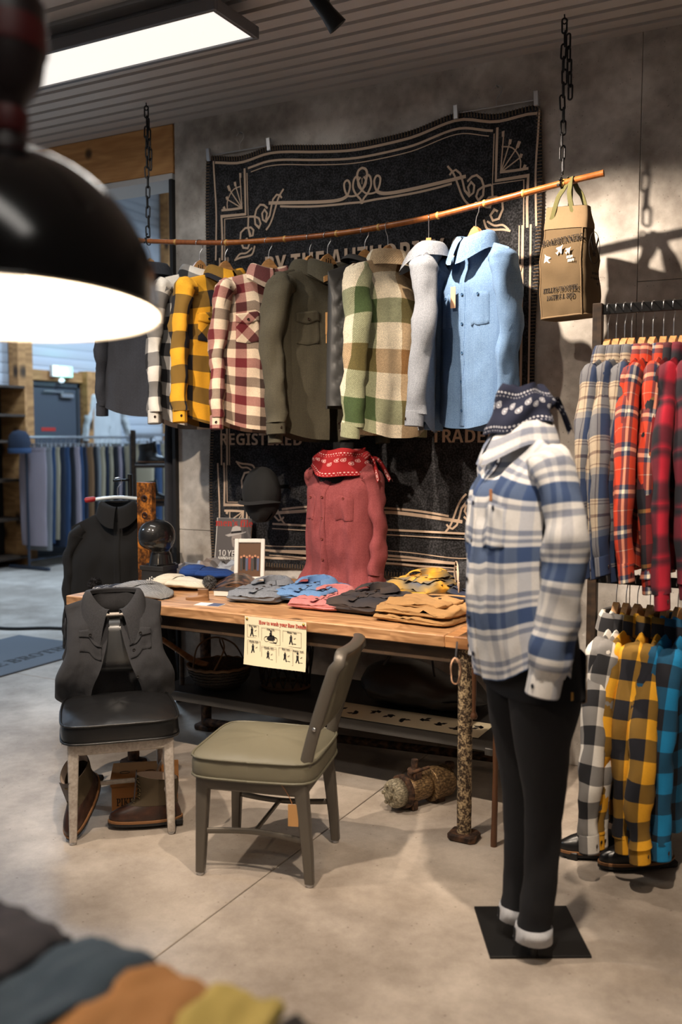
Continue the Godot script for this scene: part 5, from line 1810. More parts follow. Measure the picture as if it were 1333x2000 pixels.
	# wooden shoe last
	var la := thing("shoe_last", "small wooden shoe last on the table", "shoe last", Vector3(-2.545, TY, -3.40), 196.0)
	mb = MB.new()
	mb.fgrid(25, 14, func(u, v):
		var a: float = u * TAU
		var y: float = v * .048
		var fr_: float = lerpf(.062, .004, ss(.22, .5, v)) - .002 * v
		var bk_: float = lerpf(-.050, -.046, v)
		var c := (fr_ + bk_) * .5
		var wd: float = lerpf(.021, .016, ss(.3, .6, v))
		return Vector3(c + cos(a) * (fr_ - bk_) * .5, y, sin(a) * wd), .2, .05, true, false)
	mb.prism(_disc(.024, 16), .002, Vector3(-.021, .048, 0), Basis(Vector3.RIGHT, PI / 2) * Basis.from_scale(Vector3(1.04, .68, 1)))
	obj("last", mb, M.oak_dark, la)
	# folded shirts
	folded_shirt("folded grey chambray shirt next to the dark photo book", Vector3(-2.31, TY, -3.60), 8.0, M.grey_chambray, .25, .36, .052, 2.0)
	folded_shirt("folded blue chambray shirt between the grey and pink ones", Vector3(-2.11, TY + .012, -3.66), 4.0, M.mid_chambray, .24, .34, .050, 3.0)
	folded_shirt("folded pink chambray shirt partly under the dark plaid one", Vector3(-1.97, TY, -3.57), 2.0, M.pink_chambray, .25, .34, .042, 4.0)
	folded_shirt("folded dark brown and navy shadow plaid shirt with upright collar", Vector3(-1.775, TY, -3.58), -4.0, M.shadow_plaid, .27, .36, .062, 5.0, 0.0, true)
	folded_shirt("folded yellow and grey plaid shirt behind the dark plaid shirt", Vector3(-1.665, TY, -3.90), -14.0, M.yellow_blur, .26, .30, .098, 6.0)
	folded_shirt("folded navy and yellow plaid shirt lying next to the blanket roll", Vector3(-1.50, TY, -3.98), -20.0, M.navy_blur, .26, .26, .07, 7.0)
	var tr := thing("folded_trousers", "folded tan chino trousers at the right end of the table", "trousers", Vector3(-1.475, TY, -3.475), -6.0)
	obj("lower_fold", slab(.34, .30, .032, 8.0, 1, .3), M.tan_chino, tr)
	var uf := obj("upper_fold", slab(.345, .29, .034, 9.0, 1, .5), M.tan_chino, tr)
	uf.position = Vector3(.0, .028, -.004)
	var tf := obj("top_fold", slab(.26, .22, .022, 10.0, 1, .6), M.tan_chino, tr)
	tf.position = Vector3(-.02, .054, -.02)
	mb = MB.new()
	mb.fgrid(20, 4, func(u, v): return Vector3(-.05 + .2 * u, .078 + .004 * sin(u * 3.0), -.13 + .035 * v - .03 * u), .2, .03)
	obj("waistband", mb, M.tan_chino, tr)
	var rb := inst("rivet_button", _button().mesh(), M.horn, tr)
	rb.position = Vector3(.05, .083, -.02)
	var ms := thing("magazine", "white magazine with red and black print beside the tan trousers", "magazine", Vector3(-1.335, TY, -3.74), -12.0)
	obj("pages", boxm(Vector3(0, .006, 0), Vector3(.20, .012, .27), .001), M.paper_white, ms)
	mb = MB.new()
	mb.prism(PackedVector2Array([Vector2(-.07, -.03), Vector2(.02, -.05), Vector2(.05, .0), Vector2(.03, .05), Vector2(-.05, .06), Vector2(-.08, .02)]), .0006, Vector3(0, .0124, .03), Basis(Vector3.RIGHT, -PI / 2))
	obj("cover_print", mb, M.ink, ms)
	mb = MB.new()
	for k in 3: mb.box(Vector3(.065, .0124, -.06 + .05 * k), Vector3(.035, .0006, .036), 0.0, Basis(Vector3.UP, .3 * k))
	obj("cover_print", mb, M.red_ink, ms)
	# blanket roll
	var ro := thing("blanket_roll", "dark blanket roll with tan leather strap at the right end of the table", "blanket roll", Vector3(-1.36, TY + .098, -4.0), 28.0)
	mb = MB.new()
	mb.fgrid(60, 14, func(u, v):
		var a: float = u * TAU * 3.0
		var r: float = .030 + .066 * u
		return Vector3((v - .5) * .36, sin(a) * r, cos(a) * r), 1.2, .36, false, true)
	obj("rolled_wool", mb, M.blanket, ro)
	for s in [-1.0, 1.0]:
		mb = MB.new()
		var pth := []
		for k in 40:
			var u := k / 39.0
			var a := u * TAU * 3.0
			var r := .030 + .066 * u
			pth.append(Vector3(s * .18, sin(a) * r, cos(a) * r))
		mb.tube(pth, [.0035], [], 5, Vector3(1, 0, 0))
		obj("stitched_edge", mb, M.cream_wool, ro)
	for s in [-.6, .6]:
		mb = MB.new()
		var pth := []
		for k in 33: pth.append(Vector3(s * .18, sin(TAU * k / 32.0) * .0985, cos(TAU * k / 32.0) * .0985))
		mb.tube(pth, [.016], [.002], 6, Vector3(1, 0, 0), false)
		obj("leather_strap", mb, M.leather_tan, ro)

# ---------------------------------------------------------------- shirt on a bust, with red bandana
func bandana(label: String, at: Vector3, turn: float, m: Material, r := .085, hgt := .085, front := .06, knot := PI, tail := 1.0) -> Node3D:
	var t := thing("bandana", label, "bandana", at, turn, "bandanas on the mannequins")
	var mb := MB.new()
	var f := func(u: float, v: float) -> Vector3:
		var a := u * TAU
		var rr := lerpf(r * .86, r * 1.28, pow(v, .8)) + .008 * sin(a * 5.0 + v * 4.0) + .006 * sin(v * 9.0 + a * 2.0)
		var dip := front * pow(.5 + .5 * cos(a), 2.0) * v
		return Vector3(sin(a) * rr, hgt * (1.0 - v) - dip * .8 + .006 * sin(a * 4.0 + 1.0), cos(a) * rr * .92 + dip * .25)
	mb.fgrid(61, 14, f, .55, .16, true, true)
	mb.fgrid(61, 6, func(u, v): return (f.call(u, 0.0) as Vector3) * Vector3(1.0 - .25 * v, 1, 1.0 - .25 * v) - Vector3(0, .05 * v, 0), .55, .06, true, false)
	obj("band", mb, m, t)
	var kc := Vector3(sin(knot) * r * 1.12, hgt * .55, cos(knot) * r * 1.08)
	mb = MB.new()
	mb.lathe([Vector2(0, -.022), Vector2(.016, -.016), Vector2(.021, 0), Vector2(.016, .016), Vector2(0, .022)], 12, kc, Basis(Vector3(0, 0, 1), .7))
	obj("knot", mb, m, t)
	for s in [-1.0, 1.0]:
		mb = MB.new()
		var d := Vector3(sin(knot + s * .5), 0, cos(knot + s * .5))
		mb.fgrid(7, 9, func(u, v):
			var c = kc + d * (.01 + .055 * v * tail) + Vector3(0, (.035 * s if tail < 1.5 else -.02) * v - .05 * v * v * tail, 0)
			return c + Vector3(cos(knot), 0, -sin(knot)) * (u - .5) * .045 * sin(minf(v * 1.6 + .15, 1.0) * PI * .62) + Vector3(0, .008 * sin(u * 6.0 + v * 5.0), 0), .05, .08)
		obj("tail", mb, m, t)
	return t

func red_bust() -> void:
	var at := Vector3(-2.13, TY, -3.99)
	var turn := -10.0
	var bs := thing("torso_bust", "dark torso form on the table inside the red shirt", "mannequin torso", at, turn)
	var mb := MB.new()
	mb.fgrid(33, 22, func(u, v):
		var a: float = u * TAU
		var y: float = v * .70
		var w: float = lerpf(.155, .175, ss(0.0, .55, v)) * (1.0 - ss(.70, .90, v) * .70)
		var d: float = lerpf(.085, .105, ss(0.0, .6, v)) * (1.0 - ss(.74, .92, v) * .48)
		return Vector3(cos(a) * w, y, sin(a) * d), 1, 1, true, false)
	mb.prism(_disc(.048, 20), .004, Vector3(0, .70, 0), Basis(Vector3.RIGHT, PI / 2))
	obj("torso", mb, M.black_cloth, bs)
	var warp := func(p: Vector3, u: float, v: float, s: float) -> Vector3:
		var q := p
		var k := ss(.80, 1.0, v)
		var chest := ss(.02, .2, v)
		q.z *= 1.0 + .10 * chest
		if s > 0.0: q.z += .012 * sin(v * 4.0) * (1.0 - u * u)
		q.x *= 1.0 + .22 * k * (1.0 if u < 0.0 else .45)
		q.z += k * s * (.030 + .035 * sin(u * 8.0 + 1.0) * .6)
		q.y = maxf(q.y, -.638 + .012 * (1.0 + sin(u * 9.0 + s)) * k)
		return q
	shirt("red_chambray_shirt", "faded red chambray work shirt on the bust in the middle of the table", "shirt", at + Vector3(0, .645, 0), turn, M.red_chambray, {"L": .66, "W": .195, "D": .115, "seed": 3.7, "fold": .019, "fk": 6.0, "pockets": 2, "sleeve": .58, "srad": .88, "warp": warp, "drop": .055, "neck": .075, "button_mat": M.red_button, "hem": .01, "detail": 1.4,
		"arm_r": [Vector3(.14, -.07, 0), Vector3(.18, -.095, -.005), Vector3(.215, -.19, -.01), Vector3(.235, -.33, -.01), Vector3(.245, -.45, .01), Vector3(.245, -.56, .03)],
		"arm_l": [Vector3(.14, -.07, 0), Vector3(.175, -.095, -.02), Vector3(.19, -.19, -.04), Vector3(.19, -.33, -.06), Vector3(.185, -.45, -.06), Vector3(.18, -.56, -.05)]})
	bandana("red bandana with white paisley print tied round the bust's neck", at + Vector3(0, .60, 0), turn + 30.0, M.red_bandana, .118, .070, .075, 1.15, 1.9)

# ---------------------------------------------------------------- below and beside the table
func under_table() -> void:
	var mb := MB.new()
	# felt hat hung against the blanket
	var ht := thing("felt_hat", "black rounded felt hat on a wall peg in front of the blanket", "hat", Vector3(-2.585, 1.155, -3.98), -20.0)
	mb.fgrid(37, 14, func(u, v):
		var a: float = u * TAU
		var q: float = v * PI
		var r := sin(q)
		return Vector3(cos(a) * r * .118, cos(q) * .140 + .06 + .01 * r * cos(a * 2.0), sin(a) * r * .085 + .012 * nz.get_noise_2d(a, v * 3.0)), .4, .3, true, true)
	obj("crown", mb, M.black_felt, ht)
	mb = MB.new()
	mb.fgrid(37, 5, func(u, v):
		var a: float = u * TAU
		var r: float = lerpf(.106, .124, v)
		return Vector3(cos(a) * r, .035 - .016 * v + .006 * cos(a * 2.0), sin(a) * r * .82 + .012), .4, .03, true, true)
	obj("band", mb, M.black_cloth, ht)
	mb = MB.new()
	mb.rod(Vector3(0, .09, 0), Basis(Vector3.UP, deg_to_rad(20.0)) * Vector3(0, .09, -.255), .010, 10)
	obj("wall_peg", mb, M.black_metal, ht)
	# baskets on the lower shelf
	var sy := .312
	var b1 := thing("wicker_basket", "dark round wicker basket with looped handles on the lower shelf", "basket", Vector3(-2.62, sy, -3.66))
	mb = MB.new()
	mb.lathe([Vector2(0, .0), Vector2(.09, .0), Vector2(.125, .03), Vector2(.145, .085), Vector2(.150, .11), Vector2(.143, .11), Vector2(.135, .085), Vector2(.11, .03), Vector2(0, .012)], 36)
	obj("bowl", mb, M.wicker, b1)
	for k in 7:
		mb = MB.new()
		var rr: float = [.098, .118, .131, .139, .145, .149, .152][k]
		var pth := []
		for q in 37: pth.append(Vector3(cos(TAU * q / 36.0) * rr, .014 + .0155 * k + .003 * sin(q * 3.1 + k * 2.0), sin(TAU * q / 36.0) * rr))
		mb.tube(pth, [.0055 if k < 6 else .008], [], 6, Vector3(0, 1, 0), false)
		obj("woven_band", mb, M.wicker_light if k == 6 else M.wicker, b1)
	for s in [-1.0, 1.0]:
		mb = MB.new()
		mb.tube(catmull([Vector3(s * .06, .11, .13), Vector3(s * .075, .20, .07), Vector3(s * .02 - .01, .235, .0), Vector3(-s * .04, .20, -.06), Vector3(-s * .05, .11, -.13)], 22), [.004], [], 6)
		obj("handle", mb, M.wicker_light, b1)
	var b2 := thing("open_weave_basket", "black open weave basket standing behind the round wicker basket", "basket", Vector3(-2.34, sy, -3.80))
	mb = MB.new()
	for k in 16:
		var a := TAU * k / 16.0
		for s in [-1.0, 1.0]:
			var pth := []
			for q in 9: pth.append(Vector3(cos(a + s * q * .10) * (.12 + .004 * q), .02 + .032 * q, sin(a + s * q * .10) * (.10 + .003 * q)))
			mb.tube(pth, [.0042], [], 5, Vector3(0, .2, 1), false)
	obj("lattice", mb, M.wicker, b2)
	mb = MB.new()
	for q in [[.0, .120, .100], [.285, .157, .126]]:
		var pth := []
		for k in 33: pth.append(Vector3(cos(TAU * k / 32.0) * q[1], q[0] + .012, sin(TAU * k / 32.0) * q[2]))
		mb.tube(pth, [.008], [], 6, Vector3(0, 1, 0), false)
	mb.lathe([Vector2(0, .004), Vector2(.105, .004), Vector2(.11, .0), Vector2(0, .0)], 24)
	obj("rim", mb, M.wicker_light, b2)
	var sh := thing("wooden_shoe_tree", "pale worn wooden shoe tree lying at the left end of the lower shelf", "shoe tree", Vector3(-2.80, sy + .10, -3.60), 200.0)
	mb = MB.new()
	mb.tube(catmull([Vector3(-.13, .0, 0), Vector3(-.06, .02, 0), Vector3(.02, .07, 0), Vector3(.10, .12, 0)], 12), [.02, .03, .034, .034, .032, .03, .026, .02, .02, .02, .018, .016], [.012], 10, Vector3(0, 0, 1))
	obj("form", mb, M.oak_dark, sh)
	mb = MB.new()
	mb.rod(Vector3(0, -.10, 0), Vector3(0, .05, 0), .012, 8)
	obj("peg", mb, M.dark_wood, sh)
	# leather bag and drawing paper on the right half of the shelf
	var bg := thing("leather_holdall", "dark leather holdall slumped on the lower shelf behind the olive chair", "bag", Vector3(-1.62, sy + .003, -3.80), 6.0)
	mb = MB.new()
	mb.fgrid(41, 22, func(u, v):
		var a: float = u * TAU
		var x: float = (v - .5) * .58
		var e := sqrt(maxf(.02, 1.0 - pow(absf(v - .5) * 2.0, 4.0)))
		var top: float = .20 * (1.0 - .55 * ss(.35, .95, v)) + .05 * exp(-pow((v - .84) / .10, 2.0))
		var y := maxf(.0, .5 * top + sin(a) * top * .5 * e)
		return Vector3(x, y, cos(a) * .15 * e + .02 * nz.get_noise_2d(x * 6.0, a)), .5, .6, true, false)
	obj("body", mb, M.dark_leather, bg)
	mb = MB.new()
	mb.tube(catmull([Vector3(-.16, .19, .09), Vector3(-.10, .27, .05), Vector3(.02, .27, .03), Vector3(.07, .16, .08)], 18), [.009], [.005], 8)
	obj("handle", mb, M.dark_leather, bg)
	var pp := thing("drawing_paper", "printed paper runner with black ink drawings lining the lower shelf", "paper", Vector3(-1.62, sy, -3.60))
	obj("sheet", boxm(Vector3(0, .0008, 0), Vector3(.72, .0012, .20)), M.paper, pp)
	for k in 9:
		mb = MB.new()
		var c := Vector3(-.31 + .078 * k, .0018, .03 * sin(k * 2.1))
		for q in 4: mb.prism(PackedVector2Array([Vector2(-.018, -.004), Vector2(.0, -.012), Vector2(.02, .0), Vector2(.004, .010)]), .0006, c + Vector3(.010 * sin(q * 2.0 + k), 0, .016 * cos(q * 2.4 + k)), Basis(Vector3.UP, q * 1.1 + k) * Basis(Vector3.RIGHT, -PI / 2))
		obj("ink_drawing", mb, M.ink, pp)
	# old starter motor on the floor
	var g := thing("old_motor", "rusty old cylindrical motor lying on the floor under the table", "motor", Vector3(-1.50, .0, -3.50), 64.0)
	var ax := Basis(Vector3.BACK, PI / 2)
	mb = MB.new()
	mb.lathe([Vector2(0, .165), Vector2(.04, .168), Vector2(.052, .160), Vector2(.057, .148), Vector2(.057, .118), Vector2(0, .118)], 28, Vector3(0, .075, 0), ax)
	obj("end_cap", mb, M.pale_metal, g)
	mb = MB.new()
	for k in 6:
		var a := TAU * k / 6.0
		mb.rod(Vector3(-.158, .075 + sin(a) * .038, cos(a) * .038), Vector3(-.176, .075 + sin(a) * .038, cos(a) * .038), .008, 6)
	mb.rod(Vector3(-.158, .075, 0), Vector3(-.182, .075, 0), .018, 8)
	obj("bolt", mb, M.pale_metal, g)
	mb = MB.new()
	mb.lathe([Vector2(0, .118), Vector2(.064, .118), Vector2(.068, .110), Vector2(.068, .094), Vector2(.05, .090), Vector2(0, .09)], 28, Vector3(0, .075, 0), ax)
	obj("flange", mb, M.rust, g)
	mb = MB.new()
	mb.lathe([Vector2(0, .09), Vector2(.046, .09), Vector2(.050, .06), Vector2(.050, -.01), Vector2(.046, -.03), Vector2(0, -.03)], 28, Vector3(0, .072, 0), ax)
	obj("barrel", mb, M.brass_old, g)
	mb = MB.new()
	mb.lathe([Vector2(0, -.03), Vector2(.069, -.03), Vector2(.071, -.036), Vector2(.068, -.045), Vector2(.066, -.13), Vector2(.056, -.142), Vector2(0, -.142)], 28, Vector3(0, .075, 0), ax)
	obj("casing", mb, M.brass_old, g)
	mb = MB.new()
	mb.rod(Vector3(.14, .075, 0), Vector3(.175, .075, 0), .018, 12)
	mb.lathe([Vector2(0, -.02), Vector2(.02, -.014), Vector2(.024, 0), Vector2(.02, .014), Vector2(0, .02)], 14, Vector3(.16, .125, -.01))
	mb.rod(Vector3(.16, .125, -.01), Vector3(.10, .12, -.01), .006, 8)
	obj("shaft", mb, M.rust, g)
	mb = MB.new()
	mb.box(Vector3(-.04, .135, 0), Vector3(.05, .05, .05), .008)
	mb.rod(Vector3(-.04, .15, 0), Vector3(-.04, .195, 0), .014, 10)
	mb.rod(Vector3(-.09, .15, .02), Vector3(.02, .155, .02), .007, 8)
	obj("valve_block", mb, M.rust, g)
	obj("foot", boxm(Vector3(-.07, .02, .03), Vector3(.03, .04, .03), .004), M.rust, g)
	obj("foot", boxm(Vector3(.07, .012, .0), Vector3(.05, .024, .08), .004), M.rust, g)
	# turned club and walking stick at the table corner
	var cl := thing("wooden_club", "slim dark wooden club with ball ends hanging at the table corner", "club", Vector3(-1.160, .50, -3.175))
	mb = MB.new()
	mb.lathe([Vector2(0, -.012), Vector2(.010, -.009), Vector2(.014, 0), Vector2(.010, .010), Vector2(.0065, .018), Vector2(.008, .1), Vector2(.010, .2), Vector2(.013, .262), Vector2(.024, .275), Vector2(.030, .295), Vector2(.027, .315), Vector2(.016, .328), Vector2(0, .331)], 18)
	obj("club", mb, M.club_wood, cl)
	var ws := thing("walking_stick", "thin wooden stick leaning against the right end of the table", "stick", Vector3(-1.105, 0, -3.25))
	mb = MB.new()
	mb.tube(catmull([Vector3(0, .0, 0), Vector3(.002, .25, -.004), Vector3(-.002, .5, -.008), Vector3(-.012, .80, -.02)], 14), [.012, .012, .011, .0115, .011, .010, .011, .010], [], 10)
	obj("stick", mb, M.club_wood, ws)

# ---------------------------------------------------------------- chairs
# tanker chair: front towards +z, legs at x = +-.18, z = +-.185
func tanker_chair(called: String, label: String, at: Vector3, turn: float, frame: Material, vinyl: Material, piping: Material, seat_y: float, back_y: float, bw := .172) -> Node3D:
	var t := thing(called, label, "chair", at, turn)
	var fy := seat_y - .085                      # top of the steel frame
	var hx := .180
	var mb := MB.new()
	for sx in [-1.0, 1.0]:
		for sz in [-1.0, 1.0]:
			mb = MB.new()
			var pts := PackedVector3Array()
			var uvs := PackedVector2Array()
			var rows := [0.012, .10, .22, fy - .05, fy]
			for y in rows:
				var f: float = y / fy
				var h := lerpf(.0135, .021, f)
				var cx: float = sx * lerpf(hx, hx - .008, f)
				var cz: float = sz * lerpf(.185, .172, f) - (0.0 if sz > 0.0 else .02 * sin((1.0 - f) * 1.5))
				for q in [[-1, -.7], [-.7, -1], [.7, -1], [1, -.7], [1, .7], [.7, 1], [-.7, 1], [-1, .7], [-1, -.7]]:
					pts.append(Vector3(cx + q[0] * h, y, cz + q[1] * h * 1.1))
					uvs.append(Vector2(q[0] * h, y))
			mb.grid(pts, 9, rows.size(), uvs, true, false)
			var lg := obj("leg", mb, frame, t)
			mb = MB.new()
			mb.lathe([Vector2(0, 0), Vector2(.010, 0), Vector2(.0125, .003), Vector2(.0125, .016), Vector2(0, .016)], 14, Vector3(sx * hx, 0, sz * .185 - (0.0 if sz > 0.0 else .02)))
			obj("glide", mb, M.steel, lg)
	# frame rails under the seat
	for s in [-1.0, 1.0]:
		obj("rail", boxm(Vector3(s * hx, fy - .020, 0), Vector3(.026, .048, .36), .008), frame, t)
		obj("rail", boxm(Vector3(0, fy - .020, s * .182), Vector3(.37, .048, .026), .008), frame, t)
	# curved stretchers: two side bows joined by a cross bar
	for s in [-1.0, 1.0]:
		mb = MB.new()
		mb.tube(catmull([Vector3(s * hx, .155, .183), Vector3(s * (hx - .025), .155, .09), Vector3(s * (hx - .035), .155, 0), Vector3(s * (hx - .025), .155, -.09), Vector3(s * hx, .155, -.19)], 16), [.011], [.006], 8, Vector3(0, 1, 0))
		obj("stretcher", mb, frame, t)
	mb = MB.new()
	mb.tube([Vector3(-hx + .035, .155, 0), Vector3(hx - .035, .155, 0)], [.010], [.006], 8, Vector3(0, 1, 0))
	obj("stretcher", mb, frame, t)
	# cushion: boxed vinyl pad with piped edges
	var cy0 := fy + .004
	var ch := seat_y - cy0 - .012
	var outline := func(a: float, k: float) -> Vector2:
		var r := pow(pow(absf(cos(a)), k) + pow(absf(sin(a)), k), -1.0 / k)
		var p := Vector2(cos(a) * r * .215, sin(a) * r * .218)
		return p * Vector2(1.0 - .06 * (1.0 if p.y < 0.0 else 0.0) * absf(p.y) / .218, 1.0)
	mb = MB.new()
	var ring := [[0.985, 0.0], [1.0, .01], [1.012, .3], [1.012, .7], [1.0, .98], [.975, 1.0], [.90, 1.12], [.75, 1.24], [.5, 1.34], [.25, 1.38], [.01, 1.39]]
	mb.fgrid(61, ring.size(), func(u, v):
		var q: Array = ring[int(round(v * (ring.size() - 1)))]
		var p: Vector2 = outline.call(u * TAU, 7.0)
		var d := .0
		if q[1] > .02 and q[1] < .99: d = .003 * nz.get_noise_2d(u * 22.0, q[1] * 2.0 + at.x)
		return Vector3(p.x * (q[0] + d * 4.0), cy0 + ch * q[1] + (.004 * nz.get_noise_2d(p.x * 10.0 * q[0] + 3.0, p.y * 10.0 * q[0]) if q[1] > 1.0 else 0.0), p.y * (q[0] + d * 4.0)), 1.6, .5, true, false)
	var cu := obj("seat_cushion", mb, vinyl, t)
	for y in [cy0 + .002, cy0 + ch * .98]:
		mb = MB.new()
		var pth := []
		for k in 61:
			var p: Vector2 = outline.call(TAU * k / 60.0, 7.0)
			pth.append(Vector3(p.x * 1.012, y, p.y * 1.012))
		mb.tube(pth, [.0045], [], 6, Vector3(0, 1, 0), false)
		obj("piping", mb, piping, cu)
	# back: posts and top rail one bent band, padded panel inside
	mb = MB.new()
	var zb := func(y: float) -> float: return -.178 - .13 * pow(maxf(0.0, (y - fy) / (back_y - fy)), 1.25)
	var pth := []
	for k in 8: pth.append(Vector3(-lerpf(.172, bw, ss(0.0, .6, k / 7.0)), lerpf(fy - .02, back_y - .06, k / 7.0), zb.call(lerpf(fy - .02, back_y - .06, k / 7.0))))
	for k in range(1, 5): pth.append(Vector3(-bw + .045 * (1.0 - cos(k / 4.0 * PI / 2)), back_y - .06 + .052 * sin(k / 4.0 * PI / 2), zb.call(back_y - .01)))
	for k in range(1, 6): pth.append(Vector3(lerpf(-bw + .045, .0, k / 5.0), back_y - .008, (zb.call(back_y) as float) - .012 * sin(k / 5.0 * PI / 2)))
	for k in range(pth.size() - 2, -1, -1): pth.append(Vector3(-(pth[k] as Vector3).x, (pth[k] as Vector3).y, (pth[k] as Vector3).z))
	mb.tube(pth, [.021], [.0105], 10, Vector3(0, 0, 1))
	obj("back_frame", mb, frame, t)
	mb = MB.new()
	var y0 := seat_y + .075
	var y1 := back_y - .022
	for s in [1.0, -1.0]:
		mb.fgrid(18, 14, func(u, v):
			var x: float = (u - .5) * (bw * 2.0 - .02)
			var y := lerpf(y1, y0, v)
			var e := minf(minf(u, 1.0 - u) * 9.0, minf(v, 1.0 - v) * 8.0)
			var puff := .020 * sqrt(clampf(e, 0.0, 1.0)) 
			return Vector3(x, y, (zb.call(y) as float) - .010 * cos((u - .5) * PI) + s * (puff + .002)), .33, .3, false, s < 0.0)
	obj("back_pad", mb, vinyl, t)
	for s in [-1.0, 1.0]:
		mb = MB.new()
		mb.lathe([Vector2(0, .004), Vector2(.006, .003), Vector2(.008, 0), Vector2(0, 0)], 10, Vector3(s * .184, y0 + .03, zb.call(y0 + .03)), Basis(Vector3.BACK, -s * PI / 2))
		obj("bolt", mb, M.steel, t)
	return t

func olive_chair() -> void:
	var c := tanker_chair("metal_chair", "olive grey metal chair with olive vinyl seat standing before the table", Vector3(-1.787, 0, -2.779), -75.4, M.olive_paint, M.olive_vinyl, M.olive_piping, .435, .80)
	var tg := thing("paper_tag", "small brown paper price tag tied to the olive chair", "tag", Vector3(-1.592, .245, -2.632), 20.0)
	obj("card", boxm(Vector3(0, 0, 0), Vector3(.035, .075, .0015)), M.kraft, tg)
	var mb := MB.new()
	mb.tube(catmull([Vector3(0, .03, 0), Vector3(-.012, .06, .0), Vector3(-.03, .095, .008), Vector3(-.045, .115, .015)], 12), [.0012], [], 5)
	obj("string", mb, M.leather_tan, tg)

func black_chair() -> void:
	tanker_chair("metal_chair", "chipped white metal chair with black vinyl seat and a jacket over its back", Vector3(-2.480, 0, -2.789), 44.0, M.white_paint, M.black_vinyl, M.black_vinyl, .462, .765, .135)
	var warp := func(p: Vector3, u: float, v: float, s: float) -> Vector3:
		var q := p
		q.z -= .10 * ss(0.0, .5, v) * (1.0 if s < 0.0 else .2)
		if s > 0.0:
			q.x *= 1.0 + .22 * ss(.45, .8, v)
			q.z += .10 * ss(.05, .6, v) - .06 * ss(.7, 1.0, v) * absf(u)
		else:
			q.x *= 1.0 + .12 * ss(.3, .9, v)
		return q
	var fwd := Vector3(sin(deg_to_rad(44.0)), 0, cos(deg_to_rad(44.0)))
	shirt("work_jacket", "charcoal work jacket draped open over the back of the white metal chair", "jacket", Vector3(-2.480, .862, -2.789) - fwd * .285, 44.0, M.charcoal_wool, {"L": .72, "W": .195, "D": .085, "ek": .45, "drop": .05, "seed": 4.1, "open": .42, "front_up": .24, "warp": warp, "collar_w": .085, "neck": .10, "nf": .10, "pockets": 2, "flap": true, "buttons": 4, "button_mat": M.ink, "sleeve": .62, "detail": 1.2, "collar": .5,
		"srad": .8, "arm": [Vector3(.13, -.09, -.05), Vector3(.165, -.12, -.07), Vector3(.175, -.22, -.12), Vector3(.175, -.38, -.15), Vector3(.165, -.50, -.16), Vector3(.155, -.60, -.15)]})

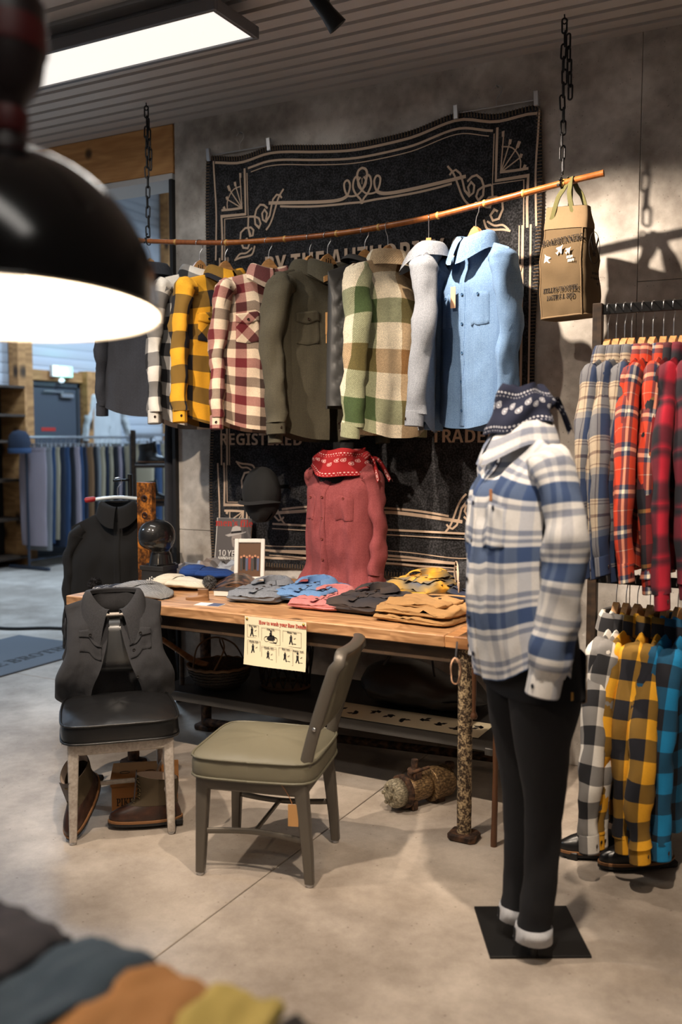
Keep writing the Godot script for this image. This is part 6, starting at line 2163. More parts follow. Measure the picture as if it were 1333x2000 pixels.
func boot(label: String, at: Vector3, turn: float, roll := 0.0, pitch := 0.0, tall := .17, m1: Material = null, m2: Material = null, group := "leather boots under the white chair") -> Node3D:
	var t := thing("lace_up_boot", label, "boot", at, turn, group)
	t.rotation.x = deg_to_rad(pitch)
	t.rotation.z = deg_to_rad(roll)
	var a1: Material = m1 if m1 else M.leather_brown
	var a2: Material = m2 if m2 else M.olive_canvas
	# toe towards +z; a slice at height y reaches from back(y) to front(y)
	var fr := [[.02, .150], [.032, .153], [.05, .146], [.066, .115], [.082, .068], [.10, .040], [.13, .036], [tall, .046]]
	var sec := func(y: float) -> Array:
		var f := .046
		for k in fr.size() - 1:
			if y <= fr[k + 1][0]:
				f = lerpf(fr[k][1], fr[k + 1][1], clampf((y - fr[k][0]) / (fr[k + 1][0] - fr[k][0]), 0.0, 1.0))
				break
		var b := -.128 + .006 * sin(y * 30.0) + .022 * ss(.03, .11, y)
		var w := lerpf(.046, .036, ss(.03, .09, y)) + .008 * ss(.11, tall, y)
		return [f, b, w]
	var skin := func(u: float, y: float) -> Vector3:
		var s: Array = sec.call(y)
		var a := u * TAU
		var c: float = (s[0] + s[1]) * .5
		var h: float = (s[0] - s[1]) * .5
		var w: float = s[2] * (1.0 - .12 * cos(a)) * (1.0 + .14 * ss(.2, .9, cos(a)) * ss(.09, .03, y))
		return Vector3(sin(a) * w, y, c + cos(a) * h)
	var ysp := [.02, .026, .034, .042, .05, .058, .066, .074, .082, .092]
	var mb := MB.new()
	mb.fgrid(33, ysp.size(), func(u, v): return skin.call(u, ysp[int(round(v * (ysp.size() - 1)))]), .6, .1, true, false)
	obj("vamp", mb, a1, t)
	mb = MB.new()
	mb.fgrid(33, 12, func(u, v):
		var p: Vector3 = skin.call(u, lerpf(.078, tall, v))
		return p + Vector3(sin(u * TAU), 0, cos(u * TAU)) * .0018 + Vector3(0, .012 * v * cos(u * TAU), 0), .4, .1, true, false)
	obj("shaft", mb, a2, t)
	mb = MB.new()
	mb.fgrid(33, 4, func(u, v):
		var p: Vector3 = skin.call(u, tall)
		return p * Vector3(1.0 - .12 * v, 1, 1) + Vector3(0, .012 * cos(u * TAU) - .035 * v, -(p.z + .04) * .1 * v), .4, .1, true, true)
	obj("lining", mb, M.lining, t)
	mb = MB.new()
	mb.fgrid(5, 6, func(u, v): return Vector3((u - .5) * .045, lerpf(.085, tall + .022, v), lerpf(.060, .048, v) - .01 * absf(u - .5)), .04, .1)
	obj("tongue", mb, a1, t)
	for k in 6:
		mb = MB.new()
		var y := .088 + (tall - .10) * k / 5.0
		var s: Array = sec.call(y)
		for q in [-1.0, 1.0]:
			mb.tube([Vector3(-q * .020, y, s[0] - .004), Vector3(0, y + .006, s[0] + .008), Vector3(q * .020, y + .012, s[0] - .004)], [.0022], [], 5)
		obj("lace", mb, M.lace, t)
	var sole := PackedVector2Array()
	for k in 28:
		var p: Vector3 = skin.call(k / 28.0, .022)
		sole.append(Vector2(p.x * 1.10, p.z + (.006 if p.z > 0.0 else -.005)))
	mb = MB.new()
	mb.prism(sole, .010, Vector3(0, .0195, 0), Basis(Vector3.RIGHT, PI / 2) * Basis.from_scale(Vector3(1, 1, 1)), .001)
	obj("welt", mb, M.welt, t)
	mb = MB.new()
	mb.prism(sole, .012, Vector3(0, .0095, 0), Basis(Vector3.RIGHT, PI / 2) * Basis.from_scale(Vector3(.98, 1, 1)), .001)
	mb.box(Vector3(0, .006, -.092), Vector3(.075, .022, .07), .004)
	obj("outsole", mb, M.ink, t)
	return t

func boots_and_box() -> void:
	boot("brown leather boot standing under the chair, toe towards the camera left", Vector3(-2.345, .012, -2.800), -50.0, 0.0, 0.0, .185)
	boot("brown leather boot leaning on the chair's left front leg, toe down", Vector3(-2.545, .095, -2.660), 18.0, 0.0, 36.0, .185)
	var b := thing("shoe_box", "tan cardboard shoe box behind the boots under the chair", "box", Vector3(-2.50, 0, -2.965), 38.0)
	obj("carton", boxm(Vector3(0, .062, 0), Vector3(.26, .124, .18), .002), M.box_tan, b)
	obj("lid", boxm(Vector3(0, .128, 0), Vector3(.268, .036, .188), .002), M.box_tan, b)
	letters("PIKE BROTHERS", .030, M.ink, b, Transform3D(Basis(), Vector3(-.112, .046, .0905)), "lettering", "Droid Serif", 700, .0006, 0, .66)
	var mb := MB.new()
	mb.prism(_disc(.014, 20), .0006, Vector3(.02, .092, .0905), Basis.from_scale(Vector3(1.6, 1, 1)))
	obj("oval_mark", mb, M.paper, b)
	mb = MB.new()
	for s in [-1.0, 1.0]:
		var ring := []
		for k in 17: ring.append(Vector3(-.03 + s * .05 + cos(TAU * k / 16.0) * .02, .1468, .03 + sin(TAU * k / 16.0) * .012))
		mb.tube(ring, [.0016], [.0005], 4, Vector3(0, 1, 0), false)
	obj("lid_mark", mb, M.horn, b)

# ---------------------------------------------------------------- standing mannequin
func mannequin() -> void:
	var c := Vector3(-.795, 0, -2.635)
	var turn := -50.0
	var m := thing("mannequin", "headless black mannequin body on a square black base plate", "mannequin", c, turn)
	var pl := boxm(Vector3.ZERO, Vector3(.295, .008, .295), .001)
	var p := obj("base_plate", pl, M.black_metal_satin, m)
	p.position = Vector3(-.806, .004, -2.72) - c
	p.position = Basis(Vector3.UP, -deg_to_rad(turn)) * p.position
	p.rotation.y = deg_to_rad(29.0 - turn)
	var mb := MB.new()
	mb.rod(Vector3(.06, .006, .0), Vector3(.06, .90, -.01), .014, 10)
	obj("support_pole", mb, M.black_metal, m)
	mb = MB.new()
	mb.fgrid(33, 24, func(u, v):
		var a: float = u * TAU
		var y: float = .84 + v * .78
		var w: float = .155 + .025 * ss(.3, .7, v) - .14 * ss(.62, .90, v)
		var d: float = .095 + .012 * sin(v * 6.0) - .045 * ss(.7, .92, v)
		return Vector3(cos(a) * w, y, sin(a) * d), 1, 1, true, false)
	mb.prism(_disc(.05, 20), .004, Vector3(0, 1.62, 0), Basis(Vector3.RIGHT, PI / 2))
	obj("torso", mb, M.black_cloth, m).position = Basis(Vector3.UP, -deg_to_rad(turn)) * Vector3(-.022, -.02, .020)
	# jeans
	var j := thing("dark_jeans", "very dark raw denim jeans with pale selvedge turn-ups on the mannequin", "jeans", c, turn)
	mb = MB.new()
	mb.fgrid(41, 12, func(u, v):
		var a: float = u * TAU
		var y: float = lerpf(1.0, .78, v)
		var w := lerpf(.165, .185, v)
		var d := lerpf(.105, .125, v)
		var k := 2.6
		var r := pow(pow(absf(cos(a)), k) + pow(absf(sin(a)), k), -1.0 / k)
		return Vector3(cos(a) * r * w, y, sin(a) * r * d - .01 * v), 1.1, .2, true, true)
	obj("seat", mb, M.raw_denim, j)
	for s in [-1.0, 1.0]:
		mb = MB.new()
		var sd: float = s * 5.0 + 11.0
		var pth := catmull([Vector3(s * .088, .82, -.012), Vector3(s * .092, .68, -.004), Vector3(s * .085, .46, -.014), Vector3(s * .072, .25, -.012), Vector3(s * .062, .085, .0)], 26)
		var ra := []
		for k in 26: ra.append(lerpf(.110, .052, ss(0.0, .60, k / 25.0)) - .003 * ss(.6, 1.0, k / 25.0))
		var rb := []
		for k in 26: rb.append(ra[k] * lerpf(.82, .95, k / 25.0))
		mb.tube(pth, ra, rb, 20, Vector3(0, 0, 1), false, func(q: Vector3, a: float, f: float) -> float: return .006 * nz.get_noise_3d(q.x * 9.0 + sd, q.y * 7.0, q.z * 9.0) + .0035 * sin(f * 40.0 + a * 6.0) * ss(.75, 1.0, f))
		var lg := obj("leg", mb, M.raw_denim, j)
		mb = MB.new()
		var e := Vector3(s * .062, .085, .0)
		mb.tube([e + Vector3(0, .012, 0), e + Vector3(0, .012, 0), e + Vector3(0, -.028, .003), e + Vector3(0, -.030, .003), e + Vector3(0, .0, 0)], [.050, .054, .057, .053, .048], [.050, .053, .056, .052, .048], 20, Vector3(0, 0, 1), false)
		obj("turn_up", mb, M.selvedge, lg)
		mb = MB.new()
		mb.box(e + Vector3(s * .0, -.008, .060), Vector3(.010, .042, .003), .001)
		obj("outseam", mb, M.raw_denim, lg)
		# back pocket with arched contrast stitching
		mb = MB.new()
		var px: float = s * .09
		mb.fgrid(8, 8, func(u, v):
			var x: float = px + (u - .5) * .12
			var y: float = .90 - .13 * v - (.02 * (1.0 - absf(u - .5) * 2.0) * v)
			return Vector3(x, y, -.128 + .045 * pow(absf(x) / .185, 2.0) - .004), .12, .13, false, true)
		var pk := obj("back_pocket", mb, M.raw_denim, j)
		mb = MB.new()
		for off in [0.0, .006]:
			var st := []
			for q in [Vector2(-.5, 0.0), Vector2(-.5, 1.0), Vector2(0.0, 1.16), Vector2(.5, 1.0), Vector2(.5, 0.0)]:
				var x: float = px + q.x * (.114 - off * 2.0)
				st.append(Vector3(x, .90 - (.13 - off) * q.y, -.128 + .045 * pow(absf(x) / .185, 2.0) - .0065))
			mb.tube(st, [.0010], [], 4, Vector3(0, 0, 1), false)
		obj("stitching", mb, M.gold_thread, pk)
	mb = MB.new()
	mb.fgrid(41, 4, func(u, v):
		var a: float = u * TAU
		var k := 2.6
		var r := pow(pow(absf(cos(a)), k) + pow(absf(sin(a)), k), -1.0 / k)
		return Vector3(cos(a) * r * .168, lerpf(1.02, .975, v), sin(a) * r * .108), 1.1, .05, true, true)
	obj("waistband", mb, M.raw_denim, j)
	obj("side_tab", boxm(Vector3(.186, .80, -.045), Vector3(.003, .022, .006)), M.gold_thread, j)
	var ld := thing("leather_loop", "pale leather key loop hanging at the mannequin's hip", "leather loop", c + Vector3(-.235, .80, -.02), 0.0)
	mb = MB.new()
	var lp := []
	for k in 25: lp.append(Vector3(sin(TAU * k / 24.0) * .016, .035 * cos(TAU * k / 24.0) * (1.3 if k < 6 or k > 18 else 1.0) - .01, .004 * sin(k * 1.0)))
	mb.tube(lp, [.0065], [.0018], 6, Vector3(0, 0, 1), false)
	obj("loop", mb, M.leather_pale, ld)
	mb = MB.new()
	mb.rod(Vector3(0, .03, 0), Vector3(.004, .085, 0), .003, 6)
	obj("metal_clip", mb, M.steel, ld)
	# shirt: fuller body, sleeve hanging at the side
	var warp := func(q: Vector3, u: float, v: float, s: float) -> Vector3:
		var o := q
		o.z *= 1.0 + .05 * sin(v * PI)
		o.z += .030 * sin(v * PI * .9) * (1.0 if s > 0.0 else -.25)
		o.y -= .035 * ss(.75, 1.0, v) * (1.0 if s < 0.0 else 0.0) * (1.0 - u * u)
		return o
	var sh := shirt("flannel_shirt", "blue, grey and white plaid flannel shirt on the standing mannequin", "shirt", c + Vector3(-.022, 1.528, .020), turn, M.blue_plaid, {"L": .72, "armin": .012, "W": .205, "D": .112, "drop": .065, "seed": 12.4, "fold": .010, "fk": 5.0, "warp": warp, "pockets": 2, "sleeve": .62, "srad": .84, "thick": .80, "collar_w": .062, "collar": .8, "neck": .078, "button_mat": M.navy_button, "detail": 1.5, "hem": .075,
		"arm": [Vector3(.135, -.065, .0), Vector3(.185, -.095, -.005), Vector3(.232, -.20, -.015), Vector3(.248, -.36, -.022), Vector3(.248, -.52, .0), Vector3(.240, -.655, .022)]})
	obj("pocket_tag", boxm(Vector3(.085, -.185, .128), Vector3(.008, .032, .003), 0.0, Basis(Vector3.UP, .3)), M.leather_tan, sh)
	bandana("navy paisley bandana tied round the standing mannequin's neck", c + Vector3(-.026, 1.545, .022), turn, M.navy_bandana, .073, .100, .05, PI, 1.0)

# ---------------------------------------------------------------- racks on the right
func right_racks() -> void:
	var t := thing("two_level_rack", "dark steel and wood two-level clothes rack against the concrete wall", "clothes rack")
	for x in [-.822, .95]:
		obj("upright", boxm(Vector3(x, .995, -3.5), Vector3(.034, 1.97, .034), .002), M.dark_wood, t)
		obj("foot", boxm(Vector3(x, .014, -3.5), Vector3(.04, .028, .46), .003), M.black_metal, t)
		obj("spacer", boxm(Vector3(x, 1.0, -3.70), Vector3(.03, .03, .40), .003), M.black_metal, t)
	for y in [1.958, .985]:
		obj("hanging_rail", boxm(Vector3(.064, y, -3.5), Vector3(1.74, .036, .012), .002), M.black_metal, t)
	var ord := ["first", "second", "third", "fourth", "fifth", "sixth", "seventh", "eighth", "ninth", "tenth"]
	var ux := [-.786, -.757, -.727, -.703, -.665, -.630, -.594, -.560, -.528, -.49]
	var um := [M.navy_plaid, M.navy_plaid, M.navy_plaid, M.navy_plaid, M.orange_plaid, M.orange_plaid, M.orange_plaid, M.dark_plaid, M.red_plaid, M.red_plaid]
	var un := ["navy and cream plaid flannel shirt, first from the left on the upper rail", "navy and cream plaid flannel shirt, second from the left on the upper rail", "navy and cream plaid flannel shirt, third from the left on the upper rail", "navy and cream plaid flannel shirt next to the orange ones on the upper rail", "orange plaid flannel shirt next to the navy plaid ones", "orange plaid flannel shirt, the middle one of three", "orange plaid flannel shirt next to the dark red one", "dark red, black and yellow plaid shirt on the upper rail", "crimson and navy plaid shirt near the right picture edge", "crimson and navy plaid shirt at the right picture edge"]
	for k in ux.size():
		var y := 1.958 + .018
		var a := 88.0 + 5.0 * sin(k * 2.3)
		hanger("wooden hanger, %s from the left on the upper wall rail" % ord[k], Vector3(ux[k], y - .018, -3.5), a, "wooden hangers on the wall rack", .19, .180)
		var fw := .035 + .03 * sin(k * 1.7)
		var fl: float = [.02, .0, .02, .03, .0, .02, .06, .03, .10, .06][k]
		shirt("flannel_shirt", un[k], "shirt", Vector3(ux[k], y - .018 - .160, -3.5), a, um[k], {"L": .77, "W": .235, "D": .04, "st": .03, "seed": 20.0 + k * 1.9, "fold": .008, "sleeve": .70 + fl, "srad": .80, "thick": .75, "detail": .75, "buttons": 0, "placket": false,
			"arm": [Vector3(.18, -.06, 0), Vector3(.225, -.085, 0), Vector3(.262, -.18, .0), Vector3(.285 + fw, -.38, fw - .03), Vector3(.285 + fw * 1.3, -.56, fw - .02), Vector3(.275 + fw * 1.5, -.70 - fl, fw)]}, "flannel shirts on the upper rail").scale = Vector3(1, 1, .55)
	var lx := [-.735, -.700, -.660, -.615, -.565, -.52, -.48]
	var lm := [M.bw_small, M.bw_small, M.yellow_small, M.yellow_small, M.yellow_small, M.blue_check, M.blue_check]
	var ln := ["black and white checked flannel shirt, leftmost on the lower rail", "black and white checked flannel shirt beside the yellow ones on the lower rail", "yellow and black checked shirt next to the black and white ones", "yellow and black checked shirt, middle of three on the lower rail", "yellow and black checked shirt beside the blue ones, long sleeve in front", "bright blue and black checked shirt next to the yellow ones", "bright blue and black checked shirt at the right picture edge"]
	for k in lx.size():
		var a := 84.0 + 6.0 * sin(k * 1.9 + 1.0)
		hanger("wooden hanger, %s from the left on the lower wall rail" % ord[k], Vector3(lx[k], .985, -3.5), a, "wooden hangers on the wall rack", .19, .160)
		var fw: float = [.06, .0, .02, .0, .06, .02, .0][k]
		shirt("flannel_shirt", ln[k], "shirt", Vector3(lx[k], .985 - .140, -3.5), a, lm[k], {"L": .73, "W": .24, "D": .036, "st": .026, "seed": 40.0 + k * 2.7, "fold": .009, "sleeve": .66, "srad": .88, "thick": .62, "detail": .8, "buttons": 0, "placket": false, "pockets": 1,
			"arm": [Vector3(.185, -.06, 0), Vector3(.23, -.085, 0), Vector3(.28, -.18, .0), Vector3(.325 + fw, -.38, fw * .3), Vector3(.345 + fw, -.54, .01), Vector3(.35 + fw, -.68, .02)]}, "checked shirts on the lower rail").scale = Vector3(1, 1, .7)
	boot("black boot on the floor below the checked shirts, nearest the mannequin", Vector3(-.74, .006, -3.36), -60.0, 0.0, 0.0, .14, M.black_leather, M.black_leather, "dark boots below the rack")
	boot("black boot on the floor below the yellow checked shirts", Vector3(-.60, .006, -3.34), -52.0, 0.0, 0.0, .14, M.black_leather, M.black_leather, "dark boots below the rack")

# ---------------------------------------------------------------- coat beside the table
func coat_corner() -> void:
	var c := Vector3(-3.445, 0, -3.90)
	var st := thing("coat_stand", "slim black coat stand hidden behind the long black coat", "coat stand", c)
	var mb := MB.new()
	mb.rod(Vector3(0, .02, -.10), Vector3(0, 1.30, -.10), .014, 10)
	mb.lathe([Vector2(0, 0), Vector2(.15, 0), Vector2(.15, .012), Vector2(.03, .022), Vector2(0, .022)], 26, Vector3(0, 0, -.10))
	obj("pole", mb, M.black_metal, st)
	mb = MB.new()
	mb.rod(Vector3(0, 1.27, -.11), Vector3(0, 1.27, .03), .007, 8)
	obj("arm", mb, M.black_metal, st)
	var h := thing("plastic_hanger", "clear plastic hanger with red rubber ends above the black coat", "hanger", c + Vector3(0, 1.27, 0), 36.0)
	mb = MB.new()
	mb.tube(catmull([Vector3(-.155, -.105, 0), Vector3(0, -.09, 0), Vector3(.155, -.105, 0)], 12), [.010], [], 8)
	obj("bar", mb, M.clear_plastic, h)
	for s in [-1.0, 1.0]:
		mb = MB.new()
		mb.tube([Vector3(s * .115, -.098, 0), Vector3(s * .125, -.099, 0), Vector3(s * .165, -.104, 0), Vector3(s * .172, -.106, 0)], [.010, .015, .016, .010], [], 10)
		obj("red_end", mb, M.red_rubber, h)
	mb = MB.new()
	mb.tube(catmull([Vector3(0, -.09, 0), Vector3(0, -.04, 0), Vector3(.02, -.01, 0), Vector3(.012, .014, 0), Vector3(-.012, .012, 0)], 14), [.002], [], 6)
	obj("hook", mb, M.steel, h)
	shirt("long_black_coat", "long black wool coat hanging at the left end of the table", "coat", c + Vector3(0, 1.135, 0), 36.0, M.black_wool, {"L": 1.06, "W": .245, "D": .13, "drop": .11, "srad": .8, "seed": 15.0, "fold": .016, "flare": .30, "sleeve": .70, "buttons": 3, "collar_w": .07, "button_mat": M.ink})
	# dark trousers hanging on the wall end
	var tr := trousers("dark trousers hanging on the end of the concrete wall", Vector3(-3.39, 1.70, -4.33), 90.0, M.black_denim, .95, .085, "")

func trousers(label: String, at: Vector3, turn: float, m: Material, l := 1.05, w := .11, group := "trousers on the far racks", th := .024) -> Node3D:
	var t := thing("hanging_trousers", label, "trousers", at, turn, group)
	var mb := MB.new()
	var sd := at.z * 7.0 + at.x
	mb.fgrid(21, 16, func(u, v):
		var a: float = u * TAU
		var ww := lerpf(w * .95, w * 1.05, ss(0.0, .25, v)) * lerpf(1.0, .86, v)
		var d := lerpf(.014, th, ss(0.0, .3, v))
		var k := 3.0
		var r := pow(pow(absf(cos(a)), k) + pow(absf(sin(a)), k), -1.0 / k)
		return Vector3(cos(a) * r * ww + .02 * v * sin(sd), -v * l, sin(a) * r * d + .015 * nz.get_noise_2d(v * 2.5 + sd, u * 2.0) * v), .5, l, true, true)
	obj("legs", mb, m, t)
	mb = MB.new()
	mb.fgrid(21, 3, func(u, v):
		var a: float = u * TAU
		var k := 3.0
		var r := pow(pow(absf(cos(a)), k) + pow(absf(sin(a)), k), -1.0 / k)
		return Vector3(cos(a) * r * (w * .97), .002 - v * .04, sin(a) * r * .018), .5, .04, true, true)
	obj("waistband", mb, m, t)
	mb = MB.new()
	mb.rod(Vector3(-w * .8, .035, 0), Vector3(w * .8, .035, 0), .004, 6)
	for s in [-.65, .65]: mb.box(Vector3(s * w, .018, 0), Vector3(.022, .05, .03), .003)
	mb.tube(catmull([Vector3(0, .035, 0), Vector3(0, .075, 0), Vector3(.015, .095, 0), Vector3(0, .115, 0), Vector3(-.014, .10, 0)], 10), [.0025], [], 5)
	obj("clip_bar", mb, M.steel, t)
	return t

# ---------------------------------------------------------------- stock in the back hall
func back_stock() -> void:
	var mb := MB.new()
	var cols := [M.t_mauve, M.t_grey, M.t_blue, M.t_khaki, M.t_navy, M.t_blue, M.t_black, M.t_mauve, M.t_blue, M.t_navy, M.t_brown, M.t_black, M.t_grey, M.t_khaki, M.t_navy, M.t_khaki, M.t_black, M.t_mauve, M.t_navy, M.t_khaki, M.t_yellow, M.t_blue, M.t_light, M.t_navy, M.t_black, M.t_navy, M.t_light, M.t_grey]
	var names := ["mauve grey", "grey", "mid blue", "khaki", "navy", "mid blue", "black", "mauve grey", "mid blue", "navy", "brown", "black", "grey", "khaki", "navy", "khaki", "black", "mauve grey", "navy", "khaki", "mustard yellow", "mid blue", "pale grey", "navy", "black", "navy", "pale grey", "grey"]
	var ord := ["first", "second", "third", "fourth", "fifth", "sixth", "seventh", "eighth", "ninth", "tenth", "eleventh", "twelfth", "thirteenth", "fourteenth", "fifteenth", "sixteenth", "seventeenth", "eighteenth", "nineteenth", "twentieth", "twenty-first", "twenty-second", "twenty-third", "twenty-fourth", "twenty-fifth", "twenty-sixth", "twenty-seventh", "twenty-eighth"]
	var r := thing("garment_rack", "chrome garment rack full of trousers in front of the exit door", "clothes rack", Vector3(-8.2, 0, 0))
	mb.rod(Vector3(0, 1.50, -7.70), Vector3(0, 1.50, -10.0), .016, 10)
	obj("rail", mb, M.steel, r)
	for z in [-7.78, -9.95]:
		mb = MB.new()
		mb.rod(Vector3(0, .03, z), Vector3(0, 1.50, z), .016, 10)
		obj("upright", mb, M.steel_dark, r)
		obj("foot", boxm(Vector3(0, .02, z), Vector3(.62, .035, .04), .004), M.steel_dark, r)
	mb = MB.new()
	mb.rod(Vector3(0, .10, -7.78), Vector3(0, .10, -9.95), .012, 8)
	obj("stretcher", mb, M.steel_dark, r)
	for k in 28:
		trousers("%s trousers, %s from the left on the chrome rack" % [names[k], ord[k]], Vector3(-8.2 + .01 * sin(k * 2.0), 1.385, -7.87 - .074 * k), 3.0 * sin(k * 1.3), cols[k], 1.12 + .06 * sin(k * 1.7), .21, "trousers on the far rack", .026)
	var r2 := thing("garment_rack", "second chrome garment rack behind the trouser rack", "clothes rack", Vector3(-7.75, 0, 0))
	mb = MB.new()
	mb.rod(Vector3(0, 1.53, -9.0), Vector3(0, 1.53, -11.2), .016, 10)
	obj("rail", mb, M.steel, r2)
	for z in [-9.02, -11.15]:
		mb = MB.new()
		mb.rod(Vector3(0, .0, z), Vector3(0, 1.53, z), .016, 10)
		obj("upright", mb, M.steel_dark, r2)
	for k in 14:
		trousers("%s trousers, %s from the left on the second chrome rack" % [names[(k * 5 + 3) % 28], ord[k]], Vector3(-7.75, 1.415, -9.2 - .14 * k), 4.0 * sin(k * 2.3), cols[(k * 5 + 3) % 28], 1.1, .20, "trousers on the second far rack", .045)
	# boots on a small wooden shelf
	var bs := thing("boot_shelf", "dark wooden shelf with boots behind the opening", "shelf", Vector3(-5.03, 0, -6.44), 38.0)
	for s in [-1.0, 1.0]:
		for q in [-1.0, 1.0]: obj("upright", boxm(Vector3(s * .36, .78, q * .145), Vector3(.03, 1.56, .03), .003), M.dark_wood, bs)
	for y in [.30, .62, .94, 1.26]: obj("board", boxm(Vector3(0, y, 0), Vector3(.70, .025, .32), .002), M.dark_wood, bs)
	var rot := Basis(Vector3.UP, deg_to_rad(38.0))
	var rows := ["lowest", "second lowest", "second highest", "top"]
	for j in 4:
		for i in 3:
			var p := Vector3(-5.03, [.3145, .6345, .9545, 1.2745][j], -6.44) + rot * Vector3(-.22 + .22 * i, 0, .0)
			boot("black display boot on the %s board of the boot shelf, %s" % [rows[j], ["left", "middle", "right"][i]], p, 38.0 + 60.0 - 20.0 * i, 0, 0, .17, M.black_leather, M.black_leather, "boots on the boot shelf")
	# pale coat hung on the far wall
	hanger("hanger of the pale grey coat by the exit door", Vector3(-8.83, 2.27, -9.78), 82.0, "hangers in the back hall", .19, .156)
	var pr := thing("wall_peg", "steel peg carrying the pale grey coat by the exit door", "peg", Vector3(-8.86, 2.268, -9.78))
	mb = MB.new()
	mb.rod(Vector3(-.14, 0, 0), Vector3(.06, 0, 0), .008, 8)
	obj("peg", mb, M.steel, pr)
	shirt("pale_coat", "long pale grey coat hanging right of the exit door", "coat", Vector3(-8.82, 2.12, -9.78), 82.0, M.pale_grey, {"L": .95, "W": .25, "D": .07, "seed": 33.0, "sleeve": .66, "detail": .7, "buttons": 3, "fold": .014, "arm": [Vector3(.19, -.06, 0), Vector3(.24, -.10, 0), Vector3(.29, -.22, .0), Vector3(.34, -.40, 0), Vector3(.37, -.52, .02), Vector3(.39, -.62, .03)]})
	# dark shelf unit at the far left and a cap on the rack end
	var su := thing("dark_shelf_unit", "dark shelf unit at the far left edge of the back hall", "shelf", Vector3(-8.7, 0, -7.62))
	for s in [-1.0, 1.0]: obj("side_panel", boxm(Vector3(0, 1.05, s * .46), Vector3(.4, 2.1, .04), .003), M.beam_v, su)
	for y in [.1, .55, 1.0, 1.45, 1.75, 2.08]: obj("board", boxm(Vector3(0, y, 0), Vector3(.4, .03, .90), .002), M.dark_wood, su)
	obj("back_panel", boxm(Vector3(-.2, 1.05, 0), Vector3(.015, 2.1, .92)), M.black_card, su)
	var cp := thing("knitted_hat", "round blue knitted hat hung on the left end of the trouser rack", "hat", Vector3(-8.2, 1.52, -7.68), 0.0)
	mb = MB.new()
	mb.lathe([Vector2(.105, -.19), Vector2(.118, -.16), Vector2(.125, -.08), Vector2(.11, .0), Vector2(.07, .045), Vector2(0, .06)], 24)
	obj("crown", mb, M.t_navy, cp)
	mb = MB.new()
	mb.lathe([Vector2(.108, -.20), Vector2(.126, -.195), Vector2(.130, -.14), Vector2(.118, -.14)], 24)
	obj("cuff", mb, M.t_blue, cp)

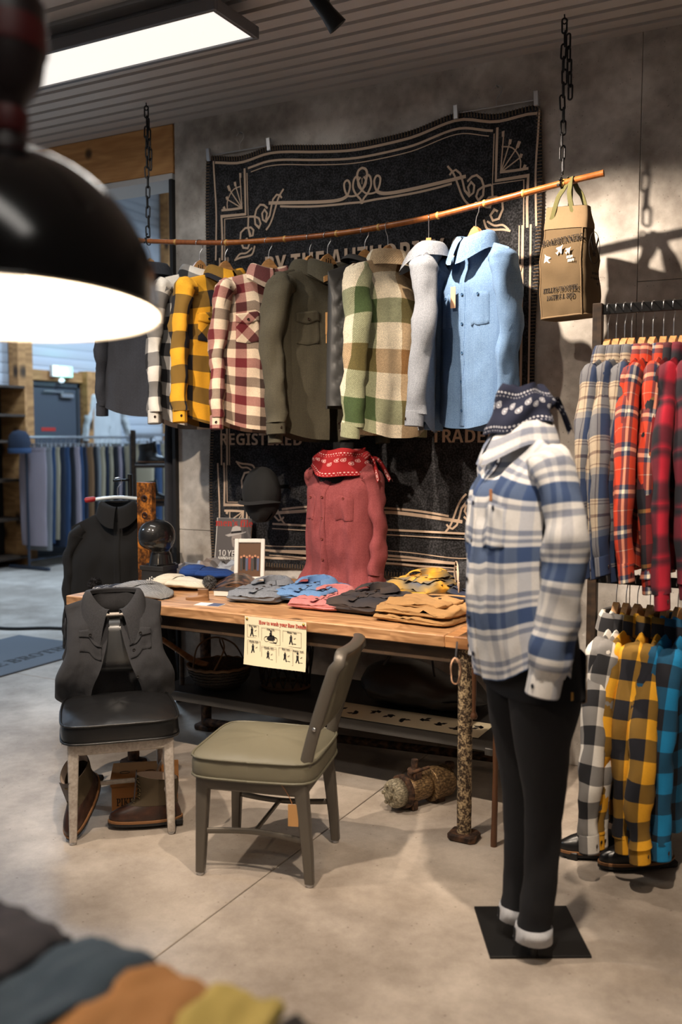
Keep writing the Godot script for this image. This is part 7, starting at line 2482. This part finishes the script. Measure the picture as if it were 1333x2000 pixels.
# ---------------------------------------------------------------- pendant in the foreground
func pendant() -> void:
	var c := Vector3(-.985, 1.668, -.905)
	var t := thing("pendant_lamp", "large black enamel dome pendant lamp with white inside, lit, in the foreground", "pendant lamp", c)
	t.basis = Basis(Vector3(.881, 0, -.473).normalized(), deg_to_rad(-5.0))
	var R := .200
	var pr := []
	for k in 15:
		var a := lerpf(0.0, deg_to_rad(80.0), k / 14.0)
		pr.append(Vector2(cos(a) * R, sin(a) * R * 1.03))
	var mb := MB.new()
	mb.lathe([Vector2(R + .003, -.004)] + pr, 56)
	obj("shade", mb, M.enamel_black, t)
	mb = MB.new()
	var inn := []
	for p in pr: inn.append(Vector2(p.x * .975, p.y * .975))
	mb.lathe([Vector2(R + .003, -.004), Vector2(R - .001, -.006)] + inn, 56)
	obj("inner_enamel", mb, M.enamel_white, t)
	mb = MB.new()
	mb.lathe([Vector2(.036, .200), Vector2(.034, .215), Vector2(.024, .225), Vector2(.022, .262), Vector2(.030, .275), Vector2(.046, .300), Vector2(.052, .345), Vector2(.050, .40), Vector2(.03, .425), Vector2(0, .43)], 26)
	obj("neck_cap", mb, M.cap_dark, t)
	mb = MB.new()
	mb.lathe([Vector2(.0225, .226), Vector2(.029, .230), Vector2(.029, .258), Vector2(.0225, .262)], 22)
	obj("red_collar", mb, M.red_dark, t)
	mb = MB.new()
	mb.lathe([Vector2(.0515, .335), Vector2(.0535, .340), Vector2(.0525, .372), Vector2(.050, .375)], 26)
	obj("red_collar", mb, M.red_dark, t)
	mb = MB.new()
	mb.rod(Vector3(0, .42, 0), Vector3(.05, CY - c.y, 0), .005, 8)
	obj("cord", mb, M.ink, t)
	mb = MB.new()
	mb.lathe([Vector2(0, .035), Vector2(.022, .04), Vector2(.038, .062), Vector2(.042, .085), Vector2(.034, .115), Vector2(.020, .14), Vector2(.018, .18), Vector2(0, .185)], 22)
	obj("bulb", mb, glow_mat(Color(1.0, .90, .78), 6.0), t)
	var l := OmniLight3D.new()
	l.name = "pendant_glow"
	add_child(l)
	l.position = c + Vector3(0, .085, 0)
	l.light_color = Color(1.0, .88, .74)
	l.light_energy = .55
	l.light_size = .035
	l.omni_range = 10.0
	l.omni_attenuation = 2.0
	l.shadow_enabled = true

# ---------------------------------------------------------------- low table in the foreground
func front_rack() -> void:
	var t := thing("display_table", "low black display table in the near foreground", "table")
	obj("top", boxm(Vector3(-1.05, .765, -.63), Vector3(1.16, .03, .56), .004), M.f_black, t)
	for x in [-1.58, -.52]:
		for z in [-.87, -.39]: obj("leg", boxm(Vector3(x, .375, z), Vector3(.04, .75, .04), .003), M.black_metal, t)
	var xs := [-1.10, -.945, -.808, -.695, -.600, -.515]
	var ws := [.17, .17, .14, .115, .105, .09]
	var hs := [.105, .100, .092, .084, .078, .074]
	var ms := [M.f_navy, M.f_navy, M.f_teal, M.f_tan, M.f_olive, M.f_black]
	var nm := ["folded dark navy trousers farthest left on the foreground table", "folded dark navy trousers beside the teal ones in the foreground", "folded dark teal trousers in the foreground", "folded tan trousers in the foreground between teal and olive ones", "folded pale olive yellow trousers in the foreground", "folded black trousers at the right end of the foreground table"]
	for k in xs.size():
		var f := thing("folded_trousers", nm[k], "trousers", Vector3(xs[k], .780, -.66 + .01 * (k % 2)), -3.0 + 2.0 * sin(k * 2.0), "folded trousers in the foreground")
		obj("folded_legs", slab(ws[k], .50, hs[k] * .55, 30.0 + k, 1, .3), ms[k], f)
		var u := obj("upper_fold", slab(ws[k] * .96, .47, hs[k] * .5, 40.0 + k, 1, .35), ms[k], f)
		u.position = Vector3(0, hs[k] * .5, .004)
